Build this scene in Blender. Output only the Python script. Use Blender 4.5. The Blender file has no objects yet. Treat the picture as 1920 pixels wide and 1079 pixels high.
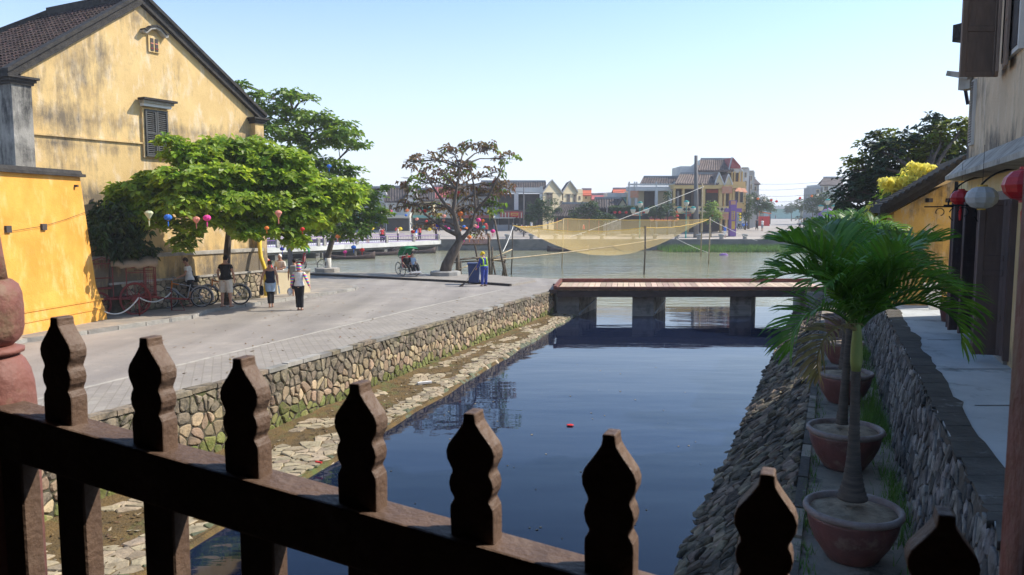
import bpy, math, random
from mathutils import Vector, Matrix, noise
V = Vector
random.seed(11)
R = random.random
def U(a, b): return a + (b - a) * random.random()
scene = bpy.context.scene
col = scene.collection

# ------------------------------------------------------------------ camera
HC = 3.4                      # metres above the street
FP, CXP, CYP = 1464.0, 960.0, 539.5
PITCH = math.atan(139.5 / FP)
CAM = V((0, 0, HC))
cd = bpy.data.cameras.new('camera')
cd.sensor_width = 36.0; cd.lens = FP / 1920 * 36.0
cd.clip_start = 0.05; cd.clip_end = 6000
cd.dof.use_dof = True; cd.dof.focus_distance = 32.0; cd.dof.aperture_fstop = 11.0
cam = bpy.data.objects.new('camera', cd); col.objects.link(cam)
cam.location = CAM; cam.rotation_euler = (math.pi / 2 - PITCH, 0, 0)
scene.camera = cam

# ------------------------------------------------------------------ sky, sun, exposure
SUN_EL, SUN_AZ = 43.0, 75.0   # azimuth clockwise from +Y
w = bpy.data.worlds.new('World'); scene.world = w; w.use_nodes = True
wn = w.node_tree; bg = wn.nodes['Background']
sky = wn.nodes.new('ShaderNodeTexSky'); sky.sky_type = 'NISHITA'; sky.sun_disc = False
sky.sun_elevation = math.radians(SUN_EL); sky.sun_rotation = math.radians(SUN_AZ)
sky.air_density = 1.1; sky.dust_density = 0.6; sky.ozone_density = 5.0; sky.altitude = 5
# humid air: the blue washes out to white towards the horizon all the way round
tcw = wn.nodes.new('ShaderNodeTexCoord'); sxw = wn.nodes.new('ShaderNodeSeparateXYZ'); wn.links.new(tcw.outputs['Generated'], sxw.inputs[0])
mrw = wn.nodes.new('ShaderNodeMapRange'); mrw.interpolation_type = 'SMOOTHSTEP'; mrw.inputs[1].default_value = -.02; mrw.inputs[2].default_value = .34; mrw.inputs[3].default_value = .80; mrw.inputs[4].default_value = .0
wn.links.new(sxw.outputs[2], mrw.inputs[0]); mxw = wn.nodes.new('ShaderNodeMix'); mxw.data_type = 'RGBA'; mxw.inputs[7].default_value = (4.2, 4.5, 5.4, 1)
wn.links.new(mrw.outputs[0], mxw.inputs[0]); wn.links.new(sky.outputs[0], mxw.inputs[6]); wn.links.new(mxw.outputs[2], bg.inputs[0]); bg.inputs[1].default_value = 0.15
sd = bpy.data.lights.new('sun', 'SUN'); sd.energy = 4.2; sd.angle = math.radians(0.55); sd.color = (1, .93, .82)
sun = bpy.data.objects.new('sun', sd); col.objects.link(sun)
SD = V((math.sin(math.radians(SUN_AZ)) * math.cos(math.radians(SUN_EL)), math.cos(math.radians(SUN_AZ)) * math.cos(math.radians(SUN_EL)), math.sin(math.radians(SUN_EL))))
sun.rotation_euler = SD.to_track_quat('Z', 'Y').to_euler()
vs = scene.view_settings; vs.view_transform = 'Standard'; vs.look = 'None'; vs.exposure = 0.66; vs.gamma = 1.0; vs.use_curve_mapping = False
scene.cycles.max_bounces = 8; scene.cycles.transparent_max_bounces = 12
scene.cycles.use_adaptive_sampling = True; scene.cycles.adaptive_threshold = 0.015

# ------------------------------------------------------------------ pixel -> place
_c, _s = math.cos(PITCH), math.sin(PITCH)
def ray(px, py):
    x = (px - CXP) / FP; u = -(py - CYP) / FP
    return V((x, _c + u * _s, -_s + u * _c))
def at(px, py, Y):
    d = ray(px, py); return CAM + d * (Y / d.y)
def gr(px, py, z=0.0):
    d = ray(px, py); return CAM + d * ((z - HC) / d.z)
def zs(Y): return .0145 * (34.3 - Y)        # the street falls gently towards the river
def st(px, py):
    p = gr(px, py, 0)
    for _ in range(6): p = gr(px, py, zs(p.y))
    return p
WATER = -1.12
BANK = .25
def wallx(Y): return -10.48 + .36 * Y        # top edge of the left canal wall
def wedge(Y): return 2.06 + .417 * (Y - 9.75)   # water edge of the right revetment
def padge(Y): return 3.95 + .413 * (Y - 10.4)   # left edge of the planter path
def rwall(Y): return 5.4 + .413 * (Y - 10.7)    # foot of the right stone wall
def walke(Y): return 5.68 + .413 * (Y - 10.7)   # canal side edge of the walkway
def facx(Y): return 7.95 + .413 * (Y - 12.7)    # facade of the right house

# ------------------------------------------------------------------ materials
MATS = {}
def nd(nt, t, **k):
    n = nt.nodes.new(t)
    for a, b in k.items(): setattr(n, a, b)
    return n
def mat(name, c1, c2=None, scale=4.0, rough=.8, bump=0.0, bscale=None, rnd=0.0, spec=.3, metal=0.0, stretch=(1, 1, 1), c3=None, s3=1.0, m3=(.5, .62), trans=0.0, detail=6.0, island=False, rough2=None, stretch3=(1,1,1)):
    """Noise-mixed principled material in object space; rnd = brightness spread between objects / islands."""
    m = bpy.data.materials.new(name); m.use_nodes = True; nt = m.node_tree; L = nt.links.new
    p = nt.nodes['Principled BSDF']; p.inputs['Roughness'].default_value = rough
    p.inputs['Specular IOR Level'].default_value = spec; p.inputs['Metallic'].default_value = metal
    tc = nd(nt, 'ShaderNodeTexCoord'); mp = nd(nt, 'ShaderNodeMapping'); mp.inputs['Scale'].default_value = stretch
    L(tc.outputs['Object'], mp.inputs[0])
    out = None
    c2 = c2 or tuple(v * .75 for v in c1)
    n1 = nd(nt, 'ShaderNodeTexNoise'); n1.inputs['Scale'].default_value = scale; n1.inputs['Detail'].default_value = detail; n1.inputs['Roughness'].default_value = .62
    L(mp.outputs[0], n1.inputs[0])
    r1 = nd(nt, 'ShaderNodeMapRange'); r1.inputs[1].default_value = .36; r1.inputs[2].default_value = .64; L(n1.outputs[0], r1.inputs[0])
    mx = nd(nt, 'ShaderNodeMix', data_type='RGBA'); mx.inputs[6].default_value = (*c1, 1); mx.inputs[7].default_value = (*c2, 1); L(r1.outputs[0], mx.inputs[0]); out = mx.outputs[2]
    if c3:
        n3 = nd(nt, 'ShaderNodeTexNoise'); n3.inputs['Scale'].default_value = s3; n3.inputs['Detail'].default_value = 8; n3.inputs['Roughness'].default_value = .68
        mp3 = nd(nt, 'ShaderNodeMapping'); mp3.inputs['Scale'].default_value = stretch3; mp3.inputs['Location'].default_value = (3.1, 7.7, 1.3)
        L(tc.outputs['Object'], mp3.inputs[0]); L(mp3.outputs[0], n3.inputs[0])
        r3 = nd(nt, 'ShaderNodeMapRange'); r3.inputs[1].default_value = m3[0]; r3.inputs[2].default_value = m3[1]; L(n3.outputs[0], r3.inputs[0])
        m3x = nd(nt, 'ShaderNodeMix', data_type='RGBA'); L(out, m3x.inputs[6]); m3x.inputs[7].default_value = (*c3, 1); L(r3.outputs[0], m3x.inputs[0]); out = m3x.outputs[2]
    if rnd:
        oi = nd(nt, 'ShaderNodeObjectInfo'); gi = nd(nt, 'ShaderNodeNewGeometry')
        ad = nd(nt, 'ShaderNodeMath', operation='ADD'); L(oi.outputs['Random'], ad.inputs[0]); L(gi.outputs['Random Per Island'], ad.inputs[1])
        fr = nd(nt, 'ShaderNodeMath', operation='FRACT'); L(ad.outputs[0], fr.inputs[0])
        mr = nd(nt, 'ShaderNodeMapRange'); mr.inputs[3].default_value = 1 - rnd; mr.inputs[4].default_value = 1 + rnd; L(fr.outputs[0], mr.inputs[0])
        hs = nd(nt, 'ShaderNodeHueSaturation'); L(out, hs.inputs['Color']); L(mr.outputs[0], hs.inputs['Value'])
        f2 = nd(nt, 'ShaderNodeMath', operation='MULTIPLY'); f2.inputs[1].default_value = 7.31; L(fr.outputs[0], f2.inputs[0])
        f3 = nd(nt, 'ShaderNodeMath', operation='FRACT'); L(f2.outputs[0], f3.inputs[0])
        m2 = nd(nt, 'ShaderNodeMapRange'); m2.inputs[3].default_value = .5 - rnd * .05; m2.inputs[4].default_value = .5 + rnd * .05; L(f3.outputs[0], m2.inputs[0]); L(m2.outputs[0], hs.inputs['Hue'])
        out = hs.outputs[0]
    L(out, p.inputs['Base Color'])
    if bump:
        nb = nd(nt, 'ShaderNodeTexNoise'); nb.inputs['Scale'].default_value = bscale or scale * 4; nb.inputs['Detail'].default_value = 6
        L(mp.outputs[0], nb.inputs[0]); b = nd(nt, 'ShaderNodeBump'); b.inputs['Strength'].default_value = bump; b.inputs['Distance'].default_value = .03
        L(nb.outputs[0], b.inputs['Height']); L(b.outputs[0], p.inputs['Normal'])
    if trans:
        tr = nd(nt, 'ShaderNodeBsdfTranslucent'); ms = nd(nt, 'ShaderNodeMixShader'); ms.inputs[0].default_value = trans
        hs2 = nd(nt, 'ShaderNodeHueSaturation'); hs2.inputs['Value'].default_value = 1.5; hs2.inputs['Hue'].default_value = .49; L(out, hs2.inputs['Color']); L(hs2.outputs[0], tr.inputs[0])
        o = nt.nodes['Material Output']; L(p.outputs[0], ms.inputs[1]); L(tr.outputs[0], ms.inputs[2]); L(ms.outputs[0], o.inputs[0])
    MATS[name] = m; return m
def plain(name, c, rough=.6, metal=0, var=.82, scale=12, bump=.05, rnd=0, spec=.3, trans=0):
    return mat(name, c, tuple(v * var for v in c), scale, rough, bump, None, rnd, spec, metal, trans=trans)

def plaster(name, c1, c2, c3, mould, mscale=.5, m=(.5, .66), low=None):
    """old lime plaster: broad tone patches, fine scratches, grey-black mould in vertical streaks and blooms, optional damp band of its own"""
    mm = mat(name, c1, c2, 1.3, .9, .35, 22, c3=c3, s3=3.0, m3=(.52, .7), stretch3=(1, 1, .35))
    nt = mm.node_tree; L = nt.links.new; p = nt.nodes['Principled BSDF']; src = p.inputs['Base Color'].links[0].from_socket
    tc = nd(nt, 'ShaderNodeTexCoord'); mp = nd(nt, 'ShaderNodeMapping'); mp.inputs['Scale'].default_value = (1.2, 1.2, .22); L(tc.outputs['Object'], mp.inputs[0])
    a = nd(nt, 'ShaderNodeTexNoise'); a.inputs['Scale'].default_value = 3.4; a.inputs['Detail'].default_value = 9; a.inputs['Roughness'].default_value = .75; L(mp.outputs[0], a.inputs[0])
    b = nd(nt, 'ShaderNodeTexNoise'); b.inputs['Scale'].default_value = mscale; b.inputs['Detail'].default_value = 7; b.inputs['Roughness'].default_value = .7; L(tc.outputs['Object'], b.inputs[0])
    s = nd(nt, 'ShaderNodeMath', operation='MULTIPLY_ADD'); s.inputs[1].default_value = .45; L(a.outputs[0], s.inputs[0])
    t = nd(nt, 'ShaderNodeMath', operation='MULTIPLY'); t.inputs[1].default_value = .6; L(b.outputs[0], t.inputs[0]); L(t.outputs[0], s.inputs[2])
    last = s.outputs[0]
    if low:                                  # (z centre, half height, gain): mould collects in this band
        sx = nd(nt, 'ShaderNodeSeparateXYZ'); L(tc.outputs['Object'], sx.inputs[0])
        for zc, hh, g in low:
            d = nd(nt, 'ShaderNodeMath', operation='SUBTRACT'); L(sx.outputs[2], d.inputs[0]); d.inputs[1].default_value = zc
            ab = nd(nt, 'ShaderNodeMath', operation='ABSOLUTE'); L(d.outputs[0], ab.inputs[0])
            r = nd(nt, 'ShaderNodeMapRange'); r.inputs[1].default_value = 0; r.inputs[2].default_value = hh; r.inputs[3].default_value = g; r.inputs[4].default_value = 0; L(ab.outputs[0], r.inputs[0])
            q = nd(nt, 'ShaderNodeMath', operation='ADD'); L(last, q.inputs[0]); L(r.outputs[0], q.inputs[1]); last = q.outputs[0]
    r = nd(nt, 'ShaderNodeMapRange'); r.inputs[1].default_value = m[0]; r.inputs[2].default_value = m[1]; r.inputs[4].default_value = .92; L(last, r.inputs[0])
    x = nd(nt, 'ShaderNodeMix', data_type='RGBA'); L(src, x.inputs[6]); x.inputs[7].default_value = (*mould, 1); L(r.outputs[0], x.inputs[0]); L(x.outputs[2], p.inputs['Base Color'])
    return mm

# ------------------------------------------------------------------ mesh builder
class MB:
    def __init__(s): s.v = []; s.f = []; s.m = []; s.M = None; s.mi = 0
    def add(s, vs, fs):
        n = len(s.v)
        if s.M is not None: vs = [s.M @ V(p) for p in vs]
        s.v.extend([tuple(p) for p in vs]); s.f.extend([tuple(i + n for i in f) for f in fs]); s.m.extend([s.mi] * len(fs)); return s
    def box(s, c, d, rz=0.0, rx=0.0, ry=0.0):
        M = Matrix.Translation(c) @ Matrix.Rotation(rz, 4, 'Z') @ Matrix.Rotation(ry, 4, 'Y') @ Matrix.Rotation(rx, 4, 'X')
        x, y, z = d[0] / 2, d[1] / 2, d[2] / 2
        vs = [M @ V((i, j, k)) for i in (-x, x) for j in (-y, y) for k in (-z, z)]
        return s.add(vs, [(0, 1, 3, 2), (4, 6, 7, 5), (0, 4, 5, 1), (2, 3, 7, 6), (0, 2, 6, 4), (1, 5, 7, 3)])
    def quad(s, a, b, c, d): return s.add([a, b, c, d], [(0, 1, 2, 3)])
    def frame(s, d):
        d = V(d).normalized(); a = V((0, 0, 1)) if abs(d.z) < .95 else V((1, 0, 0)); u = d.cross(a).normalized(); return u, u.cross(d).normalized()
    def bar(s, p, q, w, h=None):
        """rectangular bar, w sideways, h upwards"""
        h = h or w; p, q = V(p), V(q); u, n = s.frame(q - p)
        vs = [e + u * (a * w / 2) + n * (b * h / 2) for e in (p, q) for a, b in ((-1, -1), (1, -1), (1, 1), (-1, 1))]
        return s.add(vs, [(3, 2, 1, 0), (4, 5, 6, 7), (0, 1, 5, 4), (1, 2, 6, 5), (2, 3, 7, 6), (3, 0, 4, 7)])
    def tube(s, pts, rs, n=8, cap=True, sq=None):
        pts = [V(p) for p in pts]; rs = rs if isinstance(rs, (list, tuple)) else [rs] * len(pts)
        vs = []; fs = []; u = None
        for i, p in enumerate(pts):
            d = (pts[min(i + 1, len(pts) - 1)] - pts[max(i - 1, 0)])
            if d.length < 1e-9: d = V((0, 0, 1))
            d.normalize()
            if u is None: u, _ = s.frame(d)
            u = (u - d * u.dot(d)).normalized(); w_ = d.cross(u)
            r = rs[i]; ra, rb = r if isinstance(r, tuple) else (r, r)
            for k in range(n):
                a = 2 * math.pi * k / n; vs.append(p + u * (ra * math.cos(a)) + w_ * (rb * math.sin(a)))
        for i in range(len(pts) - 1):
            for k in range(n):
                a, b = i * n + k, i * n + (k + 1) % n; fs.append((a, b, b + n, a + n))
        if cap: fs.append(tuple(range(n - 1, -1, -1))); fs.append(tuple(range((len(pts) - 1) * n, len(pts) * n)))
        return s.add(vs, fs)
    def lathe(s, prof, n=24, c=(0, 0, 0), cap=True):
        c = V(c); vs = []; fs = []
        for r, z in prof:
            for k in range(n): a = 2 * math.pi * k / n; vs.append(c + V((r * math.cos(a), r * math.sin(a), z)))
        for i in range(len(prof) - 1):
            for k in range(n): a, b = i * n + k, i * n + (k + 1) % n; fs.append((a, b, b + n, a + n))
        if cap: fs.append(tuple(range(n - 1, -1, -1))); fs.append(tuple(range((len(prof) - 1) * n, len(prof) * n)))
        return s.add(vs, fs)
    def ell(s, c, r, n=12, m=8, M=None):
        c = V(c); r = r if isinstance(r, (tuple, list)) else (r, r, r); vs = []; fs = []
        for i in range(m + 1):
            t = math.pi * i / m
            for k in range(n):
                a = 2 * math.pi * k / n; p = V((r[0] * math.sin(t) * math.cos(a), r[1] * math.sin(t) * math.sin(a), r[2] * math.cos(t)))
                vs.append(c + (M @ p if M is not None else p))
        for i in range(m):
            for k in range(n): a, b = i * n + k, i * n + (k + 1) % n; fs.append((a, a + n, b + n, b))
        return s.add(vs, fs)
    def prism(s, poly, ext):
        """poly: list of 3D points, ext: extrusion vector"""
        n = len(poly); e = V(ext); vs = [V(p) for p in poly] + [V(p) + e for p in poly]
        fs = [tuple(range(n - 1, -1, -1)), tuple(range(n, 2 * n))] + [(i, (i + 1) % n, (i + 1) % n + n, i + n) for i in range(n)]
        return s.add(vs, fs)
    def torus(s, c, R_, r, axis=(0, 1, 0), n=28, k=6):
        u, w_ = s.frame(axis); c = V(c); pts = []
        ax = V(axis).normalized(); vs = []; fs = []
        for i in range(n):
            a = 2 * math.pi * i / n; d = u * math.cos(a) + w_ * math.sin(a)
            for j in range(k):
                b = 2 * math.pi * j / k; vs.append(c + d * (R_ + r * math.cos(b)) + ax * (r * math.sin(b)))
        for i in range(n):
            for j in range(k): fs.append((i * k + j, ((i + 1) % n) * k + j, ((i + 1) % n) * k + (j + 1) % k, i * k + (j + 1) % k))
        return s.add(vs, fs)
    def mesh(s, name, mats, smooth=False):
        me = bpy.data.meshes.new(name); me.from_pydata(s.v, [], s.f)
        for m in (mats if isinstance(mats, (list, tuple)) else [mats]): me.materials.append(MATS[m] if isinstance(m, str) else m)
        if any(s.m): me.polygons.foreach_set('material_index', s.m)
        if smooth: me.polygons.foreach_set('use_smooth', [True] * len(me.polygons))
        me.update(); return me
def wmat(o):
    M = Matrix.LocRotScale(o.location, o.rotation_euler, o.scale)
    return wmat(o.parent) @ o.matrix_parent_inverse @ M if o.parent else M
def setpar(o, p):
    if p is not None: o.parent = p; o.matrix_parent_inverse = wmat(p).inverted()
def props(o, label=None, cat=None, group=None, kind=None):
    if label: o['label'] = label
    if cat: o['category'] = cat
    if group: o['group'] = group
    if kind: o['kind'] = kind
    return o
def link(name, me, parent=None, **k):
    o = bpy.data.objects.new(name, me); col.objects.link(o); setpar(o, parent); return props(o, **k)
def obj(name, b, m, parent=None, smooth=False, **k): return link(name, b.mesh(name, m, smooth), parent, **k)
def thing(name, label, cat, loc=(0, 0, 0), group=None, rz=0.0):
    o = bpy.data.objects.new(name, None); col.objects.link(o); o.empty_display_size = .2
    o.location = loc; o.rotation_euler = (0, 0, rz); return props(o, label, cat, group)
KIDS = {}
def kids(o): return [c for c in ALLOF(o)]
def ALLOF(o): return list(o.children)
def copy_tree(o, label=None, loc=None, rz=None, scale=None, par=None, group=None):
    c = o.copy(); col.objects.link(c)
    if par is not None: c.parent = par
    for ch in o.children: copy_tree(ch, par=c)
    if label: c['label'] = label
    if group: c['group'] = group
    if loc is not None: c.location = loc
    if rz is not None: c.rotation_euler = (0, 0, rz)
    if scale is not None: c.scale = (scale, scale, scale) if not isinstance(scale, tuple) else scale
    return c
def bevel(o, wd=.01, seg=2):
    md = o.modifiers.new('bevel', 'BEVEL'); md.width = wd; md.segments = seg; md.limit_method = 'ANGLE'; return o

# ------------------------------------------------------------------ rubble: clipped voronoi cells
def cells(W, H, cw, ch, jit=.42, shear=0.0, off=0.5):
    nx, ny = max(2, round(W / cw)), max(1, round(H / ch)); cw, ch = W / nx, H / ny; P = {}
    for j in range(-1, ny + 1):
        for i in range(-1, nx + 1): P[i, j] = ((i + .5 + off * (j % 2) + U(-jit, jit)) * cw, (j + .5 + U(-jit, jit)) * ch)
    out = []
    for (i, j), p in P.items():
        if i < 0 or i >= nx or j < 0 or j >= ny: continue
        poly = [(max(0, p[0] - 2 * cw), max(0, p[1] - 2 * ch)), (min(W, p[0] + 2 * cw), max(0, p[1] - 2 * ch)), (min(W, p[0] + 2 * cw), min(H, p[1] + 2 * ch)), (max(0, p[0] - 2 * cw), min(H, p[1] + 2 * ch))]
        for dj in (-2, -1, 0, 1, 2):
            for di in (-2, -1, 0, 1, 2):
                q = P.get((i + di, j + dj))
                if q is None or (di == 0 and dj == 0): continue
                a, b = (q[0] - p[0]), (q[1] - p[1]); c = (a * (p[0] + q[0]) + b * (p[1] + q[1])) / 2; new = []
                for k in range(len(poly)):
                    A, B = poly[k], poly[(k + 1) % len(poly)]; fa, fb = a * A[0] + b * A[1] - c, a * B[0] + b * B[1] - c
                    if fa <= 0: new.append(A)
                    if fa * fb < 0: t = fa / (fa - fb); new.append((A[0] + t * (B[0] - A[0]), A[1] + t * (B[1] - A[1])))
                poly = new
                if len(poly) < 3: break
            if len(poly) < 3: break
        if len(poly) >= 3: out.append(((p[0], p[1]), poly))
    return out
def stone(poly, ctr, f, gap, h, chamfer=True, tilt=0.0):
    """f(u, v, height) -> world point; a stone with a chamfered outline, rounded shoulder, slightly domed uneven face"""
    cx = sum(p[0] for p in poly) / len(poly); cy = sum(p[1] for p in poly) / len(poly); pts = []
    n = len(poly)
    for k in range(n):
        A, B, C = poly[k - 1], poly[k], poly[(k + 1) % n]
        if chamfer: pts += [(B[0] * .76 + A[0] * .24, B[1] * .76 + A[1] * .24), (B[0] * .76 + C[0] * .24, B[1] * .76 + C[1] * .24)]
        else: pts.append(B)
    def shr(p, g):
        dx, dy = p[0] - cx, p[1] - cy; l = math.hypot(dx, dy) or 1; k = max(.15, 1 - g / l); return cx + dx * k, cy + dy * k
    b = MB(); n = len(pts); vs = []
    tx, ty = U(-tilt, tilt), U(-tilt, tilt)
    for g, hh in ((gap, -.02), (gap, h * .55), (gap + h * .55, h)):
        for p in pts:
            q = shr(p, g); hz = hh if hh < 0 else hh * U(.9, 1.08) + (q[0] - cx) * tx + (q[1] - cy) * ty; vs.append(f(q[0], q[1], hz))
    vs.append(f(cx, cy, h * U(1.0, 1.2)))
    fs = [(i + r * n, (i + 1) % n + r * n, (i + 1) % n + (r + 1) * n, i + (r + 1) * n) for r in (0, 1) for i in range(n)]
    fs += [(2 * n + i, 2 * n + (i + 1) % n, 3 * n) for i in range(n)]
    b.add(vs, fs); return b
def rubble(parent, name, W, H, cw, ch, f, m, gap=.012, h=.03, jit=.42, shear=0, limit=300, keep=None, hvar=.4, tilt=0.0, chamfer=True, mats=None):
    """stones as objects for the `limit` nearest to the camera, the rest joined"""
    L = []
    for c, poly in cells(W, H, cw, ch, jit):
        if shear: c = (c[0] + shear * (c[1] - H / 2), c[1]); poly = [(x + shear * (y - H / 2), y) for x, y in poly]
        if keep and not keep(c[0], c[1]): continue
        L.append((c, poly))
    L.sort(key=lambda t: (f(t[0][0], t[0][1], 0) - CAM).length)
    rest = MB()
    for k, (c, poly) in enumerate(L):
        hh = h * (1 + U(-hvar, hvar)); b = stone(poly, c, f, gap, hh, chamfer, tilt)
        mm = m if mats is None else mats(c[0], c[1], k)
        if k < limit: obj(name, b, mm, parent)
        elif isinstance(m, (list, tuple)):
            rest.mi = (m.index(mm) if mm in m else 0); rest.add(b.v, b.f)
        else: rest.add(b.v, b.f)
    if rest.v: obj(name + '_rest', rest, m, parent, kind='stuff')
# ------------------------------------------------------------------ palette
plaster('yellow_plaster', (.66, .47, .21), (.56, .385, .165), (.69, .56, .38), (.13, .11, .085), .42, (.53, .69), [(3.9, .6, .12), (1.3, 1.2, .15), (6.2, .55, .11), (5.45, .25, .07)])
plaster('bright_plaster', (.72, .37, .07), (.63, .29, .045), (.76, .46, .16), (.50, .31, .12), .5, (.60, .80), [(.35, .55, .12)])
plaster('shop_plaster', (.66, .52, .28), (.58, .45, .23), (.66, .56, .38), (.09, .085, .08), .5, (.56, .70), [(1.3, .6, .10)])
plaster('upper_plaster', (.66, .51, .34), (.56, .43, .29), (.68, .57, .43), (.07, .065, .06), .6, (.54, .68), [(4.35, .5, .14)])
plaster('leanto_plaster', (.58, .36, .10), (.50, .31, .10), (.46, .43, .38), (.07, .06, .05), .55, (.53, .66), [(2.2, .9, .08)])
plaster('grey_plaster', (.34, .32, .28), (.24, .23, .20), (.45, .43, .38), (.03, .03, .03), .6, (.48, .62))
mat('black_mortar', (.028, .026, .025), (.055, .05, .044), 5, .9, .5)
mat('cornice_stone', (.46, .43, .37), (.27, .25, .215), 2, .85, .3, c3=(.10, .095, .085), s3=2.2, m3=(.54, .70))
mat('asphalt', (.30, .27, .235), (.25, .225, .20), .55, .92, .25, 60, c3=(.36, .32, .27), s3=.9, m3=(.55, .75))
mat('pavers', (.32, .29, .25), (.26, .235, .205), 1.1, .9, .3, 30, c3=(.33, .30, .25), s3=3.0, m3=(.5, .7))
mat('sidewalk', (.30, .265, .22), (.22, .20, .17), 1.6, .92, .3, 25, c3=(.40, .33, .25), s3=1.2, m3=(.52, .7))
mat('concrete', (.34, .33, .30), (.24, .235, .22), 1.5, .85, .25, 20, c3=(.14, .135, .125), s3=1.2, m3=(.55, .72))
mat('walk_concrete', (.52, .54, .53), (.40, .42, .42), .9, .8, .25, 14, c3=(.20, .21, .20), s3=1.7, m3=(.56, .7))
mat('path_concrete', (.30, .26, .20), (.18, .155, .12), 1.7, .92, .5, 18, c3=(.09, .08, .055), s3=2.5, m3=(.54, .66))
mat('wall_cap', (.105, .092, .075), (.06, .053, .044), 2.2, .92, .6, 16, c3=(.22, .21, .19), s3=3.0, m3=(.6, .7))
mat('mortar', (.10, .085, .06), (.055, .048, .035), 4, .95, .6, c3=(.09, .10, .03), s3=1.2, m3=(.5, .7))
mat('rubble_tan', (.42, .31, .19), (.30, .23, .15), 5, .88, .5, 24, rnd=.38, c3=(.16, .13, .09), s3=7, m3=(.5, .72))
mat('rubble_dark', (.28, .225, .155), (.18, .15, .105), 5, .9, .6, 24, rnd=.3, c3=(.06, .055, .045), s3=6, m3=(.46, .66))
mat('rubble_moss', (.20, .20, .07), (.10, .12, .03), 6, .93, .6, 24, rnd=.35, c3=(.30, .22, .12), s3=5, m3=(.54, .7))
mat('ledge_stone', (.38, .31, .20), (.27, .22, .145), 5, .88, .5, 20, rnd=.22, c3=(.20, .16, .10), s3=5, m3=(.56, .72))
mat('ledge_moss', (.15, .095, .035), (.085, .06, .028), 4, .97, .9, 30, c3=(.10, .12, .035), s3=1.5, m3=(.54, .7))
mat('wet_stone', (.12, .13, .06), (.06, .065, .035), 5, .6, .5, 20, rnd=.2)
mat('revet_stone', (.235, .185, .125), (.10, .082, .058), 6, .9, .7, 22, rnd=.5, c3=(.045, .04, .03), s3=1.8, m3=(.46, .60))
mat('revet_gap', (.022, .02, .017), (.035, .03, .02), 6, .95, .6)
mat('slate_stone', (.20, .19, .175), (.09, .082, .072), 5, .85, .6, 20, rnd=.7, c3=(.05, .045, .04), s3=6, m3=(.5, .64))
mat('base_stone', (.36, .29, .19), (.24, .20, .14), 5, .9, .5, 22, rnd=.35, c3=(.12, .10, .07), s3=6, m3=(.52, .7))
mat('old_kerb', (.33, .31, .27), (.22, .21, .19), 3, .9, .4, 20, rnd=.2)
mat('dark_wood', (.020, .014, .011), (.012, .009, .008), 7, .62, .5, 30, stretch=(1, 1, .12), c3=(.04, .03, .025), s3=9, m3=(.58, .75), stretch3=(1, 1, .2))
mat('rail_wood', (.135, .085, .058), (.09, .056, .040), 6, .55, .25, 60, c3=(.20, .145, .11), s3=5, m3=(.5, .75))
mat('red_wood', (.25, .10, .08), (.19, .085, .07), 5, .6, .4, 22, c3=(.22, .16, .10), s3=7, m3=(.52, .7))
mat('deck_plank', (.56, .42, .31), (.44, .32, .23), 6, .8, .3, 24, rnd=.32)
mat('red_beam', (.22, .075, .05), (.13, .05, .035), 6, .75, .4, 24, rnd=.2)
mat('girder', (.045, .03, .025), (.075, .05, .04), 5, .8, .4)
mat('pier_board', (.30, .28, .25), (.19, .18, .165), 3, .85, .3, 20, stretch=(.3, .3, 3), c3=(.05, .05, .045), s3=1.6, m3=(.5, .68))
mat('pier_lit_side', (.55, .49, .39), (.32, .28, .22), 2.2, .85, .4, 20, c3=(.06, .055, .045), s3=2, m3=(.5, .66))  # sunlight on the right pier faces, put into the colour as a paler tone
mat('door_wood', (.14, .095, .085), (.09, .065, .06), 5, .55, .2, 20, stretch=(1, 1, .2), spec=.4)
mat('shutter_wood', (.26, .18, .13), (.19, .135, .10), 6, .6, .2, 20, stretch=(1, 1, .3))
mat('roof_tile', (.070, .042, .034), (.032, .025, .023), 4, .88, .5, 20, rnd=.4, c3=(.13, .07, .045), s3=2.4, m3=(.58, .7))
mat('glazed_pot', (.19, .075, .065), (.12, .055, .048), 3, .42, .3, 18, c3=(.28, .20, .16), s3=3, m3=(.56, .72), spec=.5)
mat('pot_rim', (.30, .26, .235), (.21, .15, .13), 5, .7, .4, 22)
mat('pot_soil', (.40, .31, .21), (.20, .15, .10), 7, .97, .9, 30)
mat('palm_trunk', (.125, .105, .085), (.07, .06, .05), 3, .85, .5, 20, stretch=(1, 1, 9))
mat('palm_shaft', (.30, .32, .09), (.20, .26, .07), 3, .5, .1, stretch=(1, 1, .4))
mat('palm_leaf', (.11, .25, .02), (.06, .165, .014), 5, .42, 0, trans=.42, spec=.5, rnd=.25)
mat('palm_leaf_dry', (.30, .24, .08), (.20, .13, .06), 5, .7, 0, trans=.2, rnd=.25)
mat('almond_leaf', (.31, .41, .035), (.15, .26, .02), 1.2, .45, 0, trans=.46, spec=.45, rnd=.32)
mat('almond_leaf_far', (.18, .28, .025), (.09, .17, .015), .8, .5, 0, trans=.42, spec=.4, rnd=.35)
mat('brown_leaf', (.21, .135, .07), (.17, .13, .06), .9, .7, 0, trans=.3, rnd=.45, c3=(.24, .09, .04), s3=1.5, m3=(.54, .62))
mat('dark_leaf', (.06, .11, .025), (.018, .036, .012), 1.2, .45, 0, trans=.2, spec=.5, rnd=.35)
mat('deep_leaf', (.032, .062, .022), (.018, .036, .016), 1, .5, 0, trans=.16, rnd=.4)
mat('sunny_leaf', (.16, .19, .018), (.09, .13, .015), 1, .5, 0, trans=.35, rnd=.35)  # paler leaves for the tree top, sunlight put into the colour
mat('yellow_bract', (.78, .72, .16), (.66, .62, .10), 3, .6, 0, trans=.4, rnd=.1)
mat('street_leaf', (.05, .10, .022), (.03, .065, .016), .8, .6, 0, trans=.25, rnd=.35)
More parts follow.
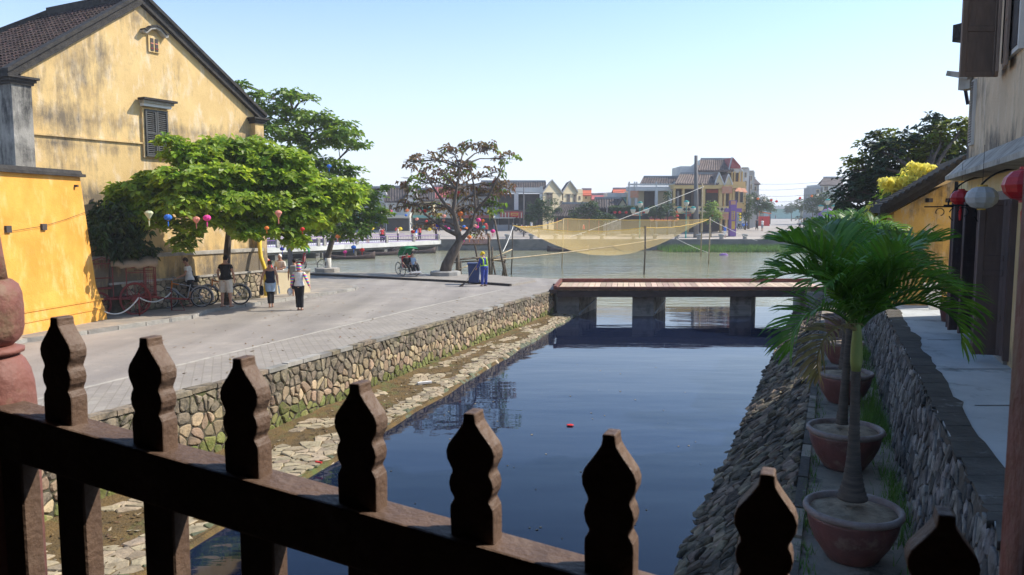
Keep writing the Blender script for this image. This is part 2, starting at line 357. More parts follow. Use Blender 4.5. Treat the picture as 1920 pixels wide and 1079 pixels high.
mat('grass_blade', (.11, .22, .03), (.07, .15, .025), .6, .6, 0, trans=.3, rnd=.3)
mat('bark', (.12, .095, .075), (.06, .05, .04), 6, .95, .7, 24, stretch=(1, 1, .4))
mat('white_bark', (.62, .60, .55), (.48, .46, .42), 5, .9, .4)
mat('far_paving', (.50, .44, .37), (.42, .37, .31), .3, .9, 0, c3=(.36, .32, .28), s3=.1)
mat('far_road', (.37, .33, .285), (.31, .28, .245), .12, .92, 0)
mat('far_ground', (.20, .19, .13), (.12, .13, .07), .02, .95, 0)
mat('quay_wall', (.21, .195, .17), (.13, .125, .11), .7, .9, .4, 6, stretch=(1, 1, 2.5), c3=(.07, .07, .06), s3=.6, m3=(.5, .66))
for n_, c_ in dict(black=(.012, .012, .013), white=(.78, .76, .72), navy=(.018, .022, .045), blue_cloth=(.035, .06, .30), cream=(.66, .60, .50), grey=(.28, .29, .30), light_blue=(.36, .48, .62),
                   skin=(.50, .28, .19), tan_skin=(.34, .18, .11), brown_hair=(.055, .03, .018), black_hair=(.012, .010, .009), red=(.62, .03, .03), pink=(.80, .06, .30), orange=(.80, .20, .04),
                   yellow=(.80, .58, .03), teal=(.02, .30, .26), green=(.02, .24, .09), blue=(.03, .16, .60), royal=(.03, .04, .42), salmon=(.72, .28, .20), pale_lantern=(.55, .58, .36), ivory=(.62, .58, .46),
                   purple=(.24, .12, .36), lime=(.45, .75, .05), steel=(.35, .35, .36), rubber=(.02, .02, .02), dark_red=(.20, .035, .03), canvas=(.34, .25, .16), rope=(.62, .60, .55), blue_bin=(.03, .055, .16),
                   yellow_pipe=(.72, .50, .05), gold=(.62, .40, .08), bike_orange=(.70, .22, .03), sandal=(.12, .07, .04), dust=(.12, .10, .08)).items():
    plain(n_, c_, .75 if n_ not in ('steel', 'blue_bin') else .35, 0)
mat('red_silk', (.50, .012, .016), (.38, .008, .012), 6, .42, .15, 40, stretch=(1, 1, 3), spec=.5, trans=.12)
mat('grey_silk', (.50, .50, .48), (.40, .40, .385), 6, .55, .15, 40, trans=.12)
mat('bamboo', (.46, .36, .22), (.30, .23, .13), 4, .7, .3); mat('dark_bamboo', (.13, .10, .07), (.07, .055, .04), 4, .8, .3)
mat('far_roof', (.105, .085, .075), (.06, .052, .05), 1.0, .9, .3, 8, c3=(.17, .13, .11), s3=3, m3=(.52, .7), rnd=.15)
mat('mid_roof', (.20, .155, .125), (.13, .10, .085), 1.0, .9, .3, 8, rnd=.2)
mat('orange_roof', (.55, .13, .06), (.45, .11, .06), .8, .85, .1); mat('pink_roof', (.44, .12, .11), (.34, .10, .10), .8, .85, .1)
mat('cream_wall', (.74, .62, .40), (.66, .55, .35), .5, .85, .1, c3=(.50, .42, .28), s3=.5, m3=(.58, .75)); mat('white_wall', (.66, .65, .60), (.54, .53, .50), .6, .85, .1, c3=(.36, .36, .34), s3=.6, m3=(.56, .75))
mat('gold_wall', (.66, .47, .20), (.58, .41, .17), .5, .85, .1); mat('grey_wall', (.38, .38, .37), (.28, .28, .275), .5, .85, .1); mat('teal_wall', (.20, .42, .38), (.16, .36, .33), .5, .85)
mat('dark_room', (.045, .042, .042), (.075, .062, .055), 1.5, .8); mat('far_shutter', (.16, .13, .10), (.11, .09, .075), 2, .8); mat('awning_red', (.42, .10, .07), (.33, .08, .06), 2, .85)  # dark_room: shade of openings and unlit interiors put in as near-black colour
mat('terracotta_sign', (.60, .22, .12), (.50, .30, .18), 3.5, .7); mat('pole_grey', (.17, .16, .155), (.12, .115, .11), 1, .9, stretch=(1, 1, .2))

# water: a still near-black creek with reflected sky blue put into its colour, a silty olive river beyond it, ruffled
def water_mat(name, c1, c2, rough, waves, spec=.5):
    m = bpy.data.materials.new(name); m.use_nodes = True; nt = m.node_tree; L = nt.links.new; p = nt.nodes['Principled BSDF']
    tc = nd(nt, 'ShaderNodeTexCoord')
    n = nd(nt, 'ShaderNodeTexNoise'); n.inputs['Scale'].default_value = .12; n.inputs['Detail'].default_value = 5; L(tc.outputs['Object'], n.inputs[0])
    r = nd(nt, 'ShaderNodeMapRange'); r.inputs[1].default_value = .4; r.inputs[2].default_value = .6; L(n.outputs[0], r.inputs[0])
    mx = nd(nt, 'ShaderNodeMix', data_type='RGBA'); mx.inputs[6].default_value = (*c1, 1); mx.inputs[7].default_value = (*c2, 1); L(r.outputs[0], mx.inputs[0]); L(mx.outputs[2], p.inputs['Base Color'])
    p.inputs['Roughness'].default_value = rough; p.inputs['IOR'].default_value = 1.33; p.inputs['Specular IOR Level'].default_value = spec
    last = None
    for sc, st_, ds, sx in waves:
        mp = nd(nt, 'ShaderNodeMapping'); mp.inputs['Scale'].default_value = (sx, 1, 1); mp.inputs['Rotation'].default_value = (0, 0, .12); L(tc.outputs['Object'], mp.inputs[0])
        q = nd(nt, 'ShaderNodeTexNoise'); q.inputs['Scale'].default_value = sc; q.inputs['Detail'].default_value = 3; L(mp.outputs[0], q.inputs[0])
        b = nd(nt, 'ShaderNodeBump'); b.inputs['Strength'].default_value = st_; b.inputs['Distance'].default_value = ds; L(q.outputs[0], b.inputs['Height'])
        if last: L(last.outputs[0], b.inputs['Normal'])
        last = b
    L(last.outputs[0], p.inputs['Normal']); MATS[name] = m
water_mat('creek_water', (.006, .012, .034), (.009, .014, .032), .02, [(.35, .12, .25, .4), (2.4, .09, .03, .3), (9, .06, .008, .4)])
water_mat('river_water', (.27, .255, .15), (.21, .215, .135), .12, [(.5, .35, .25, .35), (1.8, .7, .14, .35), (6, .4, .04, .5)])

m = MATS['pavers'].copy(); m.name = 'brick_pavers'; MATS['brick_pavers'] = m; nt = m.node_tree; L = nt.links.new; p = nt.nodes['Principled BSDF']; src = p.inputs['Base Color'].links[0].from_socket
tc = nd(nt, 'ShaderNodeTexCoord'); mp = nd(nt, 'ShaderNodeMapping'); mp.inputs['Rotation'].default_value = (0, 0, 1.22); L(tc.outputs['Object'], mp.inputs[0]); br = nd(nt, 'ShaderNodeTexBrick'); L(mp.outputs[0], br.inputs[0])
br.inputs['Scale'].default_value = 1.0; br.inputs['Brick Width'].default_value = .34; br.inputs['Row Height'].default_value = .17; br.inputs['Mortar Size'].default_value = .012; br.inputs['Color1'].default_value = (1, 1, 1, 1); br.inputs['Color2'].default_value = (.90, .89, .88, 1); br.inputs['Mortar'].default_value = (.80, .78, .75, 1)
mx = nd(nt, 'ShaderNodeMix', data_type='RGBA', blend_type='MULTIPLY'); mx.inputs[0].default_value = 1; L(src, mx.inputs[6]); L(br.outputs[0], mx.inputs[7]); L(mx.outputs[2], p.inputs['Base Color'])
# wheel-worn, patched road
m = MATS['asphalt']; nt = m.node_tree; L = nt.links.new; p = nt.nodes['Principled BSDF']; src = p.inputs['Base Color'].links[0].from_socket
tc = nd(nt, 'ShaderNodeTexCoord'); mp = nd(nt, 'ShaderNodeMapping'); mp.inputs['Rotation'].default_value = (0, 0, .345); mp.inputs['Scale'].default_value = (1.0, .07, 1); L(tc.outputs['Object'], mp.inputs[0])
n = nd(nt, 'ShaderNodeTexNoise'); n.inputs['Scale'].default_value = .9; n.inputs['Detail'].default_value = 7; L(mp.outputs[0], n.inputs[0]); r = nd(nt, 'ShaderNodeMapRange'); r.inputs[1].default_value = .35; r.inputs[2].default_value = .65; r.inputs[3].default_value = .80; r.inputs[4].default_value = 1.12; L(n.outputs[0], r.inputs[0])
n2 = nd(nt, 'ShaderNodeTexNoise'); n2.inputs['Scale'].default_value = 14; n2.inputs['Detail'].default_value = 4; L(tc.outputs['Object'], n2.inputs[0]); r2 = nd(nt, 'ShaderNodeMapRange'); r2.inputs[1].default_value = .62; r2.inputs[2].default_value = .72; r2.inputs[3].default_value = 1; r2.inputs[4].default_value = .72; L(n2.outputs[0], r2.inputs[0])
mu = nd(nt, 'ShaderNodeMath', operation='MULTIPLY'); L(r.outputs[0], mu.inputs[0]); L(r2.outputs[0], mu.inputs[1]); hs = nd(nt, 'ShaderNodeHueSaturation'); L(src, hs.inputs['Color']); L(mu.outputs[0], hs.inputs['Value']); L(hs.outputs[0], p.inputs['Base Color'])

# ------------------------------------------------------------------ ground, water
b = MB(); b.quad((-70, -8, WATER), (90, -8, WATER), (90, 37.6, WATER), (-70, 37.6, WATER)); obj('canal_water', b, 'creek_water', kind='structure')
b = MB(); b.quad((-160, 37.6, WATER), (160, 37.6, WATER), (160, 95.4, WATER), (-160, 95.4, WATER)); obj('river_water', b, 'river_water', kind='structure')
def P3(x, y, dz=0.0): return V((x, y, zs(y) + dz))
bank = [(wallx(2) , 2), (wallx(34.3), 34.3), (2.62, 41.6), (-.9, 43.8), (-8.1, 45.7), (-12, 46.6), (-70, 58), (-70, 2)]
b = MB(); b.prism([P3(x, y) for x, y in bank][::-1], (0, 0, -2.6)); obj('road', b, 'asphalt', kind='structure')
# paver strip between the pale line and the canal wall
ln = [st(*p) for p in ((210, 716), (500, 646), (778, 580), (945, 543))]
ln = [ln[0] + (ln[0] - ln[1]) * .8] + ln
b = MB(); pts = [(p.x, p.y) for p in ln]
for (x0, y0), (x1, y1) in zip(pts, pts[1:]):
    b.quad(P3(x0, y0, .004), P3(wallx(y0) - .1, y0, .004), P3(wallx(y1) - .1, y1, .004), P3(x1, y1, .004))
obj('promenade_paving', b, 'brick_pavers', kind='structure')
mat('line_paint', (.46, .42, .35), (.30, .28, .24), 5, .9, 0)
b = MB()
for (x0, y0), (x1, y1) in zip(pts, pts[1:]): b.quad(P3(x0 - .07, y0, .008), P3(x0 + .05, y0, .008), P3(x1 + .05, y1, .008), P3(x1 - .07, y1, .008))
obj('road_marking_line', b, 'line_paint', kind='structure')
# raised waterfront strip with its dark kerb
kl = [st(*p) for p in ((500, 511), (569, 515), (640, 519), (886, 531.5), (958, 537))]
far_edge = [(-.9, 43.7), (-8.1, 45.6), (-12, 46.5), (-16, 47.4)]
b = MB(); b.prism([P3(p.x, p.y, .085) for p in kl] + [P3(1.2, 39.5, .085)] + [P3(x, y, .085) for x, y in far_edge], (0, 0, -.2)); obj('waterfront_paving', b, 'brick_pavers', kind='structure')
kb = thing('waterfront_kerb', 'long dark kerb stepping up to the waterfront paving under the trees', 'kerb', (0, 40, 0))
mat('dark_kerb', (.06, .052, .045), (.035, .03, .028), 5, .9, .4, rnd=.3)
for A, B_ in zip(kl, kl[1:]):
    L_ = (B_ - A).length; n = max(1, round(L_ / 1.2))
    for i in range(n):
        p, q = A.lerp(B_, i / n), A.lerp(B_, (i + .985) / n); b = MB(); b.bar(P3(p.x, p.y - .05, .05), P3(q.x, q.y - .05, .05), .14, .12); obj('kerb_stone', b, 'dark_kerb', kb)
# house side pavement and its kerb
kp = [(-12.9, 10), (-12.55, 14)] + [tuple(st(*p).xy) for p in ((46, 642), (161, 627), (270, 611), (356, 598.5), (383, 587), (427, 580), (486, 572), (574, 559), (663, 545), (668, 541))]
kp = [kp[0], kp[1]] + [p for p in kp[2:]]
back = [tuple(st(*p).xy) for p in ((652, 536.5), (600, 529), (545, 524))] + [(-30, 37), (-30, 10)]
b = MB(); b.prism([P3(x, y, .10) for x, y in kp + back][::-1], (0, 0, -.3)); b.v = [tuple(v) for v in b.v]; obj('sidewalk', b, 'sidewalk', kind='structure')
kk = thing('sidewalk_kerb', 'weathered pale kerb stones along the pavement by the yellow house', 'kerb', (-9, 24, 0))
for A, B_ in zip(kp + back[:1], kp[1:] + back[:1]):
    A, B_ = P3(*A), P3(*B_); L_ = (B_ - A).length; n = max(1, round(L_ / .8))
    for i in range(n):
        p, q = A.lerp(B_, (i + .01) / n), A.lerp(B_, (i + .98) / n); b = MB(); b.bar(p + V((0, 0, .045 + U(-.008, .008))), q + V((0, 0, .045 + U(-.008, .008))), .18, .13); obj('kerb_stone', b, 'old_kerb', kk)

# ------------------------------------------------------------------ left canal wall
LW = 28.5; nW = V((.941, -.339, 0)); dW = V((-.339, -.941, 0))
def wf(u, v, h, H=1.3):
    Y = 34.25 - u * .941; top = zs(Y) - .07; z = -1.1 + v / H * (top + 1.1)
    return V((wallx(Y), Y, z)) + nW * h
cw = thing('canal_wall', 'rubble stone retaining wall of the canal below the street', 'wall', (-4, 18, -1))
b = MB(); a, c = 34.3, 34.25 - LW * .941
b.prism([V((wallx(a), a, zs(a) - .05)), V((wallx(a), a, -2)), V((wallx(a), a, -2)) - nW * .35, V((wallx(a), a, zs(a) - .05)) - nW * .35], (wallx(c) - wallx(a), c - a, 0))
b = MB()
def wp(Y, o, z): return V((wallx(Y), Y, z)) + nW * o
for Y0, Y1 in ((34.3, 20), (20, c)):
    b.quad(wp(Y0, .008, -2), wp(Y1, .008, -2), wp(Y1, .008, zs(Y1) - .005), wp(Y0, .008, zs(Y0) - .005))
obj('mortar_bed', b, 'mortar', cw)
tx = [noise.noise((i * .9, 3.3, 0)) for i in range(60)]
def wm(u, v, k):
    n = noise.noise((u * .35, v * 1.2, 5.0)) * .5
    if v < .36 + n * .55: return 'rubble_moss'
    if v > .86 + n * .4: return 'rubble_dark'
    return 'rubble_tan' if R() < .8 else 'rubble_dark'
rubble(cw, 'stone', LW, 1.3, .21, .23, wf, ['rubble_tan', 'rubble_dark', 'rubble_moss'], gap=.016, h=.034, jit=.6, mats=wm, tilt=.1)
Lc = LW; i = 0; u = 0.0
while u < LW - .3:           # flat capping stones, dark with age
    l = U(.35, .7); Y0, Y1 = 34.25 - u * .941, 34.25 - (u + l - .02) * .941
    b = MB(); t = U(-.01, .012)
    b.prism([P3(wallx(Y0), Y0, .012 + t) + nW * .045, P3(wallx(Y0), Y0, .012 + t) - nW * U(.10, .2), P3(wallx(Y1), Y1, .012 + t) - nW * U(.10, .2), P3(wallx(Y1), Y1, .012 + t) + nW * U(.03, .055)], (0, 0, -.085))
    obj('cap_stone', b, 'rubble_dark' if R() < .6 else 'old_kerb', cw); u += l
# end face under the footbridge and waterfront wall
b = MB(); b.quad(V((1.88, 34.32, -2)), V((2.63, 41.58, -2)), V((2.63, 41.58, zs(41.6) - .01)), V((1.88, 34.32, zs(34.3) - .01))); b.v = [(x + .012, y, z) for x, y, z in b.v]; obj('waterfront_wall', b, 'concrete', kind='structure')

# ------------------------------------------------------------------ left ledge: moss bed, broken paving, stone edge
def lx(Y): return -3.3 + .298 * (Y - 13.5) + .12 * noise.noise((Y * .6, 0, 0))
lg = thing('canal_ledge', 'sunlit stone ledge with brown moss at the foot of the canal wall', 'ledge', (-3, 18, -1.1))
b = MB(); n = 60
for i in range(n):
    Y0, Y1 = 7.5 + i * .452, 7.5 + (i + 1) * .452
    for k in range(6):
        def q(Y, k): t = k / 6; x = wallx(Y) + (lx(Y) - .1 - wallx(Y)) * t; return V((x, Y, -1.0 - .06 * t + .035 * noise.noise((x * 1.7, Y * 1.7, 0)) + (.05 if k == 0 else 0)))
        b.quad(q(Y0, k), q(Y0, k + 1), q(Y1, k + 1), q(Y1, k))
    b.quad(V((lx(Y0) - .1, Y0, -1.06)), V((lx(Y0) + .35, Y0, -1.5)), V((lx(Y1) + .35, Y1, -1.5)), V((lx(Y1) - .1, Y1, -1.06)))
obj('moss_bed', b, 'ledge_moss', lg, smooth=True)
def lf(u, v, h):
    Y = 7.8 + u; t = v / 2.2; x = wallx(Y) + (lx(Y) - wallx(Y)) * t
    z = -1.005 - .06 * t + h
    if t > .93: z -= (t - .93) * 1.6
    return V((x, Y, z))
def lk(u, v):
    t = v / 2.2; return t > .60 + .25 * noise.noise((u * .35, 1.0, v)) or (t > .12 and noise.noise((u * .9, v * 1.4, 9.0)) > .12)
def lm(u, v, k): return 'wet_stone' if v / 2.2 > .93 else ('ledge_stone' if R() < .85 else 'base_stone')
rubble(lg, 'paving_stone', 26.4, 2.2, .25, .19, lf, ['ledge_stone', 'wet_stone', 'base_stone'], gap=.009, h=.022, keep=lk, mats=lm, hvar=.6, tilt=.12, chamfer=False, jit=.48)

b = MB(); rs = random.Random(8)
for i in range(1500):
    u = 26 * rs.random() ** 1.3; v = rs.uniform(.1, 2.0); c = lf(26 - u if False else 26.2 - (26.2 - u) * 1.0, v, .012); a = rs.uniform(0, 6.28); l = rs.uniform(.02, .06); d = V((math.cos(a), math.sin(a), rs.uniform(-.3, .3))) * l; s_ = V((-d.y, d.x, rs.uniform(0, .02))) * rs.uniform(.3, .7)
    b.mi = rs.randrange(3); b.add([c - d, c + s_, c + d + V((0, 0, .02)), c - s_], [(0, 1, 2, 3)])
obj('ledge_litter', b, ['ledge_stone', 'ledge_moss', 'brown_leaf'], lg, kind='stuff')

# ------------------------------------------------------------------ right revetment, planter path, stone wall, walkway
def rf(u, v, h):
    Y = 5.2 + u; t = v / 2.0; x = wedge(Y) + (padge(Y) - wedge(Y)) * t + .10 * noise.noise((Y * .8, 4, 0)) * (1 - t)
    z = -1.2 + (1.06) * min(1, t * 1.02)
    return V((x, Y, z)) + V((-.46, .12, .87)) * h
rv = thing('rock_revetment', 'dark rough stone bank sloping from the planter path to the water', 'embankment', (6, 15, -1))
b = MB()
for i in range(46):
    Y0, Y1 = 5.2 + i * .66, 5.2 + (i + 1) * .66
    b.quad(V((wedge(Y0) - .5, Y0, -1.55)), V((padge(Y0), Y0, -.145)), V((padge(Y1), Y1, -.145)), V((wedge(Y1) - .5, Y1, -1.55)))
obj('rubble_bed', b, 'revet_gap', rv)
rubble(rv, 'rock', 30, 2.0, .20, .185, rf, 'revet_stone', gap=.006, h=.034, jit=.55, hvar=.9, tilt=.22, chamfer=False)
b = MB(); b.prism([(padge(2), 2, -.1), (rwall(2) + .3, 2, -.1), (rwall(37) + .3, 37, -.1), (padge(37), 37, -.1)], (0, 0, -1.8)); obj('planter_path', b, 'path_concrete', kind='structure')
pe = thing('path_edging', 'low broken concrete edging between the path and the rock bank', 'kerb', (7, 18, 0))
Y = 5.5
while Y < 34:
    l = U(.5, 1.1); b = MB(); b.bar((padge(Y) + .05, Y, -.085 + U(-.012, .012)), (padge(Y + l - .03) + .05, Y + l - .03, -.085 + U(-.012, .012)), .12, .07); obj('edging_block', b, 'path_concrete' if R() < .6 else 'wall_cap', pe); Y += l
sw = thing('stone_wall', 'leaning slate stone retaining wall below the shop walkway', 'wall', (6, 12, 0))
def sf(u, v, h):
    Y = 4.2 + u; t = v / 1.2; return V((rwall(Y) + (walke(Y) - rwall(Y)) * t, Y, -.12 + 1.2 * t)) + V((-.90, .37, .22)) * h
b = MB()
for Y0, Y1 in ((2, 12), (12, 22), (22, 37)): b.quad(V((rwall(Y0), Y0, -.2)), V((walke(Y0), Y0, 1.08)), V((walke(Y1), Y1, 1.08)), V((rwall(Y1), Y1, -.2)))
obj('mortar_bed', b, 'wall_cap', sw)
rubble(sw, 'stone', 19, 1.2, .10, .25, sf, 'slate_stone', gap=.014, h=.018, jit=.75, shear=.5, hvar=.7, tilt=.10, chamfer=False)
Y = 4.2
while Y < 24:
    l = U(.14, .40); b = MB(); Y1 = Y + l - .008; e0, e1 = U(-.03, .04), U(-.03, .04); iw0, iw1 = [.33 + .16 * noise.noise((y_ * .8, 0, 0)) + .06 * noise.noise((y_ * 4, 3, 0)) for y_ in (Y, Y1)]; t = U(0, .004)
    b.prism([(walke(Y) - e0, Y, 1.10 + t), (walke(Y) + iw0, Y, 1.10 + t), (walke(Y1) + iw1, Y1, 1.10 + t), (walke(Y1) - e1, Y1, 1.10 + t)], (0, 0, -.07)); obj('cap_stone', b, 'wall_cap', sw); Y += l
b = MB(); b.prism([(walke(2) + .02, 2, 1.095), (40, 2, 1.095), (48, 37.5, 1.095), (walke(37.5) + .02, 37.5, 1.095)], (0, 0, -3)); obj('walkway', b, 'walk_concrete', kind='structure')
b = MB()
for Y in (9.2, 11.4, 14.1, 16.6): b.quad((walke(Y) + .5, Y, 1.1), (facx(Y) - .02, Y, 1.1), (facx(Y + .025) - .02, Y + .025, 1.1), (walke(Y + .025) + .5, Y + .025, 1.1))
obj('walkway_joint_lines', b, 'black_mortar', kind='structure')
# abutment at the right end of the footbridge
b = MB(); b.prism([(12.7, 33.4, -1.6), (19, 33.4, -1.6), (20, 38.4, -1.6), (13.9, 38.4, -1.6)], (0, 0, 1.62)); ab = obj('bridge_abutment', b, 'concrete', label='grey concrete abutment holding the right end of the footbridge', cat='abutment')

# ------------------------------------------------------------------ footbridge
fb = thing('footbridge', 'low timber footbridge on concrete piers across the canal mouth', 'footbridge', (7, 35.5, 0))
x = 1.95
while x < 13.6:
    wd = .262; b = MB(); sk = .22 * max(0, 1 - (x - 1.95) / 3); b.prism([(x, 33.75, .10 + U(-.006, .006)), (x + wd - .022, 33.75, .10), (x + wd - .022 + .5, 37.2, .10), (x + .5, 37.2, .10)], (0, 0, -.05)); obj('plank', b, 'deck_plank', fb); x += wd
for Y, h in ((33.68, .11), (37.25, .17)):
    xs = [1.85 + (.45 if Y > 35 else 0) + i * 2.4 for i in range(6)]
    for xa, xb in zip(xs, xs[1:]): b = MB(); b.bar((xa, Y, .13 + h / 2 - .02), (xb - .015, Y, .13 + h / 2 - .02), .16, h); obj('kerb_beam', b, 'red_beam', fb)
b = MB(); b.bar((1.86, 33.6, .19), (2.35, 37.3, .2), .14, .14); obj('end_beam', b, 'red_beam', fb)
b = MB(); b.bar((1.6, 33.62, .03), (1.95, 33.62, .03), .2, .16); obj('beam_end', b, 'girder', fb)
for Y in (33.74, 35.4, 37.1): b = MB(); b.bar((1.95, Y, -.09), (13.6, Y, -.09), .16, .27); obj('girder', b, 'girder', fb)
for x0, wd in ((1.98, .98), (5.30, .95), (9.60, .95)):
    b = MB(); q = [(x0, 34.2), (x0 + wd, 34.2), (x0 + wd + 1.1, 37.1), (x0 + 1.1, 37.1)]
    b.prism([(a_, c_, -2.2) for a_, c_ in q], (0, 0, 1.96)); b.m = [0, 0, 0, 1, 0, 0]; pr = obj('pier', b, ['pier_board', 'pier_lit_side'], fb)  # only the right face gets the painted sunlit tone
    bevel(pr, .02)
b = MB(); b.tube([(2.95, 34.1, -1.02), (3.9, 36, -.55)], .035, 6); b.tube([(6.28, 34.1, -1.0), (7.1, 36, -.6)], .035, 6); obj('brace_pipe', b, 'steel', fb)

# ------------------------------------------------------------------ far bank
FY = 95.0
b = MB(); b.prism([(-160, FY, -1.6), (150, FY, -1.6), (150, FY + .6, -1.6), (-160, FY + .6, -1.6)], (0, 0, 1.83)); obj('quay_wall', b, 'quay_wall', label='long grey stone quay wall along the far bank of the river', cat='quay wall')
b = MB(); b.quad((-300, FY + .5, BANK), (300, FY + .5, BANK), (300, FY + 7, BANK), (-300, FY + 7, BANK)); obj('quay_pavement', b, 'far_paving', kind='structure')
def GZ(Y): return BANK + .75 * max(0, min(1, (Y - 102) / 9))      # the town ground climbs behind the quay
def fg(px, py):
    p = gr(px, py, BANK)
    for _ in range(12): p = p.lerp(gr(px, py, GZ(p.y)), .6)
    return V((p.x, p.y, GZ(p.y)))
b = MB()
for Y0, Y1 in ((FY + 7, 102), (102, 111), (111, 116)): b.quad((-300, Y0, GZ(Y0) - .004), (300, Y0, GZ(Y0) - .004), (300, Y1, GZ(Y1) - .004), (-300, Y1, GZ(Y1) - .004))
b.quad((30, 116, GZ(116) - .004), (47, 116, GZ(116) - .004), (130, 345, GZ(116) - .004), (98, 345, GZ(116) - .004)); obj('far_road', b, 'far_road', kind='structure')
b = MB()
for Y0, Y1 in ((95.8, 102), (102, 111), (111, 5000)): b.quad((-4000, Y0, GZ(Y0) - .05), (4000, Y0, GZ(Y0) - .05), (4000, Y1, GZ(Y1) - .05), (-4000, Y1, GZ(Y1) - .05)); obj('ground', b, 'far_ground', kind='structure')
b = MB(); b.lathe([(.30, 0), (.26, .08), (.24, .25), (.36, .40), (.40, .50), (.34, .58)], 14)
me = b.mesh('bollard', 'concrete', True); nb = 0
_bp = (952, 996, 1040, 1083, 1125, 1183, 1222, 1262, 1303, 1344, 1387, 1432, 1478, 1522)
_bw = ['left corner of the net, first from the left', 'the motorbikes, second from the left', 'the low dark house, third from the left', 'the twin gabled house', 'the leafy quay tree', 'the first triple street lamp', 'the white loggia building', 'the second triple street lamp', 'the tall grey mast', 'the woman in the blue top', 'the purple gate pillar', 'the left kerb of the far street', 'the middle of the far street', 'the right kerb of the far street']
BN = {p: 'stone bollard on the far quay by ' + w_ for p, w_ in zip(_bp, _bw)}
px = 900
for px in (952, 996, 1040, 1083, 1125, 1183, 1222, 1262, 1303, 1344, 1387, 1432, 1478, 1522):
    p = gr(px, 447.2, BANK); o = link('bollard', me, label=BN[px], cat='bollard', group='mooring bollards along the far quay'); o.location = (p.x, FY + 1.1, BANK)
# reeds below the quay
b = MB()
for i in range(9000):
    x, y = U(17.5, 38), FY - .1 - 4.6 * R() ** 1.4
    if x < 20 and R() > (x - 17.5) / 2.5: continue
    h = U(.4, .85) * (1 - .45 * (FY - y) / 4.7); a = U(0, math.pi); dx, dy = math.cos(a) * .05, math.sin(a) * .05; l = U(-.15, .15)
    b.add([(x - dx, y - dy, WATER - .02), (x + dx, y + dy, WATER - .02), (x + l, y, WATER + h + .15)], [(0, 1, 2)])
obj('river_grass', b, 'grass_blade', label='strip of green grass at the waterline below the far quay', kind='stuff')
b = MB(); b.prism([(17, FY + .05, -1.5), (38.5, FY + .05, -1.5), (38, FY - 4.6, -1.5), (18.5, FY - 4.2, -1.5)], (0, 0, .43)); obj('mud_bank', b, 'ledge_moss', kind='structure')

# ------------------------------------------------------------------ humid air over the river
m = bpy.data.materials.new('haze'); m.use_nodes = True; nt = m.node_tree; nt.nodes.remove(nt.nodes['Principled BSDF']); pv = nd(nt, 'ShaderNodeVolumePrincipled'); pv.inputs['Color'].default_value = (.93, .95, 1, 1); pv.inputs['Density'].default_value = .0008; pv.inputs['Anisotropy'].default_value = .2
nt.links.new(pv.outputs[0], nt.nodes['Material Output'].inputs['Volume']); MATS['haze'] = m
b = MB(); b.box((0, 1500, 6.2), (8400, 8400, 18.4)); hz_ = obj('haze', b, 'haze', kind='stuff', label='thin humid haze over the river and the far bank')
# ================================================================== covered bridge round the camera
UR = V((.26167, -.10043, -.03195)); PK0 = V((-1.1065, 1.9, HC - .512)); rd = UR.normalized(); rn = V((-rd.y, rd.x, 0)).normalized() * -1   # rn points back to the camera
if rn.y > 0: rn = -rn
cb = thing('covered_bridge', 'dark timber covered bridge the photograph is taken from', 'bridge', (0, 0, 2))
o_ = V((0, 1.55, 0)); fl = HC - 1.55
def bp(along, back, z): return o_ + V((rd.x, rd.y, 0)).normalized() * along + rn * back + V((0, 0, z))
b = MB(); b.prism([bp(-9, -.12, fl), bp(9, -.12, fl), bp(9, 2.6, fl), bp(-9, 2.6, fl)], (0, 0, -.25)); obj('floor', b, 'dark_wood', cb)
b = MB(); b.prism([bp(-9, -.7, fl + 2.75), bp(9, -.7, fl + 2.75), bp(9, 1.0, fl + 3.5), bp(-9, 1.0, fl + 3.5)], (0, 0, .12)); b.prism([bp(-9, 1.0, fl + 3.5), bp(9, 1.0, fl + 3.5), bp(9, 2.9, fl + 2.7), bp(-9, 2.9, fl + 2.7)], (0, 0, .12)); obj('roof', b, 'dark_wood', cb)
b = MB(); b.prism([bp(-9, .25, fl + 2.35), bp(9, .25, fl + 2.35), bp(9, 2.5, fl + 2.35), bp(-9, 2.5, fl + 2.35)], (0, 0, .06)); obj('shade_ceiling', b, 'dark_wood', cb)  # unseen, added low overhead to keep the railing front dark
b = MB(); b.prism([bp(-9, 2.5, fl), bp(9, 2.5, fl), bp(9, 2.6, fl), bp(-9, 2.6, fl)], (0, 0, 3)); obj('back_wall', b, 'dark_wood', cb)  # unseen, set close behind the camera to block light from the back
for e in (-5, 5): b = MB(); b.prism([bp(e, .12, fl), bp(e + .1, .12, fl), bp(e + .1, 2.5, fl), bp(e, 2.5, fl)], (0, 0, 2.4)); obj('shade_end_wall', b, 'dark_wood', cb)  # unseen, added to shut out sky light at both ends
b = MB(); b.bar(bp(-9, 0, fl - .5), bp(9, 0, fl - .5), .3, .5); obj('stringer', b, 'dark_wood', cb)

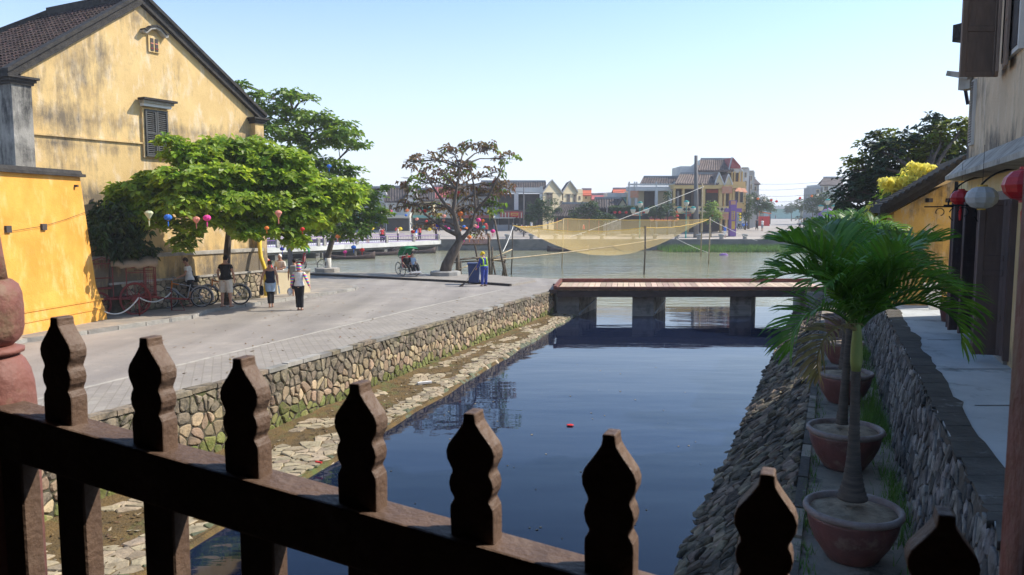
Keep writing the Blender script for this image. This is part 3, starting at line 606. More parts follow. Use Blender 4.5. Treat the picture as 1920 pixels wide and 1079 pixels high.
# railing with ogee topped pickets
rl = thing('bridge_railing', 'dark timber railing with carved pointed pickets across the foreground', 'railing', PK0 - V((0, 0, 1)))
def rp(k, back=0.0, dz=0.0): return PK0 + UR * k + rn * back + V((0, 0, dz))
b = MB()
RB = .045                                  # half depth of the rail
a0, a1 = -1.15, 9.0
b.prism([rp(a0, RB, 0), rp(a0, RB, -.125), rp(a0, -RB, -.125), rp(a0, -RB, 0)], UR * (a1 - a0)); o = obj('handrail', b, 'rail_wood', rl); bevel(o, .006, 2)
prof = [(.046, -.01), (.047, .062), (.046, .075), (.038, .090), (.0375, .094), (.045, .108), (.048, .125), (.045, .140), (.039, .152), (.0415, .160), (.0505, .180), (.052, .197), (.047, .213), (.036, .229), (.024, .246), (.0145, .262), (.0125, .274), (.0125, .284)]
def picket_mesh():
    b = MB(); D = .024; n = len(prof)
    L_ = [(-r, z) for r, z in prof]; Rr = [(r, z) for r, z in prof][::-1]; pl = L_ + Rr
    b.prism([V((x, -D, z)) for x, z in pl][::-1], (0, 2 * D, 0)); b2 = MB()
    return b.mesh('picket', 'rail_wood')
pm = picket_mesh(); ang = math.atan2(UR.y, UR.x)
HT = [.263, .262, .263, .263, .256, .272, .262, .262, .262]
for k in range(0, 9):
    o = link('picket', pm, rl); o.location = o.matrix_parent_inverse.inverted() @ V((0, 0, 0)) if False else o.location
    base = rp(k + [0, .02, -.02, .03, -.04, -.06, -.10, -.14, -.1][k], 0, -.003)
    o.matrix_parent_inverse = wmat(rl).inverted(); o.location = base; o.rotation_euler = (U(-.015, .015), U(-.02, .02), ang); o.scale = (1, 1, HT[k] / .284); bevel(o, .004, 2)
b = MB(); b.prism([V((-.046, -.026, 0)), V((.046, -.026, 0)), V((.046, .026, 0)), V((-.046, .026, 0))], (0, 0, -1.0)); lm_ = b.mesh('baluster', 'rail_wood')
for k in range(-1, 9):
    o = link('baluster', lm_, rl); o.location = rp(k + (.1 if k >= 0 else .35), 0, -.12); o.rotation_euler = (0, 0, ang); bevel(o, .004, 1)
b = MB(); b.prism([rp(a0, RB, -.98), rp(a0, RB, -1.08), rp(a0, -RB, -1.08), rp(a0, -RB, -.98)], UR * (a1 - a0)); obj('bottom_rail', b, 'rail_wood', rl)

# round red post at the left end of the railing
pl = thing('bridge_post', 'faded red timber post with carved bulbous foot, left end of the railing', 'post', (-1.36, 2.03, fl))
pc = V((-1.388, 2.03, 0)); b = MB()
b.lathe([(.028, 5.2), (.034, 3.60), (.042, 3.42), (.054, 3.30), (.062, 3.225)][::-1], 32, pc); obj('shaft', b, 'red_wood', pl, True)
b = MB(); b.lathe([(.064, 3.052), (.078, 3.064), (.088, 3.078), (.093, 3.10), (.0945, 3.15), (.092, 3.19), (.085, 3.213), (.07, 3.226), (.06, 3.228)], 40, pc); obj('carved_bulb', b, 'red_wood', pl, True)
b = MB(); b.lathe([(.078, 3.028), (.09, 3.034), (.091, 3.044), (.066, 3.052)], 40, pc); obj('collar', b, 'red_wood', pl, True)
b = MB(); b.lathe([(.112, 2.0), (.112, 2.90), (.109, 2.95), (.102, 2.985), (.09, 3.012), (.076, 3.028)], 40, pc); obj('foot', b, 'red_wood', pl, True)
pr_ = thing('bridge_post', 'faded red square timber post at the right edge of the view', 'post', (.8, 1.15, fl))
b = MB(); t_ = at(1962, 440, 1.13); u_ = at(1920, 1079, 1.13); dd = (t_ - u_); b.prism([u_ - dd * 3, u_ - dd * 3 + V((.14, -.05, 0)), u_ - dd * 3 + V((.19, .09, 0)), u_ - dd * 3 + V((.05, .14, 0))], dd * 8); o = obj('shaft', b, 'red_wood', pr_); bevel(o, .01, 3)

# ================================================================== yellow gable house on the left
H0, H1 = V((-13.8, 22.4, 0)), V((-9.75, 30.0, 0)); hd = (H1 - H0).normalized(); hn = V((hd.y, -hd.x, 0)); hb = -hn; HL = (H1 - H0).length
def hp(t, z, out=0.0): return H0 + hd * (t * HL) + hn * out + V((0, 0, z))
EZ0, EZ1, AT, AZ = 7.42, 7.17, .452, 10.05
hs = thing('gable_house', 'tall weathered yellow house with a steep dark tiled gable roof', 'house', (-14, 27, 0))
b = MB(); gp = [hp(0, -.2), hp(1, -.2), hp(1, EZ1), hp(AT, AZ), hp(0, EZ0)]; b.prism(gp, hb * 9); obj('wall', b, 'yellow_plaster', hs)
b = MB(); b.quad(hp(0, -.2) + V((-.01, -.02, 0)), hp(0, EZ0 - .1) + V((-.01, -.02, 0)), hp(0, EZ0 - .1) + hb * 9 + V((-.01, -.02, 0)), hp(0, -.2) + hb * 9 + V((-.01, -.02, 0))); obj('side_wall', b, 'grey_plaster', hs)
def rake(t0, z0, t1, z1, name):
    b = MB(); up = V((0, 0, .30)); a_, c_ = hp(t0, z0, .16), hp(t1, z1, .16); b.prism([a_, c_, c_ + up, a_ + up], hb * .55); return obj(name, b, 'black_mortar', hs)
rk = rake(-.055, EZ0 - .40, AT, AZ + .02, 'rake_band'); rake(AT, AZ + .02, 1.05, EZ1 - .36, 'rake_band')
b = MB(); a_, c_ = hp(-.055, EZ0 - .16, .24), hp(AT, AZ + .28, .24); b.prism([a_, c_, c_ + V((0, 0, .12)), a_ + V((0, 0, .12))], hb * .4); a_, c_ = hp(AT, AZ + .28, .24), hp(1.05, EZ1 - .12, .24); b.prism([a_, c_, c_ + V((0, 0, .12)), a_ + V((0, 0, .12))], hb * .4); obj('rake_ridge', b, 'black_mortar', hs)
# roof: left slope with a hip at its far end, right slope
RL = 4.7; A0 = hp(AT, AZ + .2); A1 = A0 + hb * RL; E0 = hp(-.045, EZ0 - .15); E1 = E0 + hb * 9.6; F0 = hp(1.05, EZ1 - .15); F1 = F0 + hb * 9.6
b = MB(); th = V((0, 0, -.12)); b.add([A0, A1, E1, E0, A0 + th, A1 + th, E1 + th, E0 + th], [(0, 1, 2, 3), (7, 6, 5, 4), (3, 2, 6, 7), (0, 3, 7, 4), (1, 5, 6, 2)]); b.add([A0, F0, F1, A1], [(0, 1, 2, 3)]); b.add([A1, F1, E1], [(0, 1, 2)]); rf_ = obj('roof', b, 'roof_tile', hs)
sl = (A0 - E0); SLn = sl.length; su = sl.normalized(); snm = hb.cross(su); snm = snm if snm.z > 0 else -snm
tb = MB(); n = 6
vs = []; 
for j in (0, 1):
    for i in range(n + 1):
        a = math.pi * i / n; vs.append(V((math.cos(a) * .085 * (1 - .12 * j), (.30 if j else -.02), math.sin(a) * .055 + .035 * (1 - j) - .004)))
tb.add(vs, [(i, i + 1, i + n + 2, i + n + 1) for i in range(n)] + [tuple(range(n, -1, -1))]); tm = tb.mesh('tile', 'roof_tile', False)
tb2 = MB(); MT = Matrix((( *hb,), (*su,), (*snm,))).transposed().to_4x4(); TL = []
rows = int(SLn / .27)
for j in range(rows + 1):
    for i in range(int(9.6 / .2)):
        u = (i + .5) * .2; v = j * .27
        lim = 9.6 - (9.6 - RL) * (v / SLn)
        if u > lim - .1: continue
        TL.append(E0 + hb * u + su * v + snm * .02)
TL.sort(key=lambda p: (p - CAM).length)
for k, p in enumerate(TL):
    M = MT.copy() @ Matrix.Rotation(U(-.05, .05), 4, 'Z') @ Matrix.Rotation(U(-.03, .03), 4, 'X'); M.translation = p + snm * U(0, .012)
    if k < 300: o = link('tile', tm, hs); o.matrix_parent_inverse = wmat(hs).inverted() @ M
    else: tb2.M = M; tb2.add(vs, [(i, i + 1, i + n + 2, i + n + 1) for i in range(n)] + [tuple(range(n, -1, -1))])
tb2.M = None; obj('tile_rest', tb2, 'roof_tile', hs, kind='stuff')
b = MB(); b.bar(A0 + V((0, 0, .12)), A1 + V((0, 0, .12)), .3, .26); b.bar(A1 + V((0, 0, .1)), E1 + V((0, 0, .1)), .25, .2); obj('ridge', b, 'black_mortar', hs)
# corner pillars with stepped caps
def pillar(t, out, wd, z1, m):
    b = MB(); M = Matrix.Rotation(math.atan2(hd.y, hd.x), 4, 'Z'); M.translation = hp(t, 0, out); b.M = M
    b.box((0, 0, z1 / 2), (wd, wd, z1)); ob = obj('pillar', b, m, hs)
    b = MB(); b.M = M; b.box((0, 0, z1 + .04), (wd + .10, wd + .10, .08)); b.box((0, 0, z1 + .12), (wd + .2, wd + .2, .08)); b.box((0, 0, z1 + .19), (wd + .32, wd + .32, .06)); obj('pillar_cap', b, 'black_mortar', ob)
pillar(-.02, .02, .55, 6.95, 'grey_plaster'); pillar(1.0, .05, .42, 6.75, 'yellow_plaster')
# shuttered window with hood, attic vent with curved hood
def hbox(t, z, w_, h, d, name, m, par=hs, out=0.0):
    b = MB(); M = Matrix.Rotation(math.atan2(hd.y, hd.x), 4, 'Z'); M.translation = hp(t, z, out); b.M = M; b.box((0, -d / 2 if False else 0, 0), (w_, d, h)); return obj(name, b, m, par)
wt = .60; wz0, wz1 = 5.62, 7.02
# place from the photograph: window spans x 266-312, y 208-290
def onwall(px, py, out=0.0):
    d = ray(px, py); q = H0 + hn * out; t = (q - CAM).dot(hn) / d.dot(hn); return CAM + d * t
wa, wb = onwall(267, 205), onwall(313, 288); wc = (wa + wb) / 2; wt = (wc - H0).dot(hd) / HL; ww = (wb - wa).dot(hd); wz1, wz0 = wa.z, wb.z - .15
mat('shutter_grey', (.075, .078, .075), (.05, .05, .048), 4, .7, .1)
win = hbox(wt, (wz0 + wz1) / 2, ww + .14, wz1 - wz0 + .08, .10, 'window', 'yellow_plaster', out=.03)
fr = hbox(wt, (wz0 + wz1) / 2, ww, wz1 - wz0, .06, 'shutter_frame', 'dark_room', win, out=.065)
for sgn in (-1, 1):
    for zz in (0, 1):
        pass
    for k in range(3): hbox(wt + sgn * ww / 4 / HL, wz0 + .03 + (wz1 - wz0 - .06) * k / 2, ww / 2 - .02, .07, .04, 'shutter_rail', 'shutter_grey', win, out=.11)
    for e in (-1, 1): hbox(wt + (sgn * ww / 4 + e * (ww / 4 - .035)) / HL, (wz0 + wz1) / 2, .055, wz1 - wz0, .045, 'shutter_stile', 'shutter_grey', win, out=.112)
    for k in range(22):
        b = MB(); M = Matrix.Rotation(math.atan2(hd.y, hd.x), 4, 'Z'); M.translation = hp(wt + sgn * ww / 4 / HL, wz0 + .09 + (wz1 - wz0 - .16) * k / 21, .105); b.M = M; b.box((0, 0, 0), (ww / 2 - .1, .045, .012), rx=.75); obj('slat', b, 'shutter_grey', win)
hbox(wt, wz1 + .14, ww + .20, .10, .18, 'window_head', 'white_wall', win, out=.11); hbox(wt, wz1 + .23, ww + .28, .08, .24, 'window_head', 'cornice_stone', win, out=.16); hbox(wt, wz1 + .31, ww + .40, .07, .34, 'window_hood', 'black_mortar', win, out=.22)
va = onwall(287, 84); vt = (va - H0).dot(hd) / HL
vent = hbox(vt, va.z, .42, .52, .05, 'attic_window', 'yellow_plaster', out=.03)
for sgn in (-1, 1):
    hbox(vt + sgn * .085 / HL, va.z - .02, .11, .40, .05, 'opening', 'dark_room', vent, out=.045)
    hbox(vt + sgn * .085 / HL, va.z - .14, .11, .04, .06, 'bar', 'dark_red', vent, out=.05); hbox(vt + sgn * .085 / HL, va.z + .02, .11, .025, .06, 'bar', 'salmon', vent, out=.05)
b = MB(); pts = []; r_ = [(x * .58, z * .58 + .06) for x, z in ((-.78, .40), (-.62, .36), (-.50, .46), (-.30, .64), (0, .72), (.30, .64), (.50, .46), (.62, .36), (.78, .40))]
for (x0, z0), (x1, z1) in zip(r_, r_[1:]):
    a_, c_ = hp(vt + x0 / HL, va.z + z0, 0), hp(vt + x1 / HL, va.z + z1, 0); b.prism([a_, c_, c_ + V((0, 0, .08)), a_ + V((0, 0, .08))], hn * .2)
obj('curved_hood', b, 'cornice_stone', vent)
b = MB()
for (x0, z0), (x1, z1) in zip(r_, r_[1:]):
    a_, c_ = hp(vt + x0 / HL, va.z + z0 + .08, -.0), hp(vt + x1 / HL, va.z + z1 + .08, 0); b.prism([a_, c_, c_ + V((0, 0, .05)), a_ + V((0, 0, .05))], hn * .25)
obj('hood_top', b, 'black_mortar', vent)
# string courses, lower projecting wall, rubble base
for z, h, d in ((5.66, .05, .05), (2.02, .12, .30)): hbox(.5, z, HL, h, d, 'string_course', 'yellow_plaster' if z > 3 else 'cornice_stone', out=.04 if z > 3 else .14)
hbox(.5, .98, HL + .06, 2.0, .24, 'lower_wall', 'yellow_plaster', out=.12)
hbox(.985, 2.6, .34, 1.1, .12, 'pilaster', 'yellow_plaster', out=.06)
def bf(u, v, h): return H0 + hd * (2.6 + u) + hn * (.245 + h) + V((0, 0, .25 + v))
hbox(.5 + .13, .62, HL * .76, 1.05, .24, 'rubble_bed', 'mortar', out=.128)
rubble(hs, 'stone', 6.05, .95, .24, .20, bf, 'base_stone', gap=.014, h=.03, limit=200)
hbox(.63, 1.2, HL * .76, .07, .34, 'ledge', 'cornice_stone', out=.15)
# low beige parapet at the corner
q0, q1 = gr(519, 550, .2), gr(582, 545, .2)
pw = thing('low_parapet', 'low sunlit beige parapet wall at the street corner beside the yellow house', 'parapet', q0)
b = MB(); b.prism([(q0.x, q0.y, 0), (q1.x, q1.y, 0), (q1.x - .1, q1.y + .3, 0), (q0.x - .1, q0.y + .3, 0)], (0, 0, 1.02)); obj('wall', b, 'cream_wall', pw)
b = MB(); b.prism([(q0.x - .05, q0.y - .04, 1.02), (q1.x + .05, q1.y - .04, 1.02), (q1.x - .06, q1.y + .34, 1.02), (q0.x - .15, q0.y + .34, 1.02)], (0, 0, .07)); obj('coping', b, 'cornice_stone', pw)
# yellow pipe bent round the corner
b = MB(); pp = [at(487, 445, 29.6), at(487, 462, 29.4), at(489, 482, 29.3), at(497, 505, 29.2), at(499, 555, 29.2)]; b.tube(pp, .075, 8); obj('drain_pipe', b, 'yellow_pipe', smooth=True, label='bright yellow bent drain pipe on the corner of the yellow house', cat='pipe')

# ================================================================== bright yellow courtyard wall
c1, c0 = V((-12.0, 23.0, 0)), V((-13.15, 14.0, 0)); cdv = (c1 - c0).normalized(); cn = V((cdv.y, -cdv.x, 0))
yw = thing('courtyard_wall', 'bright yellow plastered wall with dark coping beside the street', 'wall', (-12.5, 20, 0))
def cyp(u, z, o): return c0 + cdv * u + cn * o + V((0, 0, z))
CL = (c1 - c0).length; prof_ = [(-.45, -.2), (.0, -.2), (-.02, .45), (-.06, .9), (-.12, 1.3), (-.22, 4.42), (-.45, 4.42)]
ends = [CL + .05, CL + .04, CL - .06, CL - .2, CL - .32, CL - .62, CL - .62]
b = MB(); A_ = [cyp(0, z, o) for o, z in prof_]; B_ = [cyp(e, z, o) for (o, z), e in zip(prof_, [CL + .05, CL + .05, CL - .04, CL - .2, CL - .30, CL - .62, CL - .62])]
n = len(A_); NS = 1
b.add(A_ + B_, [tuple(range(n)), tuple(range(2 * n - 1, n - 1, -1))] + [(i, i + n, (i + 1) % n + n, (i + 1) % n) for i in range(n)]); obj('wall', b, 'bright_plaster', yw)
for z, o in ((.86, -.03), (.60, -.01)): b = MB(); b.prism([cyp(0, z, o), cyp(0, z + .05, o), cyp(0, z + .05, o - .08), cyp(0, z, o - .08)], cdv * (CL - .12)); obj('plinth_moulding', b, 'bright_plaster', yw)
b = MB(); b.prism([cyp(0, 4.42, -.10), cyp(0, 4.50, -.10), cyp(0, 4.50, -.6), cyp(0, 4.42, -.6)], cdv * (CL - .52)); b.prism([cyp(0, 4.50, -.16), cyp(0, 4.60, -.20), cyp(0, 4.60, -.5), cyp(0, 4.50, -.54)], cdv * (CL - .58)); obj('coping', b, 'black_mortar', yw)
def oncw(px, py):
    d = ray(px, py); q = c0 + cn * -.165; t = (q - CAM).dot(cn) / d.dot(cn); return CAM + d * t
for px, py, s_ in ((81, 426, .085), (14, 430, .085), (143, 349, .03)):
    p = oncw(px, py); b = MB(); M = Matrix.Rotation(math.atan2(cdv.y, cdv.x), 4, 'Z'); M.translation = p; b.M = M; b.box((0, 0, 0), (s_ * 2, .1, s_ * 2)); obj('drain_hole', b, 'dark_room', yw)
b = MB(); b.tube([oncw(5, 436) + cn * .04, oncw(80, 424) + cn * .04, oncw(120, 412) + cn * .04, oncw(163, 396) + cn * .05], .006, 4); obj('cable', b, 'black', yw)

# ================================================================== house on the right
sh = thing('shop_house', 'weathered two storey yellow shop house with dark wooden doors on the right', 'house', (12, 10, 1.1))
fd = V((.413, 1, 0)).normalized(); fn = V((-fd.y, fd.x, 0))     # along the facade (away), outward (towards the canal)
def fp(Y, z, out=0.0): return V((facx(Y), Y, z)) + fn * out
def fpx(px, py, out=0.0):
    d = ray(px, py); q = fp(12.7, 0, out); t = (q - CAM).dot(fn) / d.dot(fn); return CAM + d * t
def fbox(Y, z, w_, h, d, name, m, par=sh, out=0.0, rz=0.0):
    b = MB(); M = Matrix.Rotation(math.atan2(fd.y, fd.x) + rz, 4, 'Z'); M.translation = fp(Y, z, out); b.M = M; b.box((0, 0, 0), (w_, d, h)); return obj(name, b, m, par)
CZ = 4.06                      # underside of the cornice
YE = 16.1
# lower wall is built round the door opening
dA, dB = fpx(1893, 500).y, fpx(1822, 500).y      # near and far jamb of the doorway
dA = 11.75; dB = 14.55; DZ = 3.62
b = MB(); back_ = -fn * 7
b.prism([fp(6.2, .9), fp(dA, .9), fp(dA, CZ), fp(6.2, CZ)], back_); obj('wall', b, 'shop_plaster', sh)
b = MB(); b.prism([fp(dB, .9), fp(17.6, .9), fp(17.6, CZ), fp(dB, CZ)], back_); obj('wall', b, 'shop_plaster', sh)
b = MB(); b.prism([fp(dA, DZ), fp(dB, DZ), fp(dB, CZ), fp(dA, CZ)], -fn * .4); obj('wall', b, 'shop_plaster', sh)
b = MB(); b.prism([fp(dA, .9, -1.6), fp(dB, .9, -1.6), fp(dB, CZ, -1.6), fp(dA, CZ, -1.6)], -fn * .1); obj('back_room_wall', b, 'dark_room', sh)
b = MB(); b.prism([fp(dA, 1.0, .06), fp(dB, 1.0, .06), fp(dB, 1.22, .06), fp(dA, 1.22, .06)], -fn * .35); obj('sill', b, 'concrete', sh)
# upper storey, slightly proud, with a sloping cornice
b = MB(); b.prism([fp(6.2, CZ + .22, .08), fp(YE, CZ + .22, .08), fp(YE, 9.6, .08), fp(6.2, 9.6, .08)], back_); obj('upper_wall', b, 'upper_plaster', sh)
b = MB(); pr2 = [(0, CZ), (.42, CZ + .02), (.42, CZ + .10), (.34, CZ + .17), (.10, CZ + .42), (0, CZ + .42)]
b.prism([fp(6.2, z, o) for o, z in pr2][::-1], V((facx(YE + .2) - facx(6.2), YE + .2 - 6.2, 0))); obj('cornice', b, 'cornice_stone', sh)
b = MB(); b.prism([fp(6.2, 9.6, .5), fp(YE + .3, 9.6, .5), fp(YE + .3, 11.6, -3.5), fp(6.2, 11.6, -3.5)], (0, 0, .2)); b.prism([fp(6.2, 11.6, -3.5), fp(YE + .3, 11.6, -3.5), fp(YE + .3, 9.6, -7.5), fp(6.2, 9.6, -7.5)], (0, 0, .2)); obj('roof', b, 'roof_tile', sh)
b = MB(); b.tube([fp(YE + .02, 9.4, .16), fp(YE + .02, 5.9, .16), fp(YE + .02, 5.6, .10)], .035, 8); obj('down_pipe', b, 'navy', sh)
b = MB(); b.tube([fp(17.45, 4.1, .05), fp(17.45, 1.1, .05)], .04, 8); obj('down_pipe', b, 'black', sh)
b = MB(); b.box(fp(YE + .1, 7.05, .22), (.3, .3, .34), rz=.4); obj('eave_bracket', b, 'black_mortar', sh)
b = MB(); b.box(fp(YE - .2, 6.15, .26), (.3, .5, .10), rz=.4, rx=.3); b.box(fp(YE - .25, 5.98, .15), (.25, .25, .25), rz=.4); obj('hood_bracket', b, 'cornice_stone', sh)
# narrow louvred window by the far corner
lw_ = fbox(15.45, 5.35, .34, 1.25, .06, 'louvre_window', 'white_wall', out=.10)
for k in range(24): b = MB(); M = Matrix.Rotation(math.atan2(fd.y, fd.x), 4, 'Z'); M.translation = fp(15.45, 4.78 + k * .05, .14); b.M = M; b.box((0, 0, 0), (.26, .03, .012), rx=-.6); obj('slat', b, 'navy', lw_)
# open wooden shutters upstairs
uw = fbox(12.1, 6.72, 1.3, 1.9, .12, 'upper_window', 'white_wall', out=.09)
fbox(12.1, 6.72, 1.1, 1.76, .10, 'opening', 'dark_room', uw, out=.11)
def leaf(Y, z, w_, h, out, rz, name, par, m, panels, glass=False, d=.045):
    base = fp(Y, z, out); M = Matrix.Translation(base) @ Matrix.Rotation(math.atan2(fd.y, fd.x) + rz, 4, 'Z'); b = MB(); b.M = M
    st_ = .09
    for x in (st_ / 2, w_ - st_ / 2): b.box((x, 0, h / 2), (st_, d, h))
    zs_ = [0] + [sum(panels[:i + 1]) / sum(panels) * h for i in range(len(panels))]
    for i, zz in enumerate(zs_): b.box((w_ / 2, 0, min(max(zz, st_ / 2), h - st_ / 2)), (w_ - 2 * st_ - .004, d * .96, st_))
    lf_ = obj(name, b, m, par); bevel(lf_, .006, 1)
    for i in range(len(panels)):
        b = MB(); b.M = M; z0, z1 = zs_[i], zs_[i + 1]; g = glass and i == len(panels) - 1
        b.box((w_ / 2, 0, (z0 + z1) / 2), (w_ - 2 * st_, d * .35, z1 - z0 - .02)); obj('panel', b, 'white_wall' if g else m, lf_ if par is sh else par)
    return lf_
leaf(13.0, 5.62, .62, 2.3, .14, 1.95 + 0, 'shutter', sh, 'shutter_wood', [1, 1, 1], True)
leaf(12.95, 5.62, .5, 2.3, .16, math.pi - .15, 'shutter', sh, 'shutter_wood', [1, 1, 1])
leaf(12.40, 5.62, .5, 2.3, .16, math.pi - .10, 'shutter', sh, 'shutter_wood', [1, 1, 1])
# tall folding doors
for Y, rz, w_ in ((dB, 1.25, .5), (dB - .02, 2.05, .55), (dB - .32, 2.3, .5), (dA + .02, 1.05, .5), (dA + .10, 1.7, .45)):
    leaf(Y, 1.22, w_, DZ - 1.24, -.0 if Y > 13 else .03, rz if Y > 13 else rz, 'door', sh, 'door_wood', [.9, 1.1, .35, 1.4])
for Y in (dA - .03, dB + .03): fbox(Y, (1.22 + DZ) / 2, .10, DZ - 1.1, .16, 'door_post', 'door_wood', out=.0)
fbox((dA + dB) / 2, DZ + .06, (dB - dA) * 1.09 + .1, .14, .18, 'lintel', 'door_wood', out=.0)
# lean-to gable behind
lt = thing('leanto_house', 'low ochre lean-to with a sloping dark tiled roof joined to the shop house', 'house', (10.5, 20, 1.1))
La, Lb = at(1668, 570, 19.6), at(1812, 570, 19.2); 
zl, zr = at(1668, 398, 19.6).z, at(1812, 318, 19.2).z
b = MB(); b.prism([V((La.x, 19.6, 1.0)), V((Lb.x, 19.2, 1.0)), V((Lb.x, 19.2, zr)), V((La.x, 19.6, zl))], (2.4, 6, 0)); obj('wall', b, 'leanto_plaster', lt)
r0, r1 = at(1650, 400, 19.3), at(1822, 300, 18.9)
b = MB(); b.prism([V((r0.x, 19.3, r0.z)), V((r1.x, 18.9, r1.z)), V((r1.x, 18.9, r1.z + .16)), V((r0.x, 19.3, r0.z + .16))], (2.5, 6.4, 0)); rr = obj('roof', b, 'black_mortar', lt)
b = MB(); b.prism([V((r0.x + .02, 19.36, r0.z - .16)), V((r1.x, 18.96, r1.z - .16)), V((r1.x, 18.96, r1.z - .002)), V((r0.x, 19.36, r0.z - .002))], (.02, .10, 0)); obj('barge_board', b, 'dark_wood', lt)
for i in range(16):
    p = V((r0.x, 19.3, r0.z + .16)).lerp(V((r1.x, 18.9, r1.z + .16)), (i + .5) / 16); b = MB(); b.tube([p + V((0, -.05, .0)), p + V((2.3, 5.9, 0))], .055, 7); obj('roof_roll', b, 'black_mortar', rr)
for px in (1744, 1779): p = at(px, 376, 19.28); b = MB(); b.box((p.x, 19.32, p.z), (.1, .16, .1)); obj('vent_hole', b, 'dark_room', lt)
# small roofed gate left of the lean-to, board on its end, planter corner
gh = thing('garden_gate', 'small roofed gate pier half hidden left of the ochre lean-to', 'gate', (9, 21.5, 1.1))
p = at(1672, 570, 20.6); b = MB(); b.box((p.x, 20.8, 2.0), (.26, .26, 1.9)); obj('pier', b, 'shop_plaster', gh)
p2 = at(1640, 430, 20.6); b = MB(); b.prism([(p2.x - .2, 20.4, 2.75), (p.x + .5, 20.4, 3.15), (p.x + .5, 20.4, 3.32), (p2.x - .2, 20.4, 2.92)], (.6, 1.6, 0)); obj('roof', b, 'black_mortar', gh)
b = MB(); b.box((p.x + .55, 21.3, 1.6), (1.0, .1, 1.2)); obj('gate_leaf', b, 'dark_wood', gh)
p = at(1760, 572, 18.6); b = MB(); b.prism([(p.x - .2, 18.6, 1.1), (p.x + .12, 18.6, 1.1), (p.x + .08, 18.75, 1.72), (p.x - .3, 18.75, 1.72)], (.0, .06, 0)); obj('leaning_board', b, 'white', label='white board leaning on the walkway by the ochre lean-to', cat='board')
# iron lantern bracket
br = thing('lantern_bracket', 'curled wrought iron lantern bracket under the cornice of the shop house', 'bracket', fp(14.9, 3.9))
def arc(c, r, a0, a1, ax, n=12): return [c + ax * (r * math.cos(a0 + (a1 - a0) * i / n)) + V((0, 0, r * math.sin(a0 + (a1 - a0) * i / n))) for i in range(n + 1)]
for Y_, o2 in ((14.6, .0), (11.9, 0)):
    b = MB(); c = fp(Y_, 3.52, 0); b.tube(arc(c, .55, math.pi / 2, 0, fn, 12) , .016, 6); b.tube([fp(Y_, 3.52, 0), fp(Y_, 3.52, .95)], .014, 6)
    b.tube(arc(fp(Y_, 3.38, .4), .13, .3, 6.0, fn, 14), .010, 5); b.tube(arc(fp(Y_, 3.40, .18), .08, -.5, 4.5, fn, 10), .009, 5); b.tube(arc(fp(Y_, 3.42, .68), .07, -.5, 4.5, fn, 10), .009, 5)
    if Y_ > 13: obj('scroll', b, 'black', br)
    else:
        b2_ = thing('lantern_bracket', 'iron lantern bracket nearest the camera on the shop house', 'bracket', fp(11.9, 3.9)); obj('scroll', b, 'black', b2_)
# wall lamp with carved bracket between the doors
b = MB(); q = fp(14.9, 3.0, .1); b.ell(q, (.09, .12, .16), 10, 7); b.ell(q + V((0, 0, -.22)), (.07, .09, .12), 10, 7); obj('carved_bracket', b, 'cornice_stone', sh)
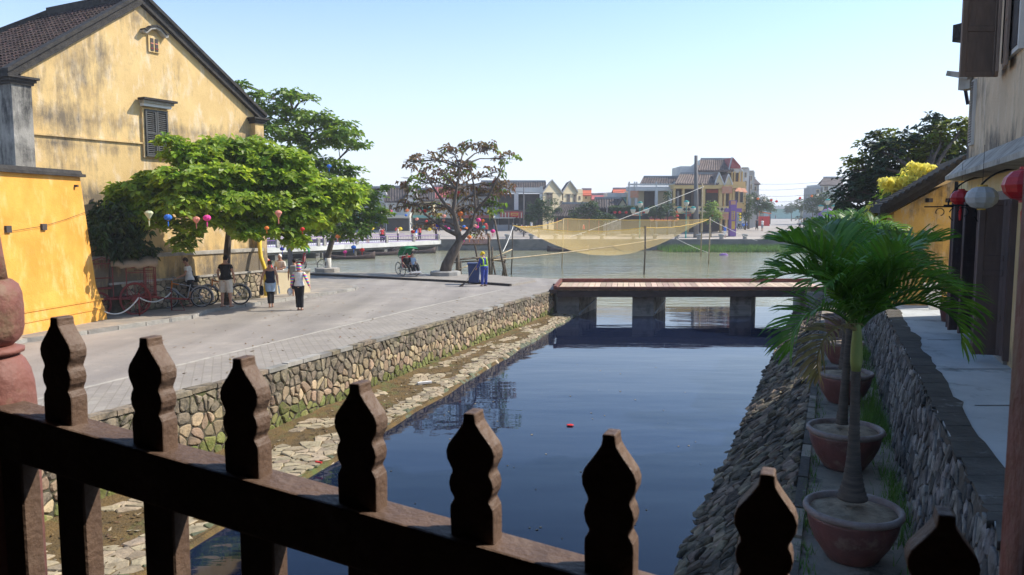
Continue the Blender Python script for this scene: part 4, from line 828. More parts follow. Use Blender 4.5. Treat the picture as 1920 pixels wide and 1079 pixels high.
# ================================================================== trees
def leafs(b, p, n, L, wid, cnt, droop=.25, keepers=None, flat=.5):
    """a rosette of folded leaves round direction n"""
    u, v = b.frame(n); a0 = U(0, 6.28)
    for k in range(cnt):
        a = a0 + 6.283 * k / cnt + U(-.35, .35); l = L * U(.7, 1.15)
        d = (u * math.cos(a) + v * math.sin(a) + n * U(-.1, flat)).normalized(); s = d.cross(n).normalized(); s = (s + n * U(-.5, .5)).normalized()
        q = p + d * (l * .06); tip = p + d * l - V((0, 0, droop * l * U(.3, 1.2))); m = p + d * (l * .6)
        hw = l * wid * .5; up = n * (.06 * l)
        vs = [q, m + s * hw + up, tip, m - s * hw + up]
        if keepers is not None: keepers.append(vs)
        else: b.add(vs, [(0, 2, 1), (0, 3, 2)])
def tree(name, label, trunk, blobs, leafmat, L=.22, wid=.5, dens=1.0, per=6, bark='bark', white=None, cat='tree', group=None, own=0, shell=.55, droop=.25, twigs=5, limbr=.07, mats2=None, pick=None, flat=.5, gap=.0, cut=None):
    """trunk: [(point, radius)...]; blobs: [(centre, (rx, ry, rz))...]"""
    t = thing(name, label, cat, trunk[0][0], group)
    b = MB(); b.tube([p for p, r in trunk], [r for p, r in trunk], 9); tr = obj('trunk', b, bark, t, True)
    if white:
        b = MB(); b.tube([p for p, r in white], [r for p, r in white], 9); obj('whitewash', b, 'white_bark', tr, True)
    top = [p for p, r in trunk[-max(2, len(trunk) // 2):]]
    for c, r in blobs:
        s = min(top, key=lambda q: (q - c).length * (1 if q.z < c.z else 1.6)); mid = s.lerp(c, .5) + V((U(-.2, .2), U(-.2, .2), (c - s).length * .08)); b = MB()
        b.tube([s, s.lerp(mid, .5) + V((0, 0, .05)), mid, c.lerp(mid, .3), c], [limbr, limbr * .8, limbr * .6, limbr * .45, limbr * .3], 6)
        for _ in range(twigs):
            a = mid.lerp(c, R()); e = c + V((U(-1, 1) * r[0], U(-1, 1) * r[1], U(-.6, .8) * r[2])) * .85; b.tube([a, a.lerp(e, .5) + V((0, 0, .06)), e], [limbr * .35, limbr * .22, .008], 4)
        obj('limb', b, bark, t)
    fs = MB(); ms = [leafmat] + ([mats2] if mats2 else []); keep = [] if own else None; cand = []
    for c, r in blobs:
        vol = (r[0] * r[1] * r[2]) ** (2 / 3); n = int(60 * vol * dens / (L * L) * .30)
        for _ in range(n):
            z = U(-1, 1); a = U(0, 6.283); q = math.sqrt(1 - z * z); rr = shell + (1 - shell) * R() if R() < .75 else R() ** .5
            d = V((q * math.cos(a), q * math.sin(a), z)); p = c + V((d.x * r[0], d.y * r[1], d.z * r[2])) * rr * (1 + .28 * noise.noise(d * 2.2 + c))
            if gap and noise.noise(p * (1.1 / max(.5, r[2]))) < -gap: continue
            if cut and cut(p): continue
            nn = (d * .5 + V((U(-.4, .4), U(-.4, .4), .9))).normalized()
            cand.append((p, nn))
    if own:
        cand.sort(key=lambda t_: (t_[0] - CAM).length + U(0, 1.5))
    left = own
    for p, nn in cand:
        fs.mi = 1 if (mats2 and pick(p)) else 0
        if left > 0:
            ks = []; leafs(fs, p, nn, L, wid, per, droop, ks, flat)
            for vs in ks:
                if left <= 0: break
                o = link('leaf', LEAF[leafmat], t); a, l_, tp, r_ = vs; Y_ = (tp - a); X_ = (l_ - r_); Z_ = X_.cross(Y_).normalized()
                M = Matrix(((X_.x, Y_.x, Z_.x, a.x), (X_.y, Y_.y, Z_.y, a.y), (X_.z, Y_.z, Z_.z, a.z), (0, 0, 0, 1))); o.matrix_parent_inverse = wmat(t).inverted() @ M; left -= 1
        else: leafs(fs, p, nn, L, wid, per, droop, None, flat)
    obj('foliage', fs, ms, t, kind='stuff'); return t
LEAF = {}
b = MB(); b.add([V((0, 0, 0)), V((.22, .25, .02)), V((.48, .6, .03)), V((.36, .88, .02)), V((0, 1, 0)), V((-.36, .88, .02)), V((-.48, .6, .03)), V((-.22, .25, .02))], [(0, 1, 2, 3, 4), (0, 4, 5, 6, 7)])
LEAF['almond_leaf'] = b.mesh('leaf', 'almond_leaf')
def BL(px, py, Y, rx, rz, ry=None):
    k = Y / FP; return (at(px, py, Y), (rx * k, ry if ry else rx * k * .6, rz * k * 1.15))
# sea almond in front of the yellow house
base = gr(424, 566, .3)
tk = [(V((base.x, base.y, .2)), .17), (at(424, 520, base.y), .13), (at(426, 470, base.y), .12), (at(430, 430, base.y), .11), (at(420, 390, base.y - .3), .09), (at(400, 340, base.y - .8), .06)]
tree('almond_tree', 'broad sea almond tree with tiers of glossy leaves in front of the yellow gable', tk,
     [BL(232, 357, 24.0, 38, 13, .35), BL(222, 378, 24.0, 34, 14, .3), BL(256, 398, 24.2, 36, 15, .3), BL(292, 418, 24.5, 34, 15, .35), BL(262, 352, 24.2, 40, 15, .4), BL(310, 372, 24.6, 46, 20, .5), BL(375, 305, 25, 46, 20, .8), BL(560, 405, 26.5, 50, 22, 1.0), BL(500, 300, 26, 50, 20, 1.0), BL(655, 365, 28, 34, 18, 1.0), BL(268, 372, 24.4, 45, 18, .45), BL(300, 340, 24.8, 45, 17, .7), BL(322, 268, 24.2, 28, 11, .5), BL(350, 290, 24.6, 45, 18, .8), BL(345, 335, 24, 60, 24, .9), BL(410, 280, 25.5, 55, 20, 1.1), BL(470, 285, 26, 50, 22, 1.1),
      BL(410, 330, 25, 70, 26, 1.3), BL(480, 335, 26, 70, 26, 1.4), BL(545, 330, 26.5, 50, 20, 1.3), BL(430, 378, 25, 70, 24, 1.3), BL(510, 385, 26, 75, 26, 1.4), BL(585, 360, 27, 50, 24, 1.3), BL(350, 385, 24, 55, 20, .9), BL(590, 405, 27.5, 50, 24, 1.2),
      BL(350, 425, 24.6, 38, 18, .5), BL(343, 456, 24.6, 24, 16, .4), BL(395, 412, 24.8, 38, 14, .8), BL(455, 420, 25.5, 40, 16, .9), BL(380, 365, 24.8, 60, 24, 1.0), BL(640, 355, 27.5, 36, 18, 1.0), BL(540, 300, 26.5, 46, 18, 1.0), BL(470, 440, 25, 26, 10, .6), BL(520, 428, 26, 45, 16, 1.0), BL(556, 452, 26.2, 22, 14, .6), BL(630, 385, 27.5, 34, 20, 1.0), BL(290, 395, 24.5, 30, 10, .5)],
     'almond_leaf', L=.25, wid=.62, dens=1.15, per=6, own=300, twigs=4, limbr=.06, flat=.6, gap=.36, cut=lambda p: (p - H0).dot(hn) < .25)
# second almond by the river
base = gr(614, 509, -.05)
def F(px, py): return at(px, py, base.y)
tree('almond_tree', 'tall layered almond tree with whitewashed trunk at the river edge', [(V((base.x, base.y, -.2)), .20), (F(615, 480), .17), (F(620, 460), .16), (F(628, 435), .17), (F(620, 400), .14), (F(600, 340), .12), (F(570, 270), .09), (F(550, 210), .06)],
     [BL(452, 160, 44, 20, 6), BL(480, 178, 44, 22, 7), BL(540, 178, 44, 36, 9), BL(578, 186, 45, 26, 7), BL(505, 205, 44, 46, 14), BL(575, 222, 45, 60, 15), BL(635, 232, 45, 36, 9), BL(510, 245, 44, 52, 18), BL(590, 262, 45, 66, 16), BL(660, 272, 46, 38, 9), BL(640, 250, 44, 40, 10),
      BL(545, 295, 44, 58, 18), BL(610, 312, 45, 50, 14), BL(655, 322, 45, 30, 10), BL(590, 345, 44, 62, 20), BL(650, 352, 46, 52, 18), BL(690, 372, 45, 38, 15), BL(722, 352, 45, 16, 4), BL(620, 392, 44, 70, 24), BL(680, 408, 45, 46, 18), BL(716, 402, 46, 24, 10), BL(650, 432, 44, 55, 16), BL(590, 430, 45, 40, 14), BL(560, 370, 44, 40, 20)],
     'almond_leaf_far', L=.34, wid=.6, dens=1.15, per=5, twigs=4, limbr=.09, white=[(V((base.x, base.y, -.15)), .215), (F(615, 496), .19), (F(615, 484), .182)], gap=.22)
b = MB(); b.lathe([(.75, -.1), (.75, .14), (.68, .16)], 8, (base.x, base.y, 0)); obj('tree_kerb', b, 'old_kerb', label='low kerb ring round the whitewashed almond trunk', cat='kerb')
# leaning brown leaved tree
base = gr(832, 517, -.05); G_ = lambda px, py, dy=0: at(px, py, base.y + dy)
tr3 = [(V((base.x, base.y, -.2)), .36), (G_(838, 497), .31), (G_(848, 477), .28), (G_(862, 452), .22), (G_(856, 425), .15), (G_(850, 395), .11), (G_(856, 355), .07), (G_(862, 315), .04)]
t3 = tree('almond_tree', 'leaning bare limbed tree with sparse russet leaves and hanging lanterns', tr3,
     [BL(775, 305, 45, 24, 12), BL(805, 300, 44, 34, 14), BL(845, 285, 46, 34, 13), BL(885, 272, 45, 30, 10), BL(918, 278, 45, 26, 12), BL(948, 298, 45, 26, 14), BL(825, 325, 46, 44, 18), BL(875, 315, 44, 44, 16), BL(925, 330, 45, 34, 18), BL(785, 345, 45, 38, 18), BL(850, 355, 45, 46, 18), BL(905, 362, 45, 42, 18), BL(945, 350, 45, 24, 14),
      BL(770, 385, 45, 36, 16), BL(820, 392, 46, 34, 14), BL(880, 395, 45, 40, 12), BL(925, 388, 45, 28, 12), BL(795, 422, 45, 28, 8), BL(890, 440, 45, 26, 8)],
     'brown_leaf', L=.27, wid=.36, dens=.46, per=4, twigs=12, limbr=.06, droop=.8, mats2='almond_leaf_far', pick=lambda p: noise.noise(p * .7) > .36 or R() < .08,
     white=[(V((base.x, base.y, -.2)), .315), (G_(838, 497), .285), (G_(846, 481), .262)], gap=.12)
for pts, rr in (([(862, 452), (874, 440), (884, 425), (892, 395), (889, 350), (880, 310)], [.15, .12, .10, .07, .05, .03]), ([(856, 440), (838, 432), (815, 415), (797, 402), (780, 380)], [.13, .10, .08, .06, .03]), ([(889, 400), (915, 370), (930, 340), (945, 310)], [.09, .07, .05, .03]), ([(852, 405), (828, 375), (808, 345), (795, 315)], [.10, .08, .05, .03])):
    b = MB(); b.tube([G_(*p) for p in pts], rr, 7); obj('limb', b, 'bark', t3, True)
b = MB(); b.lathe([(.85, -.1), (.85, .17), (.78, .2), (.3, .2)], 10, (base.x + .1, base.y, 0)); obj('tree_kerb', b, 'concrete', label='round raised concrete ring at the foot of the leaning tree', cat='kerb')
# dark leafy climber behind the courtyard wall
base = V((-12.6, 24.2, .3))
tree('schefflera_tree', 'dark glossy bush hanging over the old cart beside the bright wall', [(base, .07), (base + V((.1, .1, 1.4)), .06), (base + V((.2, 0, 2.4)), .04)],
     [BL(205, 405, 23.8, 42, 24, .4), BL(235, 440, 24.5, 45, 24, .4), BL(210, 462, 24.1, 42, 20, .3), BL(262, 472, 24.8, 34, 18, .4), BL(182, 430, 23.6, 20, 34, .3), BL(240, 410, 24.4, 34, 20, .4)],
     'dark_leaf', L=.24, wid=.36, dens=1.1, per=7, twigs=3, limbr=.03, droop=.6, cut=lambda p: (p - H0).dot(hn) < .1)
# big dark tree behind the lean-to
base = V((15.5, 30, 1.0))
tree('rain_tree', 'large dense dark tree rising behind the ochre lean-to', [(base, .35), (base + V((0, 0, 2)), .28), (base + V((.3, 0, 3.6)), .2)],
     [BL(1600, 355, 33, 40, 26), BL(1640, 330, 33, 55, 36), BL(1690, 300, 32, 60, 44), BL(1660, 270, 33, 40, 24), BL(1625, 275, 33, 22, 18), BL(1735, 270, 32, 48, 34), BL(1775, 260, 31, 40, 34), BL(1620, 395, 33, 55, 30), BL(1700, 370, 32, 80, 50), BL(1780, 310, 31, 55, 45), BL(1790, 380, 31, 60, 60), BL(1640, 440, 33, 80, 40), BL(1752, 228, 32, 18, 16), BL(1805, 240, 31, 24, 22), BL(1840, 300, 31, 50, 60), BL(1600, 320, 33, 30, 26), BL(1580, 370, 33, 26, 20), BL(1660, 350, 32, 60, 40), BL(1730, 320, 31.5, 60, 40)],
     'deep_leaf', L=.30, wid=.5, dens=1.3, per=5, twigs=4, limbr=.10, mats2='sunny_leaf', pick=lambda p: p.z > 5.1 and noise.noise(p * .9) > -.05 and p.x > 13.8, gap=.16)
# yellow flowering shrub
ys = thing('flowering_shrub', 'shrub with drooping pale yellow bracts showing over the lean-to roof edge', 'shrub', (10, 22.5, 1.1))
b = MB()
for px, py, rx, rz in ((1641, 403, 20, 17), (1660, 400, 12, 12), (1678, 347, 24, 12), (1690, 341, 14, 9), (1716, 322, 11, 14), (1734, 320, 14, 10), (1625, 412, 9, 12)):
    c, r = BL(px, py, 22.3, rx, rz, .3)
    for _ in range(int(rx * 1.8)):
        p = c + V((U(-1, 1) * r[0], U(-1, 1) * .3, U(-.8, 1) * r[2])); leafs(b, p, V((U(-.3, .3), -.3, 1)).normalized(), .20, .42, 5, .9, None, .2)
obj('bract', b, 'yellow_bract', ys, kind='stuff')
b = MB()
for px, py, rx, rz in ((1650, 430, 30, 24), (1690, 380, 40, 26), (1635, 425, 20, 12), (1730, 345, 30, 20)):
    c, r = BL(px, py, 22.8, rx, rz, .4)
    for _ in range(int(rx * 4)): leafs(b, c + V((U(-1, 1) * r[0], U(-1, 1) * .4, U(-1, 1) * r[2])), V((U(-.4, .4), U(-.4, .4), 1)).normalized(), .2, .45, 5)
obj('foliage', b, 'almond_leaf_far', ys, kind='stuff')
b = MB(); b.tube([(9.7, 22.8, .9), (9.9, 22.8, 2.4), (10.6, 22.8, 3.9)], [.06, .05, .02], 6); obj('stem', b, 'bark', ys)

# ================================================================== pots and palms on the planter path
def pot(c, w_, label, tall=False):
    t = thing('glazed_pot', label, 'plant pot', c, 'large glazed pots in a row on the planter path'); r = w_ / 2; h = .56 * w_ if not tall else .95 * w_
    b = MB(); pf = [(r * .50, 0), (r * .53, .02), (r * .56, h * .08), (r * .74, h * .32), (r * .87, h * .58), (r * .92, h * .80), (r * .93, h * .86)] if not tall else [(r * .55, 0), (r * .6, h * .1), (r * .78, h * .5), (r * .9, h * .86)]
    b.lathe(pf, 36, c); obj('bowl', b, 'glazed_pot', t, True)
    b = MB(); b.lathe([(r * .92, h * .85), (r * .96, h * .87), (r, h * .91), (r, h * .96), (r * .97, h), (r * .90, h * .995), (r * .87, h * .93), (r * .86, h * .88)], 40, c, False); obj('rim', b, 'pot_rim', t, True)
    b = MB()
    b.lathe([(r * .88, h * .86), (r * .86, h * .90), (r * .5, h * .93), (r * .2, h * .96), (.001, h * .97)], 24, c, False); b.v = [(x, y, z + .025 * noise.noise((x * 9, y * 9, 0))) for x, y, z in b.v]; obj('soil', b, 'pot_soil', t, True); return h
def frond_mesh(L, bow, el, ll, n=30, dry=False, seed=0, notch=0.0):
    """one arching feather leaf leaving the origin towards +Y"""
    random.seed(seed); pts = []; p = V((0, 0, 0)); a = el; N = 22; ds = L / N
    for i in range(N + 1):
        pts.append(p.copy()); p = p + V((0, math.cos(a), math.sin(a))) * ds; a -= bow / N * (.35 + 1.3 * i / N)
    b = MB(); b.tube(pts, [.022 * (1 - .85 * i / N) + .003 for i in range(N + 1)], 5)
    for i in range(n):
        t = .13 + .87 * i / (n - 1); f = t * N; k = min(N - 1, int(f)); q = pts[k].lerp(pts[k + 1], f - k); tg = (pts[k + 1] - pts[k]).normalized(); up = V((1, 0, 0)).cross(tg)
        l = ll * (math.sin(math.pi * min(1, (.16 + .80 * t))) ** .7 * .95 + .1) * U(.85, 1.1)
        for s in (-1, 1):
            if R() < notch: continue
            fw = .45 + .75 * t; d = (V((s, 0, 0)) * (1.0 - .35 * t) + tg * fw + up * U(.30, .75)).normalized()
            wv = (d.cross(up)).normalized() * .5 + up * .5 * s * 0; wv = (tg - d * tg.dot(d)).normalized() * .016 * U(.8, 1.2); e0 = q; e1 = q + d * l * .4; e2 = q + d * l * .75 - V((0, 0, l * .10)); e3 = q + d * l * .96 - V((0, 0, l * U(.18, .34)))
            b.add([e0 - wv * .5, e0 + wv * .5, e1 + wv, e1 - wv, e2 + wv * .75, e2 - wv * .75, e3], [(0, 1, 2, 3), (3, 2, 4, 5), (5, 4, 6)])
    random.seed(seed * 7 + 5); return b.mesh('frond', 'palm_leaf_dry' if dry else 'palm_leaf')
FR = [frond_mesh(1.45, 1.9, 1.15, .60, 34, seed=21), frond_mesh(1.55, 2.2, .95, .62, 34, seed=22), frond_mesh(1.35, 1.5, 1.35, .58, 32, seed=23), frond_mesh(1.4, 2.6, .75, .56, 32, seed=24)]
FRD = frond_mesh(1.15, 2.7, .35, .42, 26, True, seed=31)
def palm(label, base, top, r0, r1, shaft, fronds, sc=1.0, dry=None):
    t = thing('potted_palm', label, 'palm', base, 'potted palms in a row on the planter path'); b = MB(); n = 60
    pts = [base.lerp(top, i / n) for i in range(n + 1)]; rs = []
    for i in range(n + 1): k = i / n; r = r1 + (r0 - r1) * math.exp(-k * 4.6); rs.append(r * (1.05 if i % 2 else .965))
    b.tube(pts, rs, 14); obj('trunk', b, 'palm_trunk', t, True)
    b = MB(); e = top + (top - base).normalized() * shaft; b.tube([top - V((0, 0, .01)), top.lerp(e, .2), top.lerp(e, .6), e, e + V((0, 0, .10))], [r1 * 1.05, r1 * 1.35, r1 * 1.25, r1 * .9, r1 * .5], 12); obj('crown_shaft', b, 'palm_shaft', t, True)
    for k, (az, fi, s) in enumerate(fronds):
        o = link('frond', FR[fi], t); M = Matrix.Translation(e + V((0, 0, U(-.05, .05)))) @ Matrix.Rotation(-math.radians(az), 4, 'Z') @ Matrix.Rotation(U(-.15, .15), 4, 'Y') @ Matrix.Scale(s * sc, 4); o.matrix_parent_inverse = wmat(t).inverted() @ M
    if dry is not None:
        for az in dry:
            o = link('frond', FRD, t, label='drooping yellow-brown dry frond'); M = Matrix.Translation(e - V((0, 0, .02))) @ Matrix.Rotation(-math.radians(az), 4, 'Z') @ Matrix.Scale(sc, 4); o.matrix_parent_inverse = wmat(t).inverted() @ M
    return t
# azimuth: degrees clockwise from straight away from the camera
def psp(px, Y): return V((px_to_x(px, Y), Y, -.1))
def px_to_x(px, Y): return (px - 960) / FP * (Y * _c + (HC - 0) * _s)
P1 = gr(1600, 985, -.1); P1 = V((3.47 * 1.02, 7.95, -.1)); 
def potpos(px, py, z, ): return gr(px, py, z)
rims = [(1600, 952, 184), (1585, 803, 140), (1583, 698, 105), (1580, 640, 78), (1569, 592, 50)]
names = ['largest and nearest glazed pot, at the front of the row', 'second glazed pot, with a thick grey palm trunk', 'third glazed pot, half way down the path', 'fourth pot, small and red beyond the third', 'narrow tall red pot at the far end of the row']
pots = []
for (px, py, wp_), nm in zip(rims, names):
    Y = None; w0 = 1.0 if px != 1569 else .72; h0 = .56 if px != 1569 else .68
    p = gr(px, py, -.1 + h0); w_ = wp_ / FP * p.y * 1.01; h = .56 * w_; tall = px == 1569
    p = gr(px, py, -.1 + (.56 if not tall else .95) * w_ * .97); c = V((p.x, p.y, -.1)); pots.append((c, pot(c, w_, nm, tall)))
c, h = pots[0]; Yp = c.y
palm('tallest fan-crowned palm in the nearest pot with arching feather fronds', at(1598, 935, Yp), at(1605, 694, Yp), .15, .043, .42, [(2, 2, 1.25), (95, 2, 1.2), (262, 2, 1.2), (180, 2, 1.1), (50, 2, 1.2), (310, 2, 1.2), (268, 0, .98), (245, 3, 1.0), (295, 0, 1.0), (318, 2, 1.0), (345, 2, .95), (20, 2, .95), (48, 2, 1.0), (70, 0, 1.05), (92, 1, 1.05), (112, 3, 1.05), (200, 2, .9), (160, 2, .85), (225, 0, .85), (132, 0, .9)], .82, dry=[236])
c, h = pots[1]; palm('dark trunked palm in the second pot, its crown merging with the first', at(1578, 795, c.y), at(1594, 612, c.y), .085, .05, .42, [(275, 0, 1), (305, 2, 1), (335, 2, 1), (5, 2, 1), (35, 2, 1), (65, 0, 1), (92, 0, 1), (240, 1, .9), (120, 1, 1), (190, 2, .9), (150, 0, .9)], .84)
c, h = pots[2]; palm('third palm back, bright fronds rising above the first two', at(1583, 692, c.y), at(1592, 545, c.y), .11, .07, .42, [(270, 0, 1), (300, 2, 1), (330, 2, 1), (0, 2, 1), (30, 2, 1), (60, 0, 1), (90, 0, 1), (240, 1, .9), (120, 1, 1), (180, 2, .9)], .9)
c, h = pots[3]; palm('fourth palm back, only its upper fronds visible', at(1580, 634, c.y), at(1600, 500, c.y), .10, .07, .42, [(270, 1, 1), (300, 0, 1), (330, 2, 1), (0, 2, 1), (30, 2, 1), (60, 0, 1), (90, 1, 1), (210, 1, .9), (150, 1, 1)], .9)
c, h = pots[4]; palm('farthest palm of the row, in the narrow red pot', at(1569, 588, c.y), at(1625, 480, c.y + .6), .07, .05, .4, [(270, 1, 1), (300, 0, 1), (330, 2, 1), (0, 2, 1), (30, 2, 1), (60, 0, 1), (90, 1, 1), (210, 1, .9), (150, 1, 1)], .9)
# weeds on the path
b = MB()
def tuft(x, y, z, n, h, sp):
    for _ in range(n):
        px_, py_ = x + random.gauss(0, sp), y + random.gauss(0, sp * 2); a = U(0, 6.28); l = h * U(.5, 1.2); dx, dy = math.cos(a), math.sin(a); w_ = .006
        b.add([(px_ - dy * w_, py_ + dx * w_, z), (px_ + dy * w_, py_ - dx * w_, z), (px_ + dx * l * .5, py_ + dy * l * .5, z + l)], [(0, 1, 2)])
for i in range(110):
    Y = U(6, 22); tuft(rwall(Y) - .06 - abs(random.gauss(0, .10)), Y, -.1, 26 if noise.noise((Y * .6, 0, 0)) > 0 else 7, .20, .06)
for Y, dx in ((12.4, -.2), (13.0, -.12), (12.7, -.3), (13.5, -.2), (11.9, -.12)): tuft(rwall(Y) + dx, Y, -.1, 160, .26, .10)
for i in range(50): Y = U(6, 20); tuft(padge(Y) + .16, Y, -.1, 12, .12, .05)
obj('path_weeds', b, 'grass_blade', label='green weeds and grass growing along the planter path', kind='stuff')
# potted shrub by the doors
p = gr(1776, 603, 1.1); pp_ = thing('potted_shrub', 'small leafy shrub in a terracotta pot beside the shop doors', 'plant', p)
b = MB(); b.lathe([(.11, 0), (.16, .26), (.18, .28), (.18, .31), (.15, .31)], 18, p); obj('pot', b, 'glazed_pot', pp_, True); b = MB()
for _ in range(110): leafs(b, p + V((U(-.24, .24), U(-.24, .24), U(.35, 1.0))), V((U(-.5, .5), U(-.5, .5), 1)).normalized(), .10, .5, 4)
obj('foliage', b, 'dark_leaf', pp_, kind='stuff'); b = MB(); b.tube([p + V((0, 0, .28)), p + V((.03, 0, .9))], .015, 5); obj('stem', b, 'bark', pp_)
# fallen leaves
b = MB()
for i in range(420):
    px_, py_ = U(300, 1000), U(520, 720); q = st(px_, py_)
    if q.x > wallx(q.y) - .3 or R() > .5 + .5 * (py_ < 600): continue
    a = U(0, 6.28); l = U(.03, .07); d = V((math.cos(a), math.sin(a), 0)) * l; s = V((-d.y, d.x, 0)) * .5; c = q + V((0, 0, .10 if (q.y > 37) else .012)); b.add([c - d, c + s, c + d + V((0, 0, .02)), c - s], [(0, 1, 2, 3)])
obj('fallen_leaves', b, 'brown_leaf', label='scattered fallen leaves on the road and paving', kind='stuff')
# ================================================================== people
def remesh(b, name, m, vox, sm=2):
    me0 = b.mesh(name, m); o = bpy.data.objects.new('t', me0); col.objects.link(o)
    r = o.modifiers.new('r', 'REMESH'); r.mode = 'VOXEL'; r.voxel_size = vox; r.use_smooth_shade = True
    if sm: s = o.modifiers.new('s', 'SMOOTH'); s.factor = .5; s.iterations = sm
    dg = bpy.context.evaluated_depsgraph_get(); me = bpy.data.meshes.new_from_object(o.evaluated_get(dg)); me.name = name
    bpy.data.objects.remove(o); bpy.data.meshes.remove(me0); return me
def person(label, H=1.7, lean=0.0, hip=None, knee=((-.10, .0, .50), (.10, .0, .50)), ank=((-.11, 0, .09), (.11, 0, .09)), elb=((-.25, 0, 1.15), (.25, 0, 1.15)), wri=((-.27, .06, .90), (.27, .06, .90)),
           shirt='white', sleeve=.5, legs='black', leglen=1.0, hair='black_hair', long_hair=False, skin='skin', head=0.0, sit=False, slim=1.0, shoes='sandal', vox=.012, hat=None, skirt=None, extra=None, loose=.02):
    """local space: faces +Y, feet at z = 0"""
    k = H / 1.7; t = thing('person', label, 'person'); hz = .93 if not sit else .56
    hips = hip or ((-.09, 0, hz - .02), (.09, 0, hz - .02))
    RT = Matrix.Translation((0, 0, hz)) @ Matrix.Rotation(-lean, 4, 'X') @ Matrix.Translation((0, 0, -.93))      # upper body
    def up(p): return RT @ V(p)
    S = Matrix.Scale(k, 4)
    tor = [(.84, .13, .10), (.90, .165, .115), (.97, .16, .115), (1.08, .135, .10), (1.22, .155, .11), (1.34, .175, .108), (1.42, .165, .09), (1.465, .085, .07), (1.50, .053, .055), (1.56, .05, .053)]
    def torso(b, ex, z0, z1):
        pts = [(z, rx, ry) for z, rx, ry in tor if z0 <= z <= z1]; vs = []; n = 16; fs = []
        for z, rx, ry in pts:
            for i in range(n): a = 6.28319 * i / n; x_ = ex + (.024 if ex > 0 and z < 1.0 else 0); vs.append(S @ up((math.cos(a) * (rx * slim + x_), math.sin(a) * (ry * slim + x_), z)))
        for j in range(len(pts) - 1):
            for i in range(n): a, c = j * n + i, j * n + (i + 1) % n; fs.append((a, c, c + n, a + n))
        fs.append(tuple(range(n - 1, -1, -1))); fs.append(tuple(range((len(pts) - 1) * n, len(pts) * n))); b.add(vs, fs)
    def lerp(a, c, f): return a.lerp(c, f)
    sh = [up((-.165, 0, 1.395)), up((.165, 0, 1.395))]; el = [up(e) for e in elb]; wr = [up(e) for e in wri]
    def arm(b, i, ex, f):
        s, e, w = sh[i], el[i], wr[i]
        if f <= 1: q = lerp(s, e, f); b.tube([S @ s, S @ lerp(s, q, .5), S @ q], [.055 * k + ex, .05 * k + ex, (.055 - .014 * f) * k + ex * 1.1], 10)
        else: q = lerp(e, w, f - 1); b.tube([S @ s, S @ lerp(s, e, .5), S @ e, S @ q], [.055 * k + ex, .047 * k + ex, .041 * k + ex, .032 * k + ex], 10)
    def leg(b, i, ex, f):
        h, kn, a = V(hips[i]), V(knee[i]), V(ank[i])
        P_ = [h + V((0, 0, .02)), lerp(h, kn, .4), kn, lerp(kn, a, .35), a]; r = [.088, .078, .054, .052, .036]; L_ = [0, .25, .5, .68, 1.0]
        if f >= 1: b.tube([S @ p for p in P_], [x * k * slim + ex for x in r], 10)
        else:
            PP = [p for p, l in zip(P_, L_) if l < f]; rr = [x for x, l in zip(r, L_) if l < f]; j = len(PP); g = (f - L_[j - 1]) / (L_[j] - L_[j - 1]); PP.append(lerp(P_[j - 1], P_[j], g)); rr.append(r[j - 1] + (r[j] - r[j - 1]) * g)
            b.tube([S @ p for p in PP], [x * k * slim + ex * (1 + .5 * i_ / len(PP)) for i_, x in enumerate(rr)], 12)
    b = MB(); torso(b, 0, .84, 1.56)
    hc = up((0, .02, 1.61)); HM = (RT.to_3x3() @ Matrix.Rotation(head, 3, 'X'))
    b.ell(S @ hc, (.074 * k, .092 * k, .112 * k), 16, 12, HM); b.ell(S @ (hc + HM @ V((0, .03, -.065))), (.05 * k, .055 * k, .05 * k), 12, 8, HM)
    b.ell(S @ (hc + HM @ V((0, .095, -.015))), (.014 * k, .02 * k, .024 * k), 8, 6, HM)
    for s in (-1, 1): b.ell(S @ (hc + HM @ V((s * .078, -.005, -.01))), (.012 * k, .02 * k, .032 * k), 8, 6, HM)
    b.tube([S @ up((0, 0, 1.44)), S @ (hc - HM @ V((0, .01, .05)))], [.052 * k, .05 * k], 10)
    for i in (0, 1):
        arm(b, i, 0, 2.0); d = (wr[i] - el[i]).normalized(); pc_ = wr[i] + d * .045; u, v = b.frame(d); side = V((1, 0, 0)) if abs(d.x) < .8 else V((0, 1, 0)); side = (side - d * side.dot(d)).normalized(); nr = d.cross(side)
        # palm is thin across, broad front to back
        b.tube([S @ wr[i], S @ (wr[i] + d * .03), S @ (wr[i] + d * .085)], [(.026 * k, .026 * k), (.03 * k, .026 * k), (.03 * k, .022 * k)], 10)
        for f_, (o_, ln_) in enumerate(((-.027, .062), (-.009, .075), (.009, .070), (.027, .055))):
            q0_ = wr[i] + d * .075 + nr * o_; q1_ = q0_ + d * ln_ * .55; q2_ = q1_ + d * ln_ * .4 + side * (.018 * (1 if i == 0 else -1)); b.tube([S @ q0_, S @ q1_, S @ q2_], [.0105 * k, .0098 * k, .009 * k], 6)
        q0_ = wr[i] + d * .03 + nr * .026; b.tube([S @ q0_, S @ (q0_ + d * .03 + nr * .022), S @ (q0_ + d * .055 + nr * .026)], [.0125 * k, .0115 * k, .0095 * k], 6)
        leg(b, i, 0, 1.0); a = V(ank[i]); kn = V(knee[i]); ff = V((0, 1, 0)); b.tube([S @ (a + V((0, -.035, -.04))), S @ (a + V((0, .05, -.05))), S @ (a + V((0, .15, -.065)))], [(.036 * k, .036 * k), (.04 * k, .032 * k), (.036 * k, .02 * k)], 10)
    link('body', remesh(b, 'body', skin, vox), t)
    b = MB(); torso(b, .016 * k, .90, 1.42 if sleeve > 0 else 1.36)
